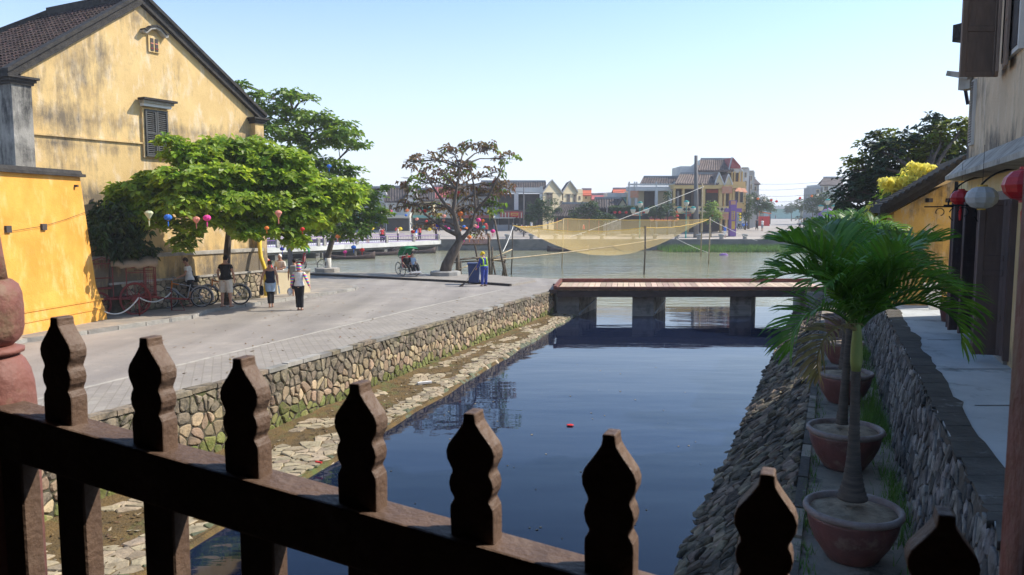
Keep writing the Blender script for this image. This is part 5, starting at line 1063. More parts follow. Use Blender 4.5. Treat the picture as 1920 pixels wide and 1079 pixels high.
    if sleeve > 0:
        for i in (0, 1): arm(b, i, .012 * k, sleeve)
    else:
        for s in (-1, 1): b.tube([S @ up((s * .10, .06, 1.32)), S @ up((s * .10, 0, 1.47)), S @ up((s * .10, -.08, 1.30))], .024 * k, 8)
    link('shirt', remesh(b, 'shirt', shirt, .014 if vox < .02 else vox, 1), t)
    if legs:
        b = MB()
        for i in (0, 1): leg(b, i, loose * k, leglen)
        h0 = (V(hips[0]) + V(hips[1])) / 2; b.ell(S @ (h0 + V((0, 0, .03))), (.178 * k * slim, .135 * k * slim, .12 * k), 16, 10)
        link('trousers', remesh(b, 'trousers', legs, .014 if vox < .02 else vox, 1), t)
    if skirt:
        b = MB()
        for i in (0, 1): leg(b, i, .035 * k, .40)
        b.ell(S @ V((0, 0, hz + .0)), (.19 * k, .145 * k, .12 * k), 16, 10); link('shorts', remesh(b, 'shorts', skirt, .014, 1), t)
    if hair:
        b = MB(); hh = hc + HM @ V((0, -.014, .018)); b.ell(S @ hh, (.082 * k, .092 * k, .108 * k), 18, 14, HM)
        b.v = [p for p in b.v]; cut = []
        if long_hair: b.tube([S @ (hc + HM @ V((0, -.06, 0))), S @ (hc + HM @ V((0, -.10, -.12))), S @ (hc + HM @ V((0, -.08, -.26)))], [(.07 * k, .05 * k), (.06 * k, .035 * k), (.03 * k, .02 * k)], 10)
        Fv = HM @ V((0, 1, -.45)); fs = []
        me = b.mesh('hair', hair, True); o = link('hair', me, t)
        import bmesh as _bm
        bm_ = _bm.new(); bm_.from_mesh(me); cc = S @ hc
        _bm.ops.delete(bm_, geom=[v for v in bm_.verts if (v.co - cc).dot(Fv) > .055 * k], context='VERTS'); bm_.to_mesh(me); bm_.free()
    for i in (0, 1):
        if shoes:
            b = MB(); a = V(ank[i]); b.prism([S @ (a + V(p)) for p in ((-.04, -.07, -.086), (.04, -.07, -.086), (.05, .10, -.086), (.03, .175, -.086), (-.03, .175, -.086), (-.05, .10, -.086))], (0, 0, .018 * k)); obj('sandal', b, shoes, t)
    t['_k'] = k; del t['_k']
    return t, S, up, hc, HM
def place(t, p, rz): t.location = p; t.rotation_euler = (0, 0, rz)
D = math.radians
def bag(b, path, r=.012): b.tube(path, r, 5)

# white shirt, shoulder bag, at the first bicycle (faces left)
ky = lambda px, py: gr(px, py, zs(26) + .1)
t, S, up, hc, HM = person('person in white t-shirt and dark shorts with black shoulder bag beside the orange bicycle', 1.66, .15, wri=((-.24, .34, 1.08), (.22, .30, 1.02)), elb=((-.24, .06, 1.16), (.24, .06, 1.14)), shirt='white', legs='black', leglen=.46, hair='brown_hair', head=-.4)
b = MB(); b.tube([S @ up((-.13, .02, 1.45)), S @ up((0, -.14, 1.2)), S @ up((.19, -.08, .98)), S @ up((.1, .14, 1.1)), S @ up((-.13, .02, 1.45))], .014, 5); obj('bag_strap', b, 'black', t); b = MB(); b.box(S @ up((.25, -.06, .93)), (.11, .28, .22)); o = obj('shoulder_bag', b, 'black', t); bevel(o, .03, 2)
place(t, ky(358, 575) - V((0, 0, 0)), D(100))
# black t-shirt, pale shorts
t, S, up, hc, HM = person('person in black t-shirt and cream knee shorts holding the second bicycle', 1.74, .04, wri=((-.34, .18, .98), (.25, .10, .92)), elb=((-.27, -.02, 1.16), (.27, -.02, 1.15)), shirt='black', legs='cream', leglen=.52, slim=1.1, loose=.035, head=-.2, knee=((-.13, 0, .5), (.13, 0, .5)), ank=((-.15, 0, .09), (.15, 0, .09)))
b = MB(); b.tube([S @ up((.12, .0, 1.47)), S @ up((-.02, -.145, 1.25)), S @ up((-.17, -.07, 1.0))], .014, 5); obj('bag_strap', b, 'navy', t); place(t, ky(425, 576), D(-8))
# navy tank top
t, S, up, hc, HM = person('person in navy tank top, grey shorts over black leggings, carrying a black bag', 1.62, .05, wri=((-.33, .0, .90), (.27, .02, .90)), elb=((-.27, -.03, 1.15), (.25, -.03, 1.15)), shirt='navy', sleeve=0, legs='black', leglen=.92, hair='brown_hair', long_hair=False, slim=.94, head=-.5, skirt='light_blue', shoes=None, knee=((-.05, .02, .5), (.05, .06, .5)), ank=((-.04, -.02, .09), (.06, .02, .09)))
b = MB(); b.box((-.30, .0, .62), (.13, .34, .32)); o = obj('black_bag', b, 'black', t); bevel(o, .05, 3); b = MB(); b.box((.29, .03, .62), (.04, .12, .28), ry=-.1); obj('water_bottle', b, 'light_blue', t); place(t, st(508, 577), D(20))
# rainbow cap
mat('rainbow', (.6, .3, .5)); nt = MATS['rainbow'].node_tree; tc = nd(nt, 'ShaderNodeTexCoord'); sx = nd(nt, 'ShaderNodeSeparateXYZ'); wv = nd(nt, 'ShaderNodeMath', operation='MULTIPLY'); wv.inputs[1].default_value = 9.0; fr_ = nd(nt, 'ShaderNodeMath', operation='FRACT'); cr = nd(nt, 'ShaderNodeValToRGB')
nt.links.new(tc.outputs['Object'], sx.inputs[0]); nt.links.new(sx.outputs[2], wv.inputs[0]); nt.links.new(wv.outputs[0], fr_.inputs[0]); nt.links.new(fr_.outputs[0], cr.inputs[0]); nt.links.new(cr.outputs[0], nt.nodes['Principled BSDF'].inputs['Base Color'])
cr.color_ramp.interpolation = 'CONSTANT'; E_ = cr.color_ramp.elements; E_[0].color = (.75, .70, .12, 1); E_[1].position = .25; E_[1].color = (.04, .45, .60, 1)
for ps, cl in ((.5, (.30, .16, .60, 1)), (.72, (.75, .06, .34, 1))): e = E_.new(ps); e.color = cl
t, S, up, hc, HM = person('person in white top with rainbow striped sleeves and bright cap, black trousers, walking away', 1.56, .02, wri=((-.29, .0, .92), (.40, -.10, .92)), elb=((-.24, -.04, 1.16), (.29, -.05, 1.15)), shirt='white', sleeve=.3, legs='black', leglen=.98, hair='black_hair', slim=.96, loose=.03, knee=((-.07, .04, .5), (.07, .0, .5)), ank=((-.05, .0, .09), (.08, -.04, .09)))
b = MB(); sh_ = [up((-.165, 0, 1.395)), up((.165, 0, 1.395))]
for i, (e, w_) in enumerate((((-.24, -.04, 1.16), (-.29, .0, .92)), ((.29, -.05, 1.15), (.40, -.10, .92)))): b = MB(); b.tube([S @ sh_[i].lerp(up(e), .25), S @ up(e), S @ up(w_)], [.062, .05, .038], 10); obj('striped_sleeve', b, 'rainbow', t, True)
b = MB(); b.ell(S @ (hc + V((0, -.005, .025))), (.088, .104, .105), 16, 10, HM); b.tube([S @ (hc + V((0, -.03, -.03))), S @ (hc + V((0, -.06, -.11)))], [(.085, .06), (.075, .05)], 10); obj('cap', b, 'rainbow', t, True)
b = MB(); b.ell((-.32, .0, .63), (.09, .13, .13), 12, 8); obj('white_bag', b, 'white', t, True); place(t, st(562, 582), D(0))
# boy with backpack beyond her
t, S, up, hc, HM = person('person in dark t-shirt with grey backpack walking beyond the rainbow-capped walker', 1.55, .05, shirt='navy', legs='navy', leglen=.62, slim=.92, vox=.015, knee=((-.08, .08, .5), (.08, -.02, .5)), ank=((-.08, .06, .09), (.08, -.1, .09)))
b = MB(); b.box(S @ up((0, -.17, 1.22)), (.27, .15, .38)); o = obj('backpack', b, 'grey', t); bevel(o, .05, 3); place(t, st(553, 560) + V((0, 0, 0)), D(0))
# old man and others behind the parapet
t, S, up, hc, HM = person('elderly person in cream shirt and white trousers standing behind the low beige parapet', 1.62, .02, wri=((-.10, .24, 1.08), (.10, .24, 1.06)), elb=((-.24, .05, 1.14), (.24, .05, 1.14)), shirt='cream', legs='white', skin='tan_skin', hair='white', vox=.015, sleeve=.8); q = at(527, 545, 32.2); place(t, V((q.x, 32.2, .08)), D(170))
t, S, up, hc, HM = person('person in red top sitting behind the parapet beside the cream shirted elder', 1.6, .3, sit=True, hip=((-.09, 0, .54), (.09, 0, .54)), knee=((-.12, .42, .56), (.12, .42, .56)), ank=((-.12, .45, .12), (.12, .45, .12)), wri=((-.2, .35, 1.0), (.2, .35, 1.0)), shirt='red', legs='red', leglen=.6, hair='brown_hair', sleeve=.3, vox=.015); q = at(509, 545, 31.4); place(t, V((q.x, 31.4, .55)), D(120))
b = MB(); b.box((q.x, 31.4, .55), (.5, .45, .9)); o = obj('masonry_block', b, 'concrete', label='stone block seat behind the parapet under the almond tree', cat='block'); bevel(o, .03)
t, S, up, hc, HM = person('person in pale shirt in the shade at the house corner behind the drain pipe', 1.55, .1, shirt='grey', legs='grey', skin='tan_skin', vox=.02); q = at(497, 545, 33); place(t, V((q.x, 33, .05)), D(150))
# street cleaner
t, S, up, hc, HM = person('street cleaner in blue overalls, yellow helmet and lime reflective vest sweeping by a bin', 1.60, .18, wri=((-.32, .20, .95), (-.16, .30, 1.05)), elb=((-.27, .02, 1.14), (.20, .12, 1.12)), shirt='blue_cloth', sleeve=1.9, legs='blue_cloth', leglen=1.0, slim=1.08, loose=.03, head=-.35, shoes='black', ank=((-.13, 0, .09), (.13, .05, .09)))
b = MB(); b.ell(S @ (hc + HM @ V((0, 0, .035))), (.10, .12, .10), 16, 10, HM); b.ell(S @ (hc + HM @ V((0, .02, .02))), (.13, .15, .018), 18, 6, HM); obj('helmet', b, 'yellow', t, True)
b = MB()
for s in (-1, 1): b.tube([S @ up((s * .15, -.06, 1.44)), S @ up((s * .10, -.14, 1.30)), S @ up((s * .11, -.135, 1.02))], (.03), 6); b.tube([S @ up((s * .15, .0, 1.44)), S @ up((s * .12, .13, 1.30)), S @ up((s * .11, .13, 1.02))], .03, 6)
b.tube([S @ up((.17 * math.cos(a), .13 * math.sin(a), 1.02)) for a in [i * 6.2832 / 16 for i in range(17)]], .032, 6); obj('reflective_vest', b, 'lime', t, True)
cz = st(908, 537); place(t, cz, D(35))
bn = thing('wheeled_bin', 'dark blue wheeled rubbish bin beside the street cleaner', 'bin', st(889, 534)); q = st(889, 533)
b = MB(); b.add([q + V(p) for p in ((-.24, -.26, .08), (.24, -.26, .08), (.24, .26, .08), (-.24, .26, .08), (-.29, -.33, .98), (.29, -.33, .98), (.29, .33, .98), (-.29, .33, .98))], [(3, 2, 1, 0), (4, 5, 6, 7), (0, 1, 5, 4), (1, 2, 6, 5), (2, 3, 7, 6), (3, 0, 4, 7)]); o = obj('tub', b, 'blue_bin', bn); bevel(o, .03)
b = MB(); b.box(q + V((0, 0, 1.01)), (.66, .74, .06)); b.tube([q + V((-.3, .4, .98)), q + V((.3, .4, .98))], .02, 6); o = obj('lid', b, 'blue_bin', bn); bevel(o, .02)
for s in (-1, 1): b = MB(); b.torus(q + V((s * .27, .24, .1)), .075, .03, (1, 0, 0), 14, 6); obj('wheel', b, 'rubber', bn)
bm2 = thing('broom', 'long handled twig broom held by the street cleaner', 'broom', cz); b = MB(); b.tube([cz + V((-.28, .05, 1.12)), cz + V((-.85, -.25, .22))], .014, 6); obj('handle', b, 'bamboo', bm2); b = MB()
for i in range(30): b.tube([cz + V((-.85, -.25, .24)), cz + V((-1.1 + U(-.12, .12), -.38 + U(-.1, .1), .02))], .005, 3)
obj('bristles', b, 'dark_bamboo', bm2)

# ================================================================== bicycles, cart, cyclos
def wheel(par, c, r, ax=(0, 1, 0), tyre=.02, spokes=16, rim='steel', hub=.03, sp=.0025, spm='steel', name='wheel', fat=.03):
    c = V(c); b = MB(); b.torus(c, r, tyre, ax, 32, 8); w_ = obj(name, b, 'rubber' if rim == 'steel' else rim, par, True); b = MB(); b.torus(c, r - tyre * 1.1, tyre * .6, ax, 32, 6); obj('rim', b, rim, w_, True)
    b = MB(); u, v = b.frame(ax); a_ = V(ax).normalized(); b.tube([c - a_ * .05, c + a_ * .05], hub, 10)
    for i in range(spokes): a = 6.28319 * i / spokes; b.tube([c + a_ * (.02 if i % 2 else -.02), c + (u * math.cos(a) + v * math.sin(a)) * (r - tyre)], sp, 4)
    obj('spokes', b, spm, w_); return w_
def bicycle(label, frame_m, p, rz, basket=False, guard='steel'):
    t = thing('bicycle', label, 'bicycle', p, None, rz); t.location = (0, 0, 0); t.rotation_euler = (0, 0, 0)
    r = .33; wheel(t, (-.52, 0, r), r, tyre=.021); wheel(t, (.53, 0, r), r, tyre=.021)
    b = MB(); bb = V((.08, 0, .28)); st_ = V((.20, 0, .78)); hd1 = V((-.36, 0, .86)); hd2 = V((-.40, 0, .66)); ra = V((.53, 0, r))
    for a, c, q in ((bb, st_, .017), (st_ - V((.02, 0, .06)), hd1, .018), (bb, hd2, .021), (hd1 + V((-.01, 0, .04)), hd2, .02)): b.tube([a, c], q, 8)
    for s in (-.05, .05): b.tube([bb, ra + V((0, s, 0))], .010, 6); b.tube([st_ - V((.02, 0, .06)), ra + V((0, s, 0))], .009, 6)
    obj('frame', b, frame_m, t, True); b = MB(); b.tube([hd1 + V((-.01, 0, .05)), hd2 - V((0, 0, .02))], .026, 8); b.tube([hd1 + V((.01, 0, -.03)), hd1.lerp(st_, .35) - V((0, 0, .04))], .022, 8); obj('head_tube', b, 'bike_orange', t, True); b = MB()
    for s in (-.05, .05): b.tube([hd2 + V((0, s * .6, 0)), V((-.46, s, .5)), V((-.52, s, r))], .012, 6)
    obj('fork', b, frame_m, t, True); b = MB(); b.tube([hd1, hd1 + V((.02, 0, .16))], .014, 6); b.tube([V((-.22, -.29, 1.0)), V((-.33, -.12, 1.04)), V((-.36, 0, 1.03)), V((-.33, .12, 1.04)), V((-.22, .29, 1.0))], .013, 6); obj('handlebar', b, 'steel', t, True)
    b = MB(); b.tube([st_, st_ + V((.01, 0, .10))], .013, 6); b.ell(V((.22, 0, .90)), (.14, .07, .035), 12, 6); obj('saddle', b, 'black', t, True)
    b = MB(); b.torus(bb, .09, .008, (0, 1, 0), 20, 4); b.tube([bb + V((0, -.09, 0)), bb + V((.1, -.1, -.13))], .01, 5); b.tube([bb + V((0, .09, 0)), bb + V((-.1, .1, .13))], .01, 5); b.box(bb + V((.1, -.14, -.14)), (.09, .08, .02)); b.box(bb + V((-.1, .14, .14)), (.09, .08, .02)); obj('crank', b, 'black', t)
    b = MB(); pts = [V((.53 + (r + .045) * math.cos(a), 0, r + (r + .045) * math.sin(a))) for a in [D(x) for x in range(-20, 150, 12)]]; b.tube(pts, [(.006, .026)] * len(pts), 6); pts = [V((-.52 + (r + .045) * math.cos(a), 0, r + (r + .045) * math.sin(a))) for a in [D(x) for x in range(20, 150, 12)]]; b.tube(pts, [(.006, .026)] * len(pts), 6); obj('mudguards', b, guard, t, True)
    b = MB()
    for s in (-.05, .05): b.tube([V((.28, s, .74)), V((.72, s, .74)), V((.53, s, r))], .007, 5)
    for x in (.36, .46, .56, .66): b.tube([V((x, -.06, .74)), V((x, .06, .74))], .006, 5)
    obj('rear_rack', b, 'steel', t); t.location = p; t.rotation_euler = (D(4) * 0, 0, rz); return t
bicycle('orange and silver bicycle leaning by the stone wall beside the white shirted person', 'steel', ky(347, 577), D(22))
bicycle('grey bicycle with orange head tube held by the person in black', 'grey', ky(421, 571), D(8))
# old red cart with canvas roof
ct = thing('old_cart', 'old red iron framed passenger cart with a worn canvas roof beside the yellow wall', 'cart')
def rb(pts, r=.022, nm='frame_bar'): b = MB(); b.tube(pts, r, 6); return obj(nm, b, 'dark_red', ct)
Wd = 1.05
wheel(ct, (.30, -Wd / 2 - .06, .56), .54, tyre=.03, spokes=12, rim='dark_red', hub=.13, sp=.014, spm='dark_red'); wheel(ct, (.30, Wd / 2 + .06, .56), .54, tyre=.03, spokes=12, rim='dark_red', hub=.13, sp=.014, spm='dark_red'); wheel(ct, (-.95, Wd / 2, .42), .40, tyre=.03, spokes=12, rim='dark_red', hub=.06, sp=.012, spm='dark_red'); wheel(ct, (-.95, -Wd / 2, .42), .40, tyre=.03, spokes=12, rim='dark_red', hub=.06, sp=.012, spm='dark_red')
for y in (-Wd / 2, Wd / 2):
    for x in (-1.15, -.45, .02, .68, 1.05): rb([(x, y, .62), (x, y, 1.78)])
    for z in (.62, 1.45, 1.62): rb([(.02, y, z), (1.05, y, z)], .016)
    for z in (.62, 1.3, 1.78): rb([(-1.15, y, z), (-.45, y, z)], .018)
    rb([(-1.25, y, .58), (1.15, y, .58)], .035, 'side_beam')
for x in (-1.15, -.45, 1.05): rb([(x, -Wd / 2, 1.78), (x, Wd / 2, 1.78)]); rb([(x, -Wd / 2, .62), (x, Wd / 2, .62)])
for k in range(5): rb([(.72 + k * .075, -Wd / 2 - .01, .7), (.72 + k * .075, -Wd / 2 - .01, 1.4)], .008); rb([(.68, -Wd / 2 - .01, .75 + k * .14), (1.05, -Wd / 2 - .01, .75 + k * .14)], .008)
for k in range(7): rb([(-1.15 + k * .115, -Wd / 2, 1.62), (-1.15 + k * .115, -Wd / 2, 1.95 - abs(k - 3) * .03)], .009)
rb([(-1.2, -Wd / 2, 1.86), (-.8, -Wd / 2, 1.98), (-.42, -Wd / 2, 1.86)], .02); rb([(1.1, 0, .5), (2.3, -.1, .42)], .03, 'drawbar'); rb([(1.1, .3, .5), (2.3, -.1, .42)], .03, 'drawbar')
b = MB(); b.box((-.1, 0, .60), (2.2, Wd, .04)); b.box((-.8, 0, .95), (.6, Wd - .1, .06)); obj('floor', b, 'dark_red', ct)
b = MB(); nx_ = 14; vs = []
for i in range(nx_ + 1):
    x = -.5 + 1.65 * i / nx_
    for j, (y, z) in enumerate(((-.60, 1.68), (-.58, 1.86), (-.3, 1.96), (0, 2.0), (.3, 1.96), (.58, 1.86), (.60, 1.68))): vs.append((x, y + .02 * math.sin(i * 2.1 + j), z + .03 * math.sin(i * 1.3) - (.07 * math.sin(math.pi * i / nx_)) + (.02 * math.sin(i * 3.7) if j in (0, 6) else 0)))
fs = [(i * 7 + j, (i + 1) * 7 + j, (i + 1) * 7 + j + 1, i * 7 + j + 1) for i in range(nx_) for j in range(6)]; b.add(vs, fs); o = obj('canvas_roof', b, 'canvas', ct, True); sm_ = o.modifiers.new('s', 'SOLIDIFY'); sm_.thickness = .02
ct.location = ky(225, 592) + V((.05, .35, 0)); ct.rotation_euler = (0, 0, D(28)); ct.scale = (.80, .80, .92)
# white rope barrier
rb_ = thing('rope_barrier', 'white rope hung between short red posts in front of the old cart', 'barrier', ky(262, 594))
pa, pb_, pc2 = ky(196, 605), ky(262, 594), ky(322, 583)
for p in (pb_, pc2): b = MB(); b.tube([p, p + V((0, 0, .66))], .025, 8); b.ell(p + V((0, 0, .70)), (.035, .035, .035), 8, 6); obj('post', b, 'dark_red', rb_, True)
b = MB(); b.tube([pc2, pc2 + V((.45, -.05, .02)), pc2 + V((.25, .1, .3))], .02, 5); obj('post_foot', b, 'dark_red', rb_)
for a, c, zz in ((pa + V((-.2, .2, .36)), pb_ + V((0, 0, .60)), .30), (pb_ + V((0, 0, .60)), pc2 + V((0, 0, .60)), .22)):
    b = MB(); b.tube([a.lerp(c, i / 12) - V((0, 0, zz * 4 * (i / 12) * (1 - i / 12))) for i in range(13)], .022, 6); obj('rope', b, 'rope', rb_, True)
def cyclo(label, p, rz, rider=False):
    t = thing('cyclo', label, 'cyclo')
    for y in (-.42, .42): wheel(t, (.0, y, .36), .34, tyre=.02)
    wheel(t, (-1.35, 0, .36), .34, tyre=.02)
    b = MB()
    for y in (-.34, .34): b.tube([(-.25, y, .42), (.1, y, .40), (.75, y, .22)], .022, 6); b.tube([(-.25, y, .42), (-.32, y, 1.0)], .02, 6)
    b.tube([(-.25, 0, .42), (-1.1, 0, .42), (-1.35, 0, .36)], .022, 6); b.tube([(-.95, 0, .42), (-1.0, 0, .92)], .02, 6); b.tube([(-.32, -.34, 1.0), (-.32, .34, 1.0)], .022, 6); b.tube([(0, -.42, .36), (0, .42, .36)], .02, 6); obj('frame', b, 'steel', t, True)
    b = MB(); b.box((.05, 0, .52), (.52, .66, .10)); b.box((-.24, 0, .82), (.10, .66, .56), ry=-.15); o = obj('seat', b, 'red', t); bevel(o, .03)
    b = MB(); b.box((.62, 0, .27), (.5, .6, .04), ry=.2); obj('footrest', b, 'steel', t)
    b = MB(); b.ell((-1.02, 0, .97), (.13, .08, .04), 10, 6); obj('saddle', b, 'black', t)
    b = MB(); n = 9; vs = []
    for i in range(n):
        a = D(195 - 150 * i / (n - 1)); x, z = -.05 + .52 * math.cos(a), 1.22 + .42 * math.sin(a)
        for y in (-.40, -.36, 0, .36, .40): vs.append((x, y, z - (.10 if abs(y) > .38 else 0) + (.03 if y == 0 else 0)))
    b.add(vs, [(i * 5 + j, i * 5 + 5 + j, i * 5 + 6 + j, i * 5 + 1 + j) for i in range(n - 1) for j in range(4)]); o = obj('canopy', b, 'green', t, True); s_ = o.modifiers.new('s', 'SOLIDIFY'); s_.thickness = .03
    b = MB()
    for y in (-.37, .37): b.tube([(-.30, y, .98), (-.52, y, 1.15)], .012, 5); b.tube([(-.30, y, .98), (.30, y, 1.48)], .010, 5)
    obj('canopy_stay', b, 'steel', t); t.location = p; t.rotation_euler = (0, 0, rz); return t
q = st(768, 521) + V((0, 0, .085)); cy1 = cyclo('green hooded cyclo with passengers on the waterfront left of the leaning tree', q, D(-55))
for dx, c_, lb in ((-.14, 'light_blue', 'seated cyclo passenger in a pale blue shirt under the green hood'), (.17, 'black', 'seated cyclo passenger in black, legs stretched on the footrest')):
    t, *_ = person(lb, 1.6, .05, sit=True, hip=((-.09, 0, .54), (.09, 0, .54)), knee=((-.1, .42, .60), (.1, .42, .60)), ank=((-.1, .62, .22), (.1, .62, .22)), wri=((-.2, .3, .95), (.2, .3, .95)), shirt=c_, legs='black', vox=.018, sleeve=.8)
    M = Matrix.Translation(q) @ Matrix.Rotation(D(-55), 4, 'Z'); place(t, M @ V((-.02 + (.05 if dx > 0 else 0), -dx * 1.1, .02)), D(-55 - 90))
q = st(563, 511.5) + V((0, 0, .085)); cyclo('empty green hooded cyclo parked beyond the beige parapet, rear wheel to the right', q, D(190))
b = MB(); q = st(545, 520); b.tube([q, q + V((0, 0, 3.2))], .13, 10); obj('lamp_post', b, 'pole_grey', label='thick grey post beside the parked cyclo under the trees', cat='post')

# ================================================================== lanterns
def lantern(label, p, w_, m, kind='round', tassel=True, group='silk lanterns hung in the trees', cord=.25):
    t = thing('silk_lantern', label, 'lantern', p, group); r = w_ / 2; b = MB()
    if kind == 'round': pf = [(r * .30, -.72 * r), (r * .62, -.62 * r), (r * .90, -.34 * r), (r, 0), (r * .90, .34 * r), (r * .62, .62 * r), (r * .30, .72 * r)]
    elif kind == 'tear': pf = [(r * .10, -1.25 * r), (r * .5, -.6 * r), (r * .95, .1 * r), (r, .32 * r), (r * .75, .66 * r), (r * .35, .85 * r)]
    else: pf = [(r * .28, -1.1 * r), (r * .9, -.25 * r), (r, .05 * r), (r * .75, .45 * r), (r * .3, .6 * r)]
    n = 20; b.lathe(pf, n, p); k = len(b.v)
    b.v = [((x - p.x) * (1 if (i % n) % 2 == 0 else .94) + p.x, (y - p.y) * (1 if (i % n) % 2 == 0 else .94) + p.y, z) for i, (x, y, z) in enumerate(b.v)]
    obj('lantern_shade', b, m, t); z0, z1 = pf[0][1], pf[-1][1]
    b = MB(); b.lathe([(r * .3, z1), (r * .3, z1 + r * .12)], 12, p); b.lathe([(r * .26, z0 - r * .1), (r * .26, z0)], 12, p); obj('cap', b, m if m in ('red_silk',) else 'gold', t)
    b = MB(); b.tube([p + V((0, 0, z1)), p + V((0, 0, z1 + cord))], .004 if w_ < .5 else .006, 4); obj('cord', b, 'black', t)
    if tassel: b = MB(); b.tube([p + V((0, 0, z0)), p + V((0, 0, z0 - .55 * r)), p + V((0, 0, z0 - 1.5 * r))], [.006, r * .16, r * .10], 6); obj('tassel', b, 'red' if m == 'red_silk' else m, t)
    return t
for lb, px, py, Y, wpx, m, kd in (
        ('pale green teardrop lantern, leftmost in the almond tree', 279, 402, 22.8, 16, 'pale_lantern', 'tear'), ('round blue lantern low in the almond tree', 315, 408, 22.9, 15, 'blue', 'round'), ('salmon pink pointed lantern beside the deep pink round one', 368, 411, 23.2, 14, 'salmon', 'dia'),
        ('deep pink round lantern above the person in black', 388, 409, 23.2, 15, 'pink', 'round'), ('pale pink teardrop lantern at the front of the almond tree', 522, 401, 23.9, 14, 'salmon', 'tear'), ('small orange lantern half hidden under the almond leaves', 500, 428, 24.2, 9, 'orange', 'round'),
        ('small red lantern in the leaves right of the pink teardrop', 567, 430, 24.8, 9, 'red', 'round'), ('small blue lantern among the upper branches of the river almond', 617, 312, 41, 9, 'blue', 'round'), ('small dark blue lantern above the parked cyclo', 529, 467, 36, 9, 'royal', 'round'),
        ('orange lantern below the river almond crown', 633, 444, 43, 9, 'orange', 'round'), ('yellow lantern just above the orange one', 638, 438, 43.4, 8, 'yellow', 'round'), ('pink lantern with tassel low over the water', 647, 473, 43, 8, 'pink', 'round'), ('blue lantern hanging before the concrete bridge', 663, 464, 43, 10, 'blue', 'round'), ('red lantern right of the blue lantern before the bridge', 679, 469, 43, 9, 'red', 'round'), ('white lantern above the blue lantern before the bridge', 668, 452, 43.4, 8, 'ivory', 'round'),
        ('scarlet lantern high in the leaning tree', 859, 361, 44, 7, 'red', 'round'), ('coral lantern in the middle of the leaning tree', 863, 401, 44, 11, 'orange', 'round'), ('red teardrop lantern left of the coral lantern', 855, 415, 44, 9, 'red', 'tear'), ('small salmon lantern left of the red teardrop', 832, 413, 44, 6, 'salmon', 'round'),
        ('royal blue lantern in the leaning tree', 822, 423, 44, 10, 'royal', 'round'), ('small pink lantern beside the royal blue one', 835, 425, 44, 6, 'pink', 'round'), ('orange lantern under the red teardrop', 861, 432, 44, 9, 'orange', 'round'), ('hot pink lantern right of the leaning tree limbs', 897, 413, 44, 10, 'pink', 'round'), ('orange lantern touching the hot pink one', 905, 414, 44.4, 8, 'orange', 'round'),
        ('lowest orange red lantern of the leaning tree', 880, 445, 44, 9, 'orange', 'round'), ('pink lantern beside the fork of the leaning tree', 868, 452, 44, 7, 'pink', 'round'), ('pink lantern at the right end of the leaning tree', 924, 434, 44, 9, 'pink', 'round'), ('dark red lantern on the left limbs of the leaning tree', 796, 396, 44, 8, 'red', 'round'), ('crimson lantern over the water left of the leaning tree', 774, 435, 44, 8, 'red', 'round')):
    lantern(lb, at(px, py, Y), wpx * Y / FP, m, kd, cord=.35)
G_s = 'large lanterns under the shop house brackets'
lantern('red silk lantern beside the grey one at the doorway', at(1802, 371, 14.4), 38 * 14.4 / FP, 'red_silk', 'round', True, G_s, .5)
lantern('large pale grey silk lantern in front of the doors', at(1841, 371, 11.4), 56 * 11.4 / FP, 'grey_silk', 'round', False, G_s, .6)
lantern('large red silk lantern cut off by the right edge of the view', at(1924, 347, 8.6), 80 * 8.6 / FP, 'red_silk', 'round', True, G_s, .5)
# wires
def cable(label, pts, r=.012, m='black', cat='cable'): b = MB(); b.tube([at(*p) for p in pts], r, 4); obj('cable', b, m, label=label, cat=cat)
# ================================================================== lift net, its poles and the bamboo staging
NL, NF, NR, NB = at(960, 423, 57.5), at(1212, 427, 57.5), at(1329, 412, 69), at(1058, 411, 67)
m = bpy.data.materials.new('net'); m.use_nodes = True; nt = m.node_tree; p_ = nt.nodes['Principled BSDF']; p_.inputs['Base Color'].default_value = (.80, .58, .24, 1); p_.inputs['Roughness'].default_value = .7
tr = nd(nt, 'ShaderNodeBsdfTranslucent'); tr.inputs[0].default_value = (.82, .60, .24, 1); m1 = nd(nt, 'ShaderNodeMixShader'); m1.inputs[0].default_value = .5; tp = nd(nt, 'ShaderNodeBsdfTransparent'); m2 = nd(nt, 'ShaderNodeMixShader')
tc = nd(nt, 'ShaderNodeTexCoord'); nz = nd(nt, 'ShaderNodeTexNoise'); nz.inputs['Scale'].default_value = .8; mr = nd(nt, 'ShaderNodeMapRange'); mr.inputs[3].default_value = .24; mr.inputs[4].default_value = .40
nt.links.new(tc.outputs['Object'], nz.inputs[0]); nt.links.new(nz.outputs[0], mr.inputs[0]); nt.links.new(mr.outputs[0], m2.inputs[0])
nt.links.new(p_.outputs[0], m1.inputs[1]); nt.links.new(tr.outputs[0], m1.inputs[2]); nt.links.new(tp.outputs[0], m2.inputs[1]); nt.links.new(m1.outputs[0], m2.inputs[2]); nt.links.new(m2.outputs[0], nt.nodes['Material Output'].inputs[0]); MATS['net'] = m
fn_ = thing('fishing_net', 'large yellow lift net hung sagging between four poles over the river', 'fishing net', NL); b = MB(); n = 28; vs = []
for i in range(n + 1):
    for j in range(n + 1):
        u, v = i / n, j / n; q = NL.lerp(NF, u).lerp(NB.lerp(NR, u), v); e = 16 * u * (1 - u) * v * (1 - v); es = (u * (1 - u) * 4) * ((1 - v) ** 4 * .35 + v ** 4 * .08) + (v * (1 - v) * 4) * (u ** 4 * .25 + (1 - u) ** 4 * .3)
        vs.append(q - V((0, 0, 2.55 * e ** .8 + es + .05 * noise.noise(q * .8))))
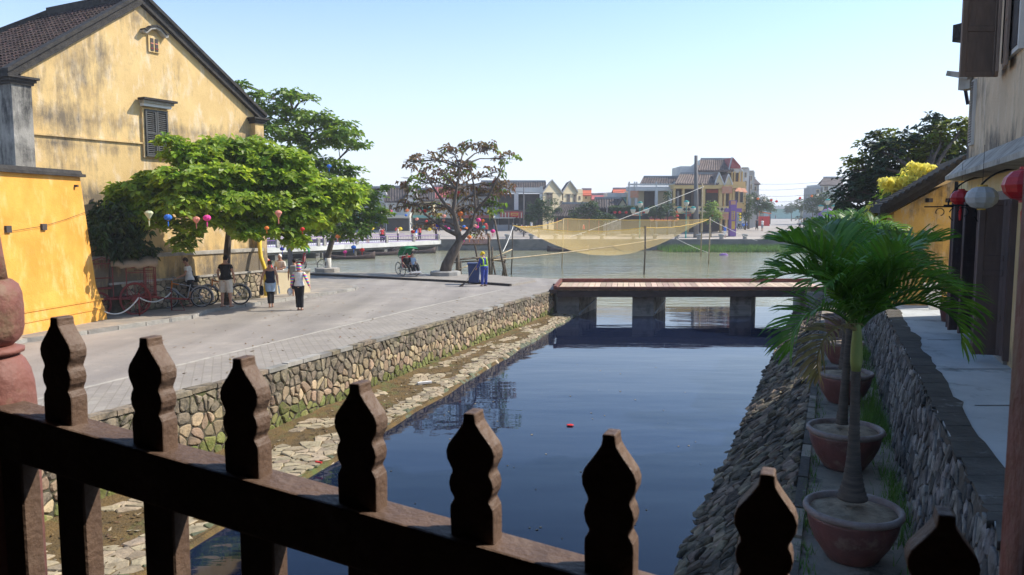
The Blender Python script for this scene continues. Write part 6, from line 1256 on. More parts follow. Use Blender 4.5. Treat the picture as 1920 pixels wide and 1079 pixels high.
b.add(vs, [(i * (n + 1) + j, (i + 1) * (n + 1) + j, (i + 1) * (n + 1) + j + 1, i * (n + 1) + j + 1) for i in range(n) for j in range(n)]); obj('netting', b, 'net', fn_, True)
b = MB(); W_ = n + 1
for idx in ([i * W_ for i in range(W_)], [i * W_ + n for i in range(W_)], list(range(W_)), [n * W_ + j for j in range(W_)]): b.tube([vs[k] for k in idx], .025, 4)
obj('edge_rope', b, 'gold', fn_)
for lb, px, p0, p1, Y, r in (('bamboo pole at the left corner of the net', 961, 418, 517, 57.5, .05), ('bamboo pole at the back corner of the net', 1056, 410, 500, 66, .05), ('bamboo pole at the near corner of the net', 1210, 424, 517, 57.5, .06), ('bamboo pole at the right corner of the net', 1331, 408, 497, 69, .06), ('tall thin bamboo pole left of the net right corner', 1317, 344, 478, 80, .07)):
    q0_, q1_ = at(px, p0, Y), at(px - 3, p1, Y); b = MB(); b.tube([q0_, q0_.lerp(q1_, .5) + V((.05, 0, 0)), V((q1_.x, Y, WATER - .6))], r, 7); obj('net_pole', b, 'dark_bamboo' if px in (1210, 961) else 'bamboo', label=lb, cat='pole', smooth=True)
for lb, a, c, r, m_ in (('pale rope from the net to the left staging', (962, 425, 57), (943, 472, 52), .03, 'rope'), ('long bamboo boom across the river under the net', (925, 488, 50), (1240, 448, 64), .045, 'bamboo'), ('long hauling rope rising over the net to the right', (1060, 448, 64), (1320, 350, 80), .022, 'rope'), ('slack rope under the right side of the net', (1268, 448, 84), (1340, 478, 90), .02, 'rope'), ('rope from the right net corner to the quay', (1332, 412, 69), (1420, 452, 94), .02, 'rope')):
    p0_, p1_ = at(*a), at(*c); b = MB(); b.tube([p0_.lerp(p1_, i / 8) - V((0, 0, .12 * 4 * (i / 8) * (1 - i / 8))) for i in range(9)], r, 5); obj('net_rope' if m_ == 'rope' else 'bamboo_boom', b, m_, label=lb, cat='rope' if m_ == 'rope' else 'boom')
sg = thing('bamboo_staging', 'rickety bamboo and log fishing platform at the water edge behind the cleaner', 'platform', at(900, 500, 50))
for a, c, r in (((858, 462, 48), (858, 516, 48), .12), ((863, 490, 49), (864, 516, 49), .08), ((916, 438, 49), (919, 512, 49), .08), ((890, 458, 50), (899, 492, 50), .06), ((927, 412, 50), (950, 516, 50), .07), ((923, 463, 50.5), (922, 516, 50.5), .06), ((948, 478, 51), (940, 516, 51), .07), ((945, 490, 51), (953, 517, 51), .06), ((924, 490, 51), (932, 516, 51), .06)):
    b = MB(); q1_ = at(*c); q1_.z -= .6; b.tube([at(*a), q1_], r, 7); obj('post', b, 'dark_bamboo', sg, True)
for a, c, r in (((845, 489, 48.5), (900, 483, 50), .06), ((895, 484, 50), (946, 490, 51), .09), ((845, 493, 49), (940, 487, 50.5), .05), ((860, 459, 49), (916, 459, 49), .05), ((922, 485, 50), (960, 468, 52), .035), ((838, 512, 48), (880, 498, 49), .03), ((920, 488, 50), (948, 482, 51), .06)):
    b = MB(); b.tube([at(*a), at(*c)], r, 6); obj('rail', b, 'bamboo' if r < .045 else 'dark_bamboo', sg, True)
for a, c in (((948, 516.5, 43.6), (1052, 524, 41.6)),): pass
# small red-brown net bundled on the staging
m = MATS['net'].copy(); m.name = 'red_net'; MATS['red_net'] = m
for n_ in m.node_tree.nodes:
    if n_.type in ('BSDF_PRINCIPLED',): n_.inputs['Base Color'].default_value = (.30, .10, .07, 1)
    if n_.type == 'BSDF_TRANSLUCENT': n_.inputs[0].default_value = (.35, .14, .09, 1)
b = MB(); c4 = [at(860, 458, 49), at(916, 459, 49), at(932, 436, 54), at(895, 442, 55)]; vs = []; n = 10
for i in range(n + 1):
    for j in range(n + 1): u, v = i / n, j / n; q = c4[0].lerp(c4[1], u).lerp(c4[3].lerp(c4[2], u), v); vs.append(q - V((0, 0, .25 * 16 * u * (1 - u) * v * (1 - v) * .4)))
b.add(vs, [(i * (n + 1) + j, (i + 1) * (n + 1) + j, (i + 1) * (n + 1) + j + 1, i * (n + 1) + j + 1) for i in range(n) for j in range(n)]); obj('small_net', b, 'red_net', smooth=True, label='small reddish brown net slung over the bamboo platform', cat='fishing net')

# ================================================================== concrete bridge on the left with purple railing
BP = [V((-31.5, 63, 0)), V((-19.2, 79, 0)), V((-8.6, 95, 0))]
lb_ = thing('concrete_bridge', 'low concrete road bridge with purple railings crossing the river on the left', 'bridge', BP[1])
for A, B_ in zip(BP, BP[1:]):
    d = (B_ - A).normalized(); nb_ = V((-d.y, d.x, 0)); L_ = (B_ - A).length
    def q(u, o, z): return A + d * u + nb_ * o + V((0, 0, z))
    b = MB(); b.prism([q(0, 0, -.35), q(0, 0, .12), q(0, 6, .12), q(0, 6, -.35)], d * L_); obj('deck', b, 'white_wall', lb_)
    b = MB(); b.prism([q(0, .3, -.62), q(0, .3, -.352), q(0, 5.7, -.352), q(0, 5.7, -.62)], d * L_); obj('girder', b, 'quay_wall', lb_)
    nn = int(L_ / 4.4)
    for i in range(nn + 1):
        u = .4 + i * (L_ - .8) / nn; b = MB(); b.prism([q(u - .25, .2, -2), q(u + .25, .2, -2), q(u + .25, 5.8, -2), q(u - .25, 5.8, -2)], (0, 0, 1.38)); obj('pier', b, 'quay_wall', lb_)
        b = MB(); b.prism([q(u - .16, -.04, .12), q(u + .16, -.04, .12), q(u + .16, .2, .12), q(u - .16, .2, .12)], (0, 0, .78)); obj('parapet_post', b, 'cornice_stone', lb_)
    b = MB(); b.bar(q(0, .08, .80), q(L_, .08, .80), .06, .06); b.bar(q(0, .08, .22), q(L_, .08, .22), .05, .05); b.bar(q(0, 5.9, .80), q(L_, 5.9, .80), .06, .06)
    for i in range(int(L_ / .28)): b.bar(q(.14 + i * .28, .08, .2), q(.14 + i * .28, .08, .8), .03, .03)
    obj('railing', b, 'purple', lb_)
def boat(label, p, rz, L_=5.0, w_=1.3):
    t = thing('wooden_boat', label, 'boat'); b = MB(); vs = []; n = 12
    for i in range(n + 1):
        s = i / n * 2 - 1; ww = w_ / 2 * (1 - abs(s) ** 2.4) + .02; sh = .28 + .45 * abs(s) ** 3
        for a, z in ((-1, sh), (-.72, .02), (0, -.12 + .2 * abs(s) ** 3), (.72, .02), (1, sh)): vs.append((s * L_ / 2, a * ww, z))
    b.add(vs, [(i * 5 + j, i * 5 + 5 + j, i * 5 + 6 + j, i * 5 + 1 + j) for i in range(n) for j in range(4)]); o = obj('hull', b, 'girder', t, True); s_ = o.modifiers.new('s', 'SOLIDIFY'); s_.thickness = .04
    for x in (-1.2, 0, 1.2): b = MB(); b.box((x, 0, .2), (.25, w_ * .85, .04)); obj('thwart', b, 'dark_bamboo', t)
    t.location = p; t.rotation_euler = (0, 0, rz)
for i, (px, Y, lb, rz) in enumerate(((655, 77, 'leftmost dark wooden boat moored under the concrete bridge', .3), (712, 84, 'dark wooden boat moored under the middle of the concrete bridge', .5), (775, 88, 'dark wooden boat at the right end of the concrete bridge', .2), (1065, 92.5, 'dark boat moored against the far quay below the net', .05))):
    q = at(px, 470, Y); boat(lb, V((q.x, Y, WATER + .02)), rz)
b = MB(); q = gr(1357, 479, WATER); b.ell(q, (.5, .3, .22), 12, 6); obj('buoy', b, 'purple', label='dark purple float on the river right of the net', cat='float')

# ================================================================== far bank buildings
def pb(px, Y): return at(px, 400, Y).x
SK = [None, 0]
def fpt(px, py, Y):
    q = at(px, py, Y)
    if SK[0] is not None and px > SK[0]:          # wall turned towards the right: solve for the slanted plane
        xa = at(SK[0], 400, Y).x; k = SK[1]; c = (px - CXP) / FP; d = ray(px, py); c = d.x / d.y; Y2 = (Y - k * xa) / (1 - k * c); return at(px, py, Y2)
    return V((q.x, Y, q.z))
def slab(par, name, m, x0, x1, y0, y1, Y, dep, **k):
    """box whose front face fills the given picture rectangle at distance Y and runs back dep metres"""
    a, c = fpt(x0, y0, Y), fpt(x1, y1, Y); b = MB(); b.prism([V((a.x, a.y, c.z)), V((c.x, c.y, c.z)), V((c.x, c.y, a.z)), V((a.x, a.y, a.z))], (0, dep, 0)); return obj(name, b, m, par, **k)
def pitch(par, m, x0, x1, ye, yr, Y, dep, roll=True, over=3, x0r=None, x1r=None, back=True):
    """roof with ridge parallel to the river: eave row ye at Y, ridge row yr at Y+dep"""
    e0, e1 = fpt(x0 - over, ye, Y - .3), fpt(x1 + over, ye, Y - .3); r0_, r1_ = fpt(x0r or x0 - over, yr, Y + dep), fpt(x1r or x1 + over, yr, Y + dep); th = V((0, 0, -.18))
    b = MB(); b.add([e0, e1, r1_, r0_, e0 + th, e1 + th, r1_ + th, r0_ + th], [(0, 1, 2, 3), (7, 6, 5, 4), (4, 5, 1, 0), (5, 6, 2, 1), (7, 4, 0, 3)])
    if back: bk = V((0, dep * 2, 0)); b.add([r0_, r1_, V((r1_.x, Y + dep * 2, e1.z)), V((r0_.x, Y + dep * 2, e0.z))], [(0, 1, 2, 3)])
    rf = obj('roof', b, m, par)
    if roll:
        b = MB(); n = max(4, int((e1.x - e0.x) / .34))
        for i in range(n + 1): f = i / n; b.tube([e0.lerp(e1, f) + V((0, 0, .03)), r0_.lerp(r1_, f) + V((0, 0, .03))], .085, 5)
        obj('tile_rolls', b, m, rf, kind='stuff')
    b = MB(); b.bar(r0_ + V((0, 0, .12)), r1_ + V((0, 0, .12)), .3, .3); obj('ridge', b, 'grey_wall', rf); return rf
def gablef(par, m, x0, xa, x1, ye, ya, yb, Y, dep, trim='grey_wall', roof='far_roof'):
    """gable wall facing the river"""
    b = MB(); P_ = [fpt(x0, yb, Y), fpt(x1, yb, Y), fpt(x1, ye, Y), fpt(xa, ya, Y), fpt(x0, ye, Y)]; b.prism(P_, (0, dep, 0)); g = obj('gable_wall', b, m, par)
    for A, B_ in ((P_[4], P_[3]), (P_[3], P_[2])):
        d = (B_ - A) * .06; A2, B2 = (A - d if A is P_[4] else A), (B_ + d if B_ is P_[2] else B_); b = MB(); b.prism([A2 + V((0, -.25, -.05)), B2 + V((0, -.25, -.05)), B2 + V((0, -.25, .22)), A2 + V((0, -.25, .22))], (0, .5, 0)); obj('verge', b, trim, par)
        b = MB(); b.prism([A2 + V((0, .26, .02)), B2 + V((0, .26, .02)), B2 + V((0, .26, .16)), A2 + V((0, .26, .16))], (0, dep, 0)); obj('roof', b, roof, par)
    return g
def win_(par, x0, x1, y0, y1, Y, m='far_shutter', fr='cream_wall', head=True, pane=True):
    w_ = slab(par, 'window', fr, x0 - .7, x1 + .7, y0 - .8, y1 + .6, Y - .06, .10); slab(w_, 'shutter' if m == 'far_shutter' else 'pane', m, x0, x1, y0, y1, Y - .10, .08)
    if m == 'far_shutter':
        xm = (x0 + x1) / 2; slab(w_, 'mullion', 'cornice_stone', xm - .2, xm + .2, y0, y1, Y - .125, .05)
    if head: slab(w_, 'window_head', 'cornice_stone', x0 - 2, x1 + 2, y0 - 2.2, y0 - 1, Y - .25, .3)
BYg = 449.0    # base row hidden behind things; walls run down to the ground
def base_y(Y): return 400 + (HC - GZ(Y)) * FP / Y
# (1) twin gabled cream house with loggia
Y = 112; h = thing('twin_gable_house', 'cream house with two pointed gables and a dark column loggia to its left', 'building', V((pb(1030, Y), Y, GZ(Y))))
gb = base_y(Y) + .3
slab(h, 'wall', 'dark_room', 935, 1018, 364, gb, Y + 1.6, 6)
for x0, x1, y0, y1 in ((935, 1018, 352, 363),): slab(h, 'parapet', 'white_wall', x0, x1, y0, y1, Y, .5)
for x in (964, 1012): slab(h, 'column', 'white_wall', x, x + (8 if x < 1000 else 5), 352, 395, Y - .1, .6)
slab(h, 'parapet_post', 'white_wall', 1013, 1018, 350, 364, Y - .15, .5); slab(h, 'parapet_post', 'white_wall', 998, 1001, 352, 362, Y - .1, .4)
pitch(h, 'far_roof', 905, 1020, 353, 342, Y + .7, 3.5); slab(h, 'balcony_floor', 'far_shutter', 930, 985, 394, 397, Y - .6, 2)
SK[:] = [1018, .75]
gablef(h, 'cream_wall', 1018, 1035, 1054, 362, 339, gb, Y, 8); gablef(h, 'cream_wall', 1056, 1069, 1083, 360, 341, gb, Y + .4, 8); slab(h, 'wall', 'cream_wall', 1083, 1092, 355, gb, Y + .6, 7)
win_(h, 1025, 1036, 363, 386, Y); win_(h, 1064, 1069, 366, 382, Y + .4); win_(h, 1076, 1081, 366, 382, Y + .4); win_(h, 1086, 1088.5, 368, 374, Y + .6, head=False); win_(h, 1052, 1056, 377, 381, Y - .02, head=False)
SK[:] = [None, 0]
aw = slab(h, 'awning', 'awning_red', 938, 981, 397, 409, Y - 1.6, 1.4); 
for k in range(7): slab(h, 'awning_stripe', 'ivory', 941 + k * 6, 942.6 + k * 6, 399, 409.5, Y - 1.66, .05)
sg_ = slab(h, 'shop_sign', 'red', 957, 972, 397, 407, Y - 1.85, .15); slab(sg_, 'sign_panel', 'gold', 958, 971, 399.5, 404.5, Y - 1.9, .04); slab(sg_, 'sign_lettering', 'red', 960, 969, 401, 403, Y - 1.93, .02)
for x in (953, 974, 1005): slab(h, 'pillar', 'far_shutter', x, x + 2.2, 409, gb, Y - 1.5, .3)
# (2) low dark roofed house in front
Y = 106; h = thing('tiled_pavilion', 'low dark hip roofed house behind the quay trees', 'building', V((pb(1075, Y), Y, GZ(Y)))); gb = base_y(Y) + .3
slab(h, 'wall', 'dark_room', 1042, 1125, 405, gb, Y + .5, 5); pitch(h, 'far_roof', 1035, 1128, 406, 383, Y, 3.2, x0r=1054, x1r=1104)
for x in (1044, 1064, 1084, 1104, 1122): slab(h, 'post', 'awning_red', x, x + 1.5, 406, gb, Y + .1, .2)
# (3) orange and pink roofed houses behind
for nm, lb, x0, x1, ye, yr, Y, rm, wm_, wy in (('orange_roof_house', 'house with bright orange roof right of the twin gables', 1092, 1108, 366, 356.5, 122, 'orange_roof', 'cream_wall', 372), ('pink_roof_house', 'long low house with dull pink roof behind the quay trees', 1110, 1142, 374, 366, 120, 'pink_roof', 'grey_wall', 392), ('red_roof_house', 'distant house with red roof left of the white loggia', 1150, 1178, 363, 355, 135, 'orange_roof', 'white_wall', 380)):
    h = thing(nm, lb, 'building', V((pb(x0, Y), Y, GZ(Y)))); slab(h, 'wall', wm_, x0 + 1, x1 - 1, ye, base_y(Y), Y, 6); pitch(h, rm, x0, x1, ye, yr, Y, 3, roll=False, over=1); win_(h, x0 + 5, x0 + 8, ye + 3, ye + 7, Y, head=False)
Y = 116; h = thing('teal_shed', 'white and teal shed behind the dark gabled roof', 'building', V((pb(1160, Y), Y, GZ(Y)))); slab(h, 'wall', 'teal_wall', 1141, 1178, 370, base_y(Y), Y, 5); slab(h, 'roof', 'white_wall', 1139, 1180, 362, 370, Y - .4, 5)
Y = 108; h = thing('dark_gable_house', 'dark tiled house with a small triangular gable beside the hedge', 'building', V((pb(1150, Y), Y, GZ(Y)))); slab(h, 'wall', 'dark_room', 1120, 1176, 389, base_y(Y), Y + .4, 5); pitch(h, 'far_roof', 1118, 1160, 390, 373, Y, 3); gablef(h, 'cream_wall', 1158, 1167, 1176, 388, 374, 398, Y - .3, 4, trim='far_roof')
# (4) white loggia building
Y = 110; h = thing('loggia_building', 'white columned loggia building with roof terrace left of the restaurant', 'building', V((pb(1220, Y), Y, GZ(Y)))); gb = base_y(Y) + .3
slab(h, 'wall', 'cream_wall', 1182, 1266, 358, gb, Y + 2.2, 6); slab(h, 'entablature', 'white_wall', 1178, 1267, 350, 358, Y, 2.3); slab(h, 'parapet', 'white_wall', 1178, 1267, 344.5, 348, Y, .4)
for x in (1179, 1191, 1229, 1255): slab(h, 'column', 'white_wall', x, x + 3.4, 350, gb, Y - .15, .5)
for x in (1179, 1189, 1193, 1230, 1264): slab(h, 'finial', 'white_wall', x, x + 2, 341, 350, Y - .1, .3)
slab(h, 'doorway', 'dark_room', 1208, 1228, 359, 392, Y + 2.1, .2); slab(h, 'doorway', 'dark_room', 1252, 1264, 359, 390, Y + 2.1, .2); slab(h, 'round_sign', 'terracotta_sign', 1182, 1197, 358, 371, Y - .3, .15)
slab(h, 'ground_floor', 'dark_room', 1180, 1266, 398, gb, Y + .6, 1); pitch(h, 'far_roof', 1204, 1270, 345, 333.5, Y + 1.5, 3.5, x0r=1207)
slab(h, 'floor_slab', 'white_wall', 1178, 1267, 392, 398, Y + .1, 2)
hg = thing('hedge_pergola', 'flat topped green hedge pergola above dark shop fronts with red lanterns', 'pergola', V((pb(1170, 106), 106, GZ(106)))); slab(hg, 'shade_wall', 'dark_room', 1148, 1202, 396, base_y(106) + .3, 106.5, 2)
b = MB()
for _ in range(2600): p = V((U(pb(1146, 105.5), pb(1204, 105.5)), U(105, 108), 0)); p.z = fpt(1170, U(387, 398), 105).z; leafs(b, p, V((U(-.4, .4), -.5, 1)).normalized(), .26, .5, 3)
obj('foliage', b, 'street_leaf', hg, kind='stuff')
sn = slab(None, 'orange_signboard', 'terracotta_sign', 1186, 1204, 397.5, 405, 104.6, .1, label='orange signboard hanging below the hedge pergola', cat='sign'); slab(sn, 'sign_lettering', 'ivory', 1191, 1200, 400, 402.5, 104.55, .03)
for i, px in enumerate((1153, 1162, 1174, 1209, 1216)): lantern('small red lantern under the hedge pergola, ' + ['leftmost', 'second from the left', 'third from the left', 'fourth, right of the orange sign', 'rightmost'][i], fpt(px, 398.5, 105), .45, 'red', 'round', False, 'red lanterns under the hedge pergola')
# (5) corner restaurant
Y = 108; h = thing('corner_restaurant', 'large yellow restaurant with stepped tiled roofs and diamond balustrade at the street corner', 'building', V((pb(1325, Y), Y, GZ(Y)))); gb = base_y(Y) + .3
slab(h, 'back_wall', 'dark_room', 1268, 1372, 350, gb, Y + 2.6, 7); slab(h, 'cornice', 'gold_wall', 1263, 1350, 346, 354, Y - .2, 3.4); slab(h, 'cornice', 'gold_wall', 1350, 1384, 347, 353, Y - .2, 3.4)
for x in (1263, 1280, 1317, 1349): slab(h, 'column', 'gold_wall', x, x + (3 if x < 1300 else 5), 354, 388, Y, .6)
for x in (1358, 1369, 1374): slab(h, 'column', 'gold_wall', x, x + 2.4, 354, 388, Y, .5)
slab(h, 'balcony_floor', 'gold_wall', 1263, 1376, 397, 401, Y - .3, 3.2); slab(h, 'balustrade_rail', 'gold_wall', 1263, 1376, 387, 389, Y - .25, .3); bal = slab(h, 'balustrade', 'cream_wall', 1263, 1376, 389, 397.2, Y - .15, .15)
for k in range(14):
    px = 1268 + k * 7.8; c = fpt(px, 392.8, Y - .16); s_ = .24; b = MB(); b.prism([c + V((-s_, 0, 0)), c + V((0, 0, -s_)), c + V((s_, 0, 0)), c + V((0, 0, s_))], (0, -.03, 0)); obj('diamond_opening', b, 'dark_room', bal)
slab(h, 'curtain', 'grey_wall', 1270, 1273, 358, 386, Y + 1.5, .1); slab(h, 'glazing_bar', 'far_shutter', 1297, 1299, 356, 388, Y + 2.4, .1); slab(h, 'interior_sign', 'awning_red', 1325, 1346, 356, 362, Y + 2.3, .1)
pitch(h, 'mid_roof', 1268, 1345, 345, 327, Y, 4.5, x0r=1276, x1r=1347, over=2); 
gablef(h, 'cream_wall', 1340, 1348, 1357, 347, 326, 348, Y - .1, 3, trim='white_wall', roof='mid_roof'); gablef(h, 'cream_wall', 1359, 1366, 1373, 347, 329, 348, Y + .2, 3, trim='white_wall', roof='mid_roof')
slab(h, 'upper_wall', 'white_wall', 1276, 1312, 312, 346, Y + 6.5, 6); slab(h, 'upper_room', 'dark_room', 1312, 1386, 320, 346, Y + 5.6, 6); pitch(h, 'mid_roof', 1309, 1372, 320, 300, Y + 4.5, 4.5, x0r=1314, x1r=1368)
b = MB(); p0_, p1_, p2_ = fpt(1279, 310, Y + 6.4), fpt(1283, 309.5, Y + 6.4), fpt(1297, 309.5, Y + 6.4); b.prism([fpt(1276, 326, Y + 6.4), fpt(1312, 326, Y + 6.4), fpt(1312, 300, Y + 6.4), fpt(1282, 322, Y + 6.4)], (0, .4, 0)); obj('curved_gable', b, 'white_wall', h)
gablef(h, 'white_wall', 1366, 1372, 1392, 322, 298, 324, Y + 4.6, 5, trim='white_wall', roof='pink_roof'); gablef(h, 'pink_roof', 1370, 1374, 1387, 314, 299, 316, Y + 4.3, .3, trim='pink_roof', roof='pink_roof')
for x in (1372, 1377, 1386, 1391): slab(h, 'column', 'gold_wall', x, x + 1.8, 322, 343, Y + 4.4, .4)
slab(h, 'upper_balustrade', 'gold_wall', 1370, 1398, 341, 349, Y + 4.0, .2); slab(h, 'side_wing', 'gold_wall', 1376, 1398, 349, 400, Y + 3.6, 8); 
for x in (1379, 1388): win_(h, x, x + 5, 358, 380, Y + 3.6, m='dark_room')
for k in range(3): 
    b = MB(); A_, B_ = fpt(1374 + k * 8, 352 + k, Y + .6), fpt(1381 + k * 8, 352 + k, Y + .6); b.prism([A_, B_, B_ + V((.1, -.9, -.6)), A_ + V((.1, -.9, -.6))], (0, 0, .06)); obj('orange_awning', b, 'terracotta_sign', h)
slab(h, 'bamboo_blind', 'terracotta_sign', 1354, 1373, 350, 363, Y - .35, .08); slab(h, 'bamboo_blind', 'terracotta_sign', 1347, 1372, 401, 412, Y - .6, .08); slab(h, 'ground_room', 'dark_room', 1268, 1346, 404, gb, Y + .8, .3)
for x in (1263, 1289, 1315, 1351, 1361, 1371): slab(h, 'pillar', 'gold_wall', x, x + 2.6, 401, gb, Y - .2, .5)
slab(h, 'shop_board', 'awning_red', 1284, 1296, 398, 406, Y - .6, .08)
gp_ = thing('gate_pillar', 'purple and gold lettered gate pillar at the restaurant corner', 'pillar', V((pb(1375, 103), 103, GZ(103)))); slab(gp_, 'pillar', 'purple', 1370, 1380, 376, base_y(103), 103, .8); slab(gp_, 'gold_panel', 'gold', 1372, 1378, 396, 412, 102.95, .06); slab(gp_, 'gold_panel', 'gold', 1372, 1378, 415, 430, 102.95, .06)
for k in range(4): slab(gp_, 'character', 'purple', 1373.6, 1376.4, 397.5 + k * 3.6, 399.6 + k * 3.6, 102.92, .04)
slab(gp_, 'lintel', 'purple', 1360, 1391, 391, 398, 103.1, .5); slab(gp_, 'cap', 'terracotta_sign', 1370.5, 1379.5, 377, 384, 102.95, .06)
# planters, hedge below
# (6) grey buildings beyond, street ends
for nm, lb, x0, x1, y0, Y, m_ in (('grey_block', 'narrow grey concrete building beyond the restaurant', 1394, 1402, 316, 124, 'white_wall'), ('grey_block', 'grey flat roofed house with an open top storey', 1402, 1412, 322, 128, 'grey_wall')):
    h = thing(nm, lb, 'building', V((pb(x0, Y), Y, GZ(Y)))); slab(h, 'wall', m_, x0, x1, y0, base_y(Y), Y, 6); slab(h, 'roof_slab', 'cornice_stone', x0 - 1, x1 + 1.5, y0 - 2, y0, Y - .3, 6.5)
    for yy in (y0 + 8, y0 + 24): win_(h, x0 + 2.5, x1 - 2.5, yy, yy + 9, Y, head=False)
Y = 135; h = thing('hip_roof_house', 'grey house with a dark hipped roof at the left of the street', 'building', V((pb(1415, Y), Y, GZ(Y)))); slab(h, 'wall', 'grey_wall', 1408, 1421, 345, base_y(Y), Y, 6); pitch(h, 'far_roof', 1404, 1423, 345, 335, Y, 3, roll=False, x0r=1410, x1r=1416); win_(h, 1412, 1418, 350, 358, Y, head=False)
Y = 330; h = thing('street_end_building', 'long low white roofed building closing the far end of the street', 'building', V((pb(1465, Y), Y, GZ(Y)))); slab(h, 'wall', 'teal_wall', 1447, 1500, 392, base_y(Y), Y, 10); slab(h, 'roof', 'white_wall', 1449, 1472, 387, 392, Y - 2, 8)
Y = 160; h = thing('grey_gable_house', 'tall grey house with a slate roof above the right hand street trees', 'building', V((pb(1557, Y), Y, GZ(Y)))); slab(h, 'wall', 'white_wall', 1540, 1580, 346, base_y(Y), Y, 8); pitch(h, 'far_roof', 1540, 1578, 347, 334, Y, 4, roll=False, x0r=1544); slab(h, 'annex', 'grey_wall', 1528, 1540, 352, base_y(Y), Y, 6); win_(h, 1546, 1552, 350, 358, Y, head=False); win_(h, 1531, 1536, 356, 362, Y, head=False)
# (7) left bank buildings seen through the trees
for nm, lb, x0, x1, ye, yr, Y, rm, wm_, gx in (('shop_house_far', 'dark roofed white house at the left end of the far bank', 640, 722, 382, 353, 112, 'far_roof', 'white_wall', 718), ('shop_house_far', 'brown roofed white house behind the left of the leaning tree', 722, 770, 378, 352, 110, 'far_roof', 'white_wall', 772), ('shop_house_far', 'pink roofed white house behind the leaning tree', 812, 858, 371, 351, 116, 'pink_roof', 'white_wall', 0), ('shop_house_far', 'dark fronted shop between the pink roof and the twin gables', 858, 936, 366, 348, 114, 'far_roof', 'grey_wall', 0), ('shop_house_far', 'teal and white signed shop left of the leaning tree trunk', 772, 814, 376, 356, 113, 'far_roof', 'cream_wall', 0), ('shop_house_far', 'yellow house on the far bank behind the river almond', 540, 640, 380, 350, 112, 'far_roof', 'cream_wall', 0)):
    h = thing(nm, lb, 'building', V((pb(x0, Y), Y, GZ(Y)))); slab(h, 'wall', wm_, x0 + 1, x1 - 1, ye, base_y(Y) + .3, Y, 7); pitch(h, rm, x0, x1, ye, yr, Y, 4, over=1)
    if gx: gablef(h, wm_, gx - 14, gx, gx + 14, ye, yr - 2, ye + 2, Y - .5, 3, trim='white_wall')
    slab(h, 'shop_front', 'dark_room', x0 + 3, x1 - 3, 410, base_y(Y) + .2, Y - .1, .1); slab(h, 'awning', ['awning_red', 'teal_wall', 'ivory'][int(x0) % 3], x0 + 2, x1 - 2, 404, 409, Y - 1.6, 1.4)
    xx = x0 + 7
    while xx < x1 - 8: win_(h, xx, xx + 6, ye + 8, ye + 20, Y); xx += 14
for px, py, w__, hh, m_ in ((790, 388, 16, 10, 'teal'), (703, 392, 8, 16, 'light_blue'), (832, 372, 10, 9, 'white_wall'), (815, 400, 14, 6, 'yellow')): slab(None, 'shop_sign', m_, px, px + w__, py, py + hh, 109, .12, label='%s shop sign on the far bank %s' % ({'teal': 'teal', 'light_blue': 'pale blue', 'white_wall': 'white', 'yellow': 'yellow'}[m_], {790: 'behind the leaning tree', 703: 'left of the leaning tree', 832: 'under the pink roof', 815: 'low behind the leaning tree trunk'}[px]), cat='sign')
# festival lanterns strung on the left far bank
fl_ = []
cols = ['red', 'orange', 'pink', 'yellow', 'ivory', 'teal', 'blue', 'salmon']; cn_ = ['red', 'orange', 'pink', 'yellow', 'white', 'teal', 'blue', 'salmon']
rs_ = random.Random(5)
for i in range(34):
    px = 690 + i * 6.9 + rs_.uniform(-3, 3); py = rs_.uniform(392, 432); k = i * 3 % 8; od_ = ['leftmost', 'second from the left', 'third from the left', 'fourth from the left', 'rightmost'][min(4, i // 8)]
    lantern('small %s festival lantern on the left far bank, %s of that colour' % (cn_[k], od_), fpt(px, py, rs_.uniform(98, 103)), rs_.uniform(.35, .6), cols[k], 'round', False, 'small %s festival lanterns on the left far bank' % cn_[k], cord=.5)
# ------------------------------------------------------------------ quay trees, poles, lamps
def qtree(label, px, pyb, blobs, Y, m='street_leaf', dens=.8, L=.42, wm_=None):
    b0 = V((pb(px, Y), Y, GZ(Y))); tree('street_tree', label, [(b0, .14), (b0 + V((.05, 0, 1.2)), .11), (b0 + V((0, .1, 2.4)), .07)], [BL(x, y, Y + U(-.4, .4), rx, rz, max(.8, rx * Y / FP * .7)) for x, y, rx, rz in blobs], m, L=L, wid=.45, dens=dens, per=4, twigs=3, limbr=.05, shell=.4)
qtree('bushy grey green tree in front of the twin gabled house', 1010, 0, [(1000, 398, 16, 16), (1018, 390, 20, 16), (1030, 405, 14, 13), (995, 410, 14, 9), (1012, 380, 10, 8)], 101)
qtree('wispy climber tree against the cream gable', 1042, 0, [(1040, 378, 9, 8), (1046, 395, 9, 8)], 107, dens=.4)
qtree('leafy tree over the net, left of the dark gable', 1085, 0, [(1078, 402, 12, 12), (1098, 392, 18, 14), (1112, 384, 12, 7), (1120, 404, 18, 10), (1138, 408, 16, 8)], 101)
qtree('small round tree in front of the loggia building', 1228, 0, [(1222, 396, 12, 10), (1236, 400, 12, 10), (1245, 392, 8, 8)], 104)
qtree('slim tree between loggia and restaurant', 1252, 0, [(1251, 370, 5, 12), (1256, 388, 8, 10), (1262, 404, 9, 8)], 105, dens=.5)
qtree('bright green bush tree beside the tall mast', 1333, 0, [(1330, 395, 14, 12), (1342, 405, 12, 12), (1325, 410, 12, 10), (1336, 385, 9, 8)], 102, m='almond_leaf_far')
qtree('dark green tree at the restaurant street corner', 1398, 0, [(1392, 385, 9, 12), (1402, 378, 10, 14), (1398, 402, 11, 10)], 112)
qtree('wide street tree right of the restaurant', 1420, 0, [(1412, 372, 12, 12), (1426, 378, 14, 12), (1438, 385, 12, 10), (1420, 392, 16, 8)], 128, L=.5)
qtree('distant street tree at the left of the far street', 1444, 0, [(1440, 385, 9, 8), (1446, 392, 8, 6)], 170, L=.6)
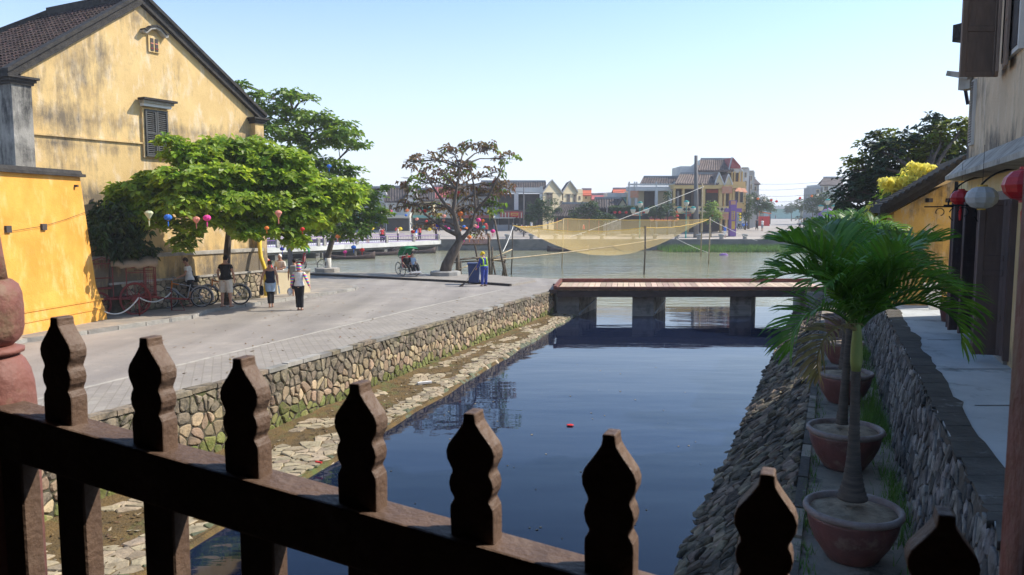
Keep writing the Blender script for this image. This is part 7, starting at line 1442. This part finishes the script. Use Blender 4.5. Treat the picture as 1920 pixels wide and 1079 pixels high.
for px, Y, lb, bl in ((1484, 230, 'farthest street tree on the right side', [(1484, 390, 13, 8), (1478, 396, 10, 5)]), (1502, 170, 'second farthest tree on the right of the street', [(1500, 385, 13, 10), (1512, 390, 12, 8)]), (1524, 140, 'street tree on the right under the grey gabled house', [(1522, 380, 15, 12), (1536, 375, 14, 13), (1518, 392, 14, 7)]), (1548, 120, 'dark street tree at the right edge of the far quay', [(1548, 378, 18, 16), (1560, 390, 18, 14), (1540, 396, 14, 8)])): qtree(lb, px, 0, bl, Y, L=.5)
b = MB()
for _ in range(5200):
    x = U(-130, 150); y = U(128, 170); b_ = BANK + 2.2 + 1.8 * noise.noise((x * .05, y * .05, 0)); 
    if 26 < x < 60 or -10 < x < 24 and R() < .5: continue
    leafs(b, V((x, y, U(BANK, b_))), V((U(-.5, .5), -.4, 1)).normalized(), 1.1, .5, 4)
for _ in range(2500): x = U(60, 190); leafs(b, V((x, U(345, 420), BANK + U(0, 6))), V((0, -.4, 1)).normalized(), 2.4, .5, 4)
obj('treeline', b, 'street_leaf', label='low line of distant trees behind the town', kind='stuff')
for lb, px, y0, Y, r in (('tall thick grey concrete mast on the quay', 1305, 292, 100, .24), ('thin grey utility pole in front of the twin gabled house', 982, 352, 103, .08), ('thin utility pole by the pink roofed house', 1138, 376, 104, .07), ('street side utility pole beyond the restaurant', 1406, 330, 118, .12)):
    q = fpt(px, y0, Y); b = MB(); b.tube([V((q.x + (.25 if r > .2 else 0), Y, GZ(Y) - .02)), V((q.x, Y, q.z))], [r * 1.5, r * .85], 10); obj('utility_pole', b, 'pole_grey', label=lb, cat='pole', smooth=True)
def lamp(label, px, y0, Y):
    t = thing('street_lamp', label, 'street lamp', V((pb(px, Y), Y, GZ(Y)))); q = fpt(px, y0, Y); x, z = q.x, q.z; b = MB(); b.tube([(x, Y, GZ(Y)), (x, Y, z - .3)], [.09, .05], 8); b.tube([(x - .85, Y, z - 1.0), (x, Y, z - 1.25), (x + .85, Y, z - 1.0)], .035, 6); obj('post', b, 'teal', t)
    for dx, dz in ((0, 0), (-.85, -.75), (.85, -.75)): b = MB(); b.lathe([(.16, -.3), (.32, .05), (.34, .25)], 12, (x + dx, Y, z + dz)); g = obj('lamp_shade', b, 'ivory', t, True); b = MB(); b.lathe([(.36, .25), (.30, .36), (.08, .46)], 12, (x + dx, Y, z + dz)); obj('lamp_cap', b, 'teal', g, True)
lamp('triple headed street lamp before the loggia building', 1200, 385, 98.5); lamp('triple headed street lamp left of the tall mast', 1287, 383, 98.5); lamp('triple headed street lamp at the right side of the far street', 1552, 380, 99)
pu = thing('purple_parasol', 'purple fabric canopy stall at the right of the far street', 'parasol', V((pb(1553, 103), 103, GZ(103)))); c = fpt(1553, 393, 103); b = MB(); b.lathe([(1.5, -.9), (1.3, -.55), (.7, -.1), (.02, .2)], 8, c); obj('canopy', b, 'purple', pu); b = MB(); b.tube([c, V((c.x, 103, GZ(103)))], .04, 6); obj('post', b, 'steel', pu)
for lb, px, py in (('uppermost yellow lantern of three by the purple pillar', 1387.5, 402), ('middle yellow lantern of three by the purple pillar', 1387.5, 407.5), ('lowest yellow lantern of three by the purple pillar', 1387.5, 413)): lantern(lb, fpt(px, py, 102.5), .36, 'yellow', 'round', False, 'yellow lanterns by the purple pillar')
for i, (px, py, m_) in enumerate(((1270, 397.5, 'orange'), (1270, 405, 'red'), (1270, 412, 'orange'), (1336, 404, 'orange'), (1410, 372, 'ivory'), (1421, 373, 'orange'), (1434, 376, 'ivory'), (1446, 376, 'red'), (1456, 378, 'red'), (1500, 372, 'red'), (1522, 368, 'orange'), (1533, 366, 'ivory'))): lantern('small %s lantern %s' % ({'ivory': 'white'}.get(m_, m_), ['top of three left of the restaurant', 'middle of three left of the restaurant', 'lowest of three left of the restaurant', 'by the bush beside the mast', 'leftmost over the far street', 'over the far street left kerb', 'second white one over the street', 'right of the white one over the street', 'in the middle of the far street string', 'right of centre over the far street', 'near the right trees of the far street', 'at the right end of the far street string'][i]), fpt(px, py, 102 if px < 1400 else 112), .42, m_, 'round', False, 'small lanterns strung across the far street')
for lb, p0_, p1_, s_ in (('uppermost overhead wire across the far street', (1410, 345, 118), (1570, 338, 125), .3), ('second overhead wire across the far street', (1408, 356, 118), (1560, 345, 125), .4), ('third overhead wire across the far street', (1408, 366, 118), (1560, 358, 125), .5), ('lantern wire across the far street', (1400, 371, 112), (1545, 363, 112), .9), ('power line left of the loggia building', (940, 356, 103), (1180, 358, 106), .5)):
    a, c = at(*p0_), at(*p1_); b = MB(); b.tube([a.lerp(c, i / 10) - V((0, 0, s_ * 4 * (i / 10) * (1 - i / 10))) for i in range(11)], .02, 4); obj('overhead_wire', b, 'black', label=lb, cat='wire')

# ------------------------------------------------------------------ far people, motorbikes, cars, stalls
FPP = []
for sh_, lg_, sp in (('white', 'grey', 0), ('blue', 'white', 0), ('red', 'navy', .06), ('navy', 'black', .06), ('white', 'black', .05), ('cream', 'navy', 0)):
    t, *_ = person('x', 1.68, 0, shirt=sh_, legs=lg_, leglen=.6 if lg_ in ('white', 'grey') else .95, vox=.035, knee=((-.08, sp, .5), (.08, -sp, .5)), ank=((-.08, sp * 2.5, .09), (.08, -sp * 3, .09))); FPP.append(t)
ppl = [(1, 1359, 446.5, 170, 'person in blue top and white shorts standing at the edge of the far quay'), (0, 1429, 432.5, 20, 'person in white shirt walking right of a companion up the far street'), (3, 1419, 432, 10, 'dark trousered walker left of the white shirted walker on the far street'), (4, 1499, 430, 180, 'person in white standing right of centre in the far street'), (3, 1508, 431, 190, 'person in black beside the one in white in the far street'), (0, 1397, 428, 60, 'white shirted person by the parked motorbikes at the restaurant'),
       (5, 1405, 426, 100, 'person in cream behind the motorbikes on the left of the street'), (2, 1417, 420, 0, 'person in red near the red stall in the far street'), (4, 1521, 428, 120, 'white shirted person beside the motorbikes on the right of the street'), (2, 1528, 427, 80, 'person in red in the crowd on the right of the street'), (3, 1534, 428, 10, 'person in navy at the right edge of the street crowd'), (3, 1454, 411, 0, 'tiny distant figure in the middle of the far street'), (0, 1506, 415, 0, 'distant figure in white by the right street trees'),
       (4, 1027, 441, 90, 'person in white walking behind the net, left'), (0, 1049, 440, 80, 'person in white crouched behind the net, right'), (2, 1094, 437, 60, 'person in red seen through the net'), (5, 1118, 438, 0, 'person in cream seen through the net'), (4, 996, 441, 30, 'person in white beside the parked motorbikes left of the net'), (5, 892, 438, 0, 'person by the shop front right of the leaning tree'), (2, 912, 437, 0, 'person in red by the shop right of the leaning tree')]
for i, (k, px, py, rz, lb) in enumerate(ppl):
    p = fg(px, py); t = FPP[k] if k not in [q_[0] for q_ in ppl[:i]] else copy_tree(FPP[k]); t['label'] = lb; t['group'] = 'people on the far bank'; t.location = p; t.rotation_euler = (0, 0, D(rz))
for i, px in enumerate((694, 706, 720, 735, 751, 768, 790, 806, 824, 838)):
    u = (px - 600) / 232; A = BP[1].lerp(BP[2], u); nb_ = V((-.83, .55, 0)); p = A + nb_ * U(1.0, 4) + V((0, 0, .12)); t = copy_tree(FPP[i % 6]); t['label'] = ['leftmost person on the concrete bridge', 'second person from the left on the concrete bridge', 'third person from the left on the concrete bridge', 'fourth person from the left on the concrete bridge', 'fifth person from the left on the concrete bridge', 'sixth person from the left, midway on the bridge', 'person on the bridge just left of the leaning tree limbs', 'person on the bridge behind the leaning tree limbs', 'person near the right end of the concrete bridge', 'rightmost person on the concrete bridge'][i]; t['group'] = 'people on the concrete bridge'; t.location = p; t.rotation_euler = (0, 0, D(U(0, 360)))
def motorbike(m_):
    t = thing('motorbike', 'x', 'motorbike'); 
    for x in (-.62, .62): b = MB(); b.torus((x, 0, .29), .23, .055, (0, 1, 0), 20, 6); w_ = obj('wheel', b, 'rubber', t, True); b = MB(); b.tube([(x, -.05, .29), (x, .05, .29)], .12, 10); obj('hub', b, 'steel', w_)
    b = MB(); b.tube([(-.5, 0, .62), (0, 0, .50), (.45, 0, .62), (.75, 0, .74)], [.10, .14, .15, .08], 8); b.tube([(-.45, 0, .98), (-.55, 0, .5)], [.10, .08], 8); o = obj('body', b, m_, t, True)
    b = MB(); b.tube([(-.1, 0, .76), (.3, 0, .80), (.7, 0, .86)], [(.10, .05), (.14, .06), (.08, .04)], 8); obj('saddle', b, 'black', t, True)
    b = MB(); b.tube([(-.35, -.32, 1.02), (-.45, 0, 1.0), (-.35, .32, 1.02)], .02, 6); b.tube([(-.45, 0, 1.0), (-.62, 0, .3)], .03, 6); obj('handlebar', b, 'steel', t); b = MB(); b.ell((-.52, 0, .95), (.07, .09, .08), 8, 6); obj('headlight', b, 'white', t); return t
MBK = [motorbike('black'), motorbike('blue'), motorbike('red')]; used = set()
for k, px, py, rz, lb in ((0, 975, 440, 30, 'black motorbike parked left of the net'), (2, 983, 441, 40, 'red motorbike parked at the left end of the net'), (0, 990, 441.5, 60, 'dark motorbike parked nearest the net corner'), (0, 1386, 431, 60, 'black motorbike nearest the purple pillar'), (1, 1393, 430, 60, 'blue motorbike parked right of the purple pillar'), (1, 1400, 429, 65, 'second blue motorbike in the restaurant row'), (0, 1405, 427, 60, 'dark motorbike at the end of the restaurant row'), (0, 1517, 430, 110, 'dark motorbike at the right kerb of the far street'), (2, 1524, 426, 110, 'red motorbike behind the right kerb of the far street'), (0, 1530, 423, 110, 'black motorbike farthest up the right kerb'), (1, 1512, 420, 110, 'blue motorbike up the right side of the street')):
    t = MBK[k] if k not in used else copy_tree(MBK[k]); used.add(k); t['label'] = lb; t['group'] = 'motorbikes parked on the far bank'; t.location = fg(px, py); t.rotation_euler = (0, 0, D(rz))
def car(label, px, py, rz, m_):
    t = thing('parked_car', label, 'car'); pf = [(-2.1, .35), (-2.1, .75), (-1.3, .92), (-.7, 1.42), (.9, 1.45), (1.7, .95), (2.1, .85), (2.1, .35)]; b = MB(); b.prism([V((x, -.82, z)) for x, z in pf], (0, 1.64, 0)); o = obj('body', b, m_, t); bevel(o, .08, 2)
    b = MB(); b.prism([V((x, -.835, z)) for x, z in ((-1.1, .95), (-.62, 1.34), (.8, 1.36), (1.35, .95))], (0, 1.67, 0)); obj('side_window', b, 'black', t); b = MB(); b.quad(V((-1.28, -.7, .96)), V((-1.28, .7, .96)), V((-.76, .66, 1.39)), V((-.76, -.66, 1.39))); obj('windscreen', b, 'black', t)
    for x in (-1.3, 1.3):
        for y in (-.8, .8): b = MB(); b.tube([(x, y - .1, .32), (x, y + .1, .32)], .32, 16); obj('wheel', b, 'rubber', t)
    t.location = fg(px, py); t.rotation_euler = (0, 0, D(rz))
car('white car parked far up the left side of the street', 1441, 407.5, 80, 'white'); car('white car with dark windscreen facing down the street', 1453, 408, 70, 'white')
stl = thing('flower_stall', 'red and orange decorated stall by the left kerb of the far street', 'stall', fg(1432, 424)); q = fg(1432, 424); b = MB(); b.box(q + V((0, 0, .9)), (1.8, 1.2, 1.8)); obj('counter', b, 'red', stl); b = MB(); b.box(q + V((0, 0, 2.5)), (2.2, 1.8, .12), ry=.15)
for x in (-.9, .9): b.tube([q + V((x, 0, 0)), q + V((x, 0, 2.5))], .04, 6)
obj('canopy', b, 'orange', stl)
for lb, px, py, m_, w__ in (('striped market stall under the shop sign left of the net', 945, 441, 'ivory', 3.0), ('white canopied stall by the street trees right of the restaurant', 1412, 424, 'ivory', 2.4), ('stall with red awning before the loggia building', 1250, 437, 'awning_red', 3.6)):
    q = fg(px, py); q.y += 3; t = thing('market_stall', lb, 'stall', q); b = MB(); b.box(q + V((0, 0, .5)), (w__, 1, 1.0)); obj('counter', b, 'grey', t); b = MB(); b.prism([q + V((-w__ / 2, -.9, 1.9)), q + V((w__ / 2, -.9, 1.9)), q + V((w__ / 2, .9, 2.5)), q + V((-w__ / 2, .9, 2.5))], (0, 0, .08)); obj('awning', b, m_, t)
    for x in (-.45, .45): b = MB(); b.tube([q + V((x * w__, .0, 0)), q + V((x * w__, 0, 2.2))], .04, 6); obj('post', b, 'steel', t)
b = MB(); q = fg(1153, 437); q.y += 2; b.prism([q + V((-1.3, 0, 0)), q + V((1.1, 0, 0)), q + V((1.1, 0, 2.2)), q + V((.5, 0, 2.3)), q + V((-.9, 0, 2.0)), q + V((-1.3, 0, 1.2))], (0, .5, 0)); o = obj('stone_slab', b, 'cornice_stone', label='upright carved stone slab seen through the net', cat='monument')
for px, w__ in ((1120, 2.4), (1136, 2.0)): q = fg(px, 438); q.y += 1.5; b = MB(); b.box(q + V((0, 0, .45)), (w__, 1.2, .9)); o = obj('stone_bench', b, 'cornice_stone', label='pale stone block bench on the far quay, ' + ('left' if px == 1120 else 'right') + ' one of two', cat='bench'); bevel(o, .1)

# ------------------------------------------------------------------ flotsam on the creek
fr = gr(1069, 799, WATER); b = MB()
for k in range(5): a = k * 1.25; b.ell(fr + V((math.cos(a) * .035, math.sin(a) * .035, .02)), (.05, .032, .015), 8, 5)
obj('floating_petals', b, 'red', label='small bright red scrap floating in the middle of the canal', cat='litter')
b = MB(); rs = random.Random(3)
for i in range(60):
    q = gr(rs.uniform(720, 1380), rs.uniform(680, 1010), WATER + .006)
    if q.x > wedge(q.y) - .3 or q.x < lx(q.y) + .3: continue
    l = rs.uniform(.01, .04); b.box(q, (l, l * .8, .006), rz=rs.uniform(0, 3))
obj('floating_debris', b, 'ledge_stone', label='scattered pale specks floating on the canal', kind='stuff')
b = MB(); q = gr(783, 719, -.98); b.bar(q, q + V((.34, .16, .0)), .09, .05); obj('foam_scrap', b, 'white', label='white foam scrap lying on the canal ledge', cat='litter')
b = MB(); q = gr(592, 866, -.98); b.bar(q, q + V((.12, -.06, .0)), .035, .025); obj('red_scrap', b, 'red', label='dark red scrap at the edge of the canal ledge', cat='litter')
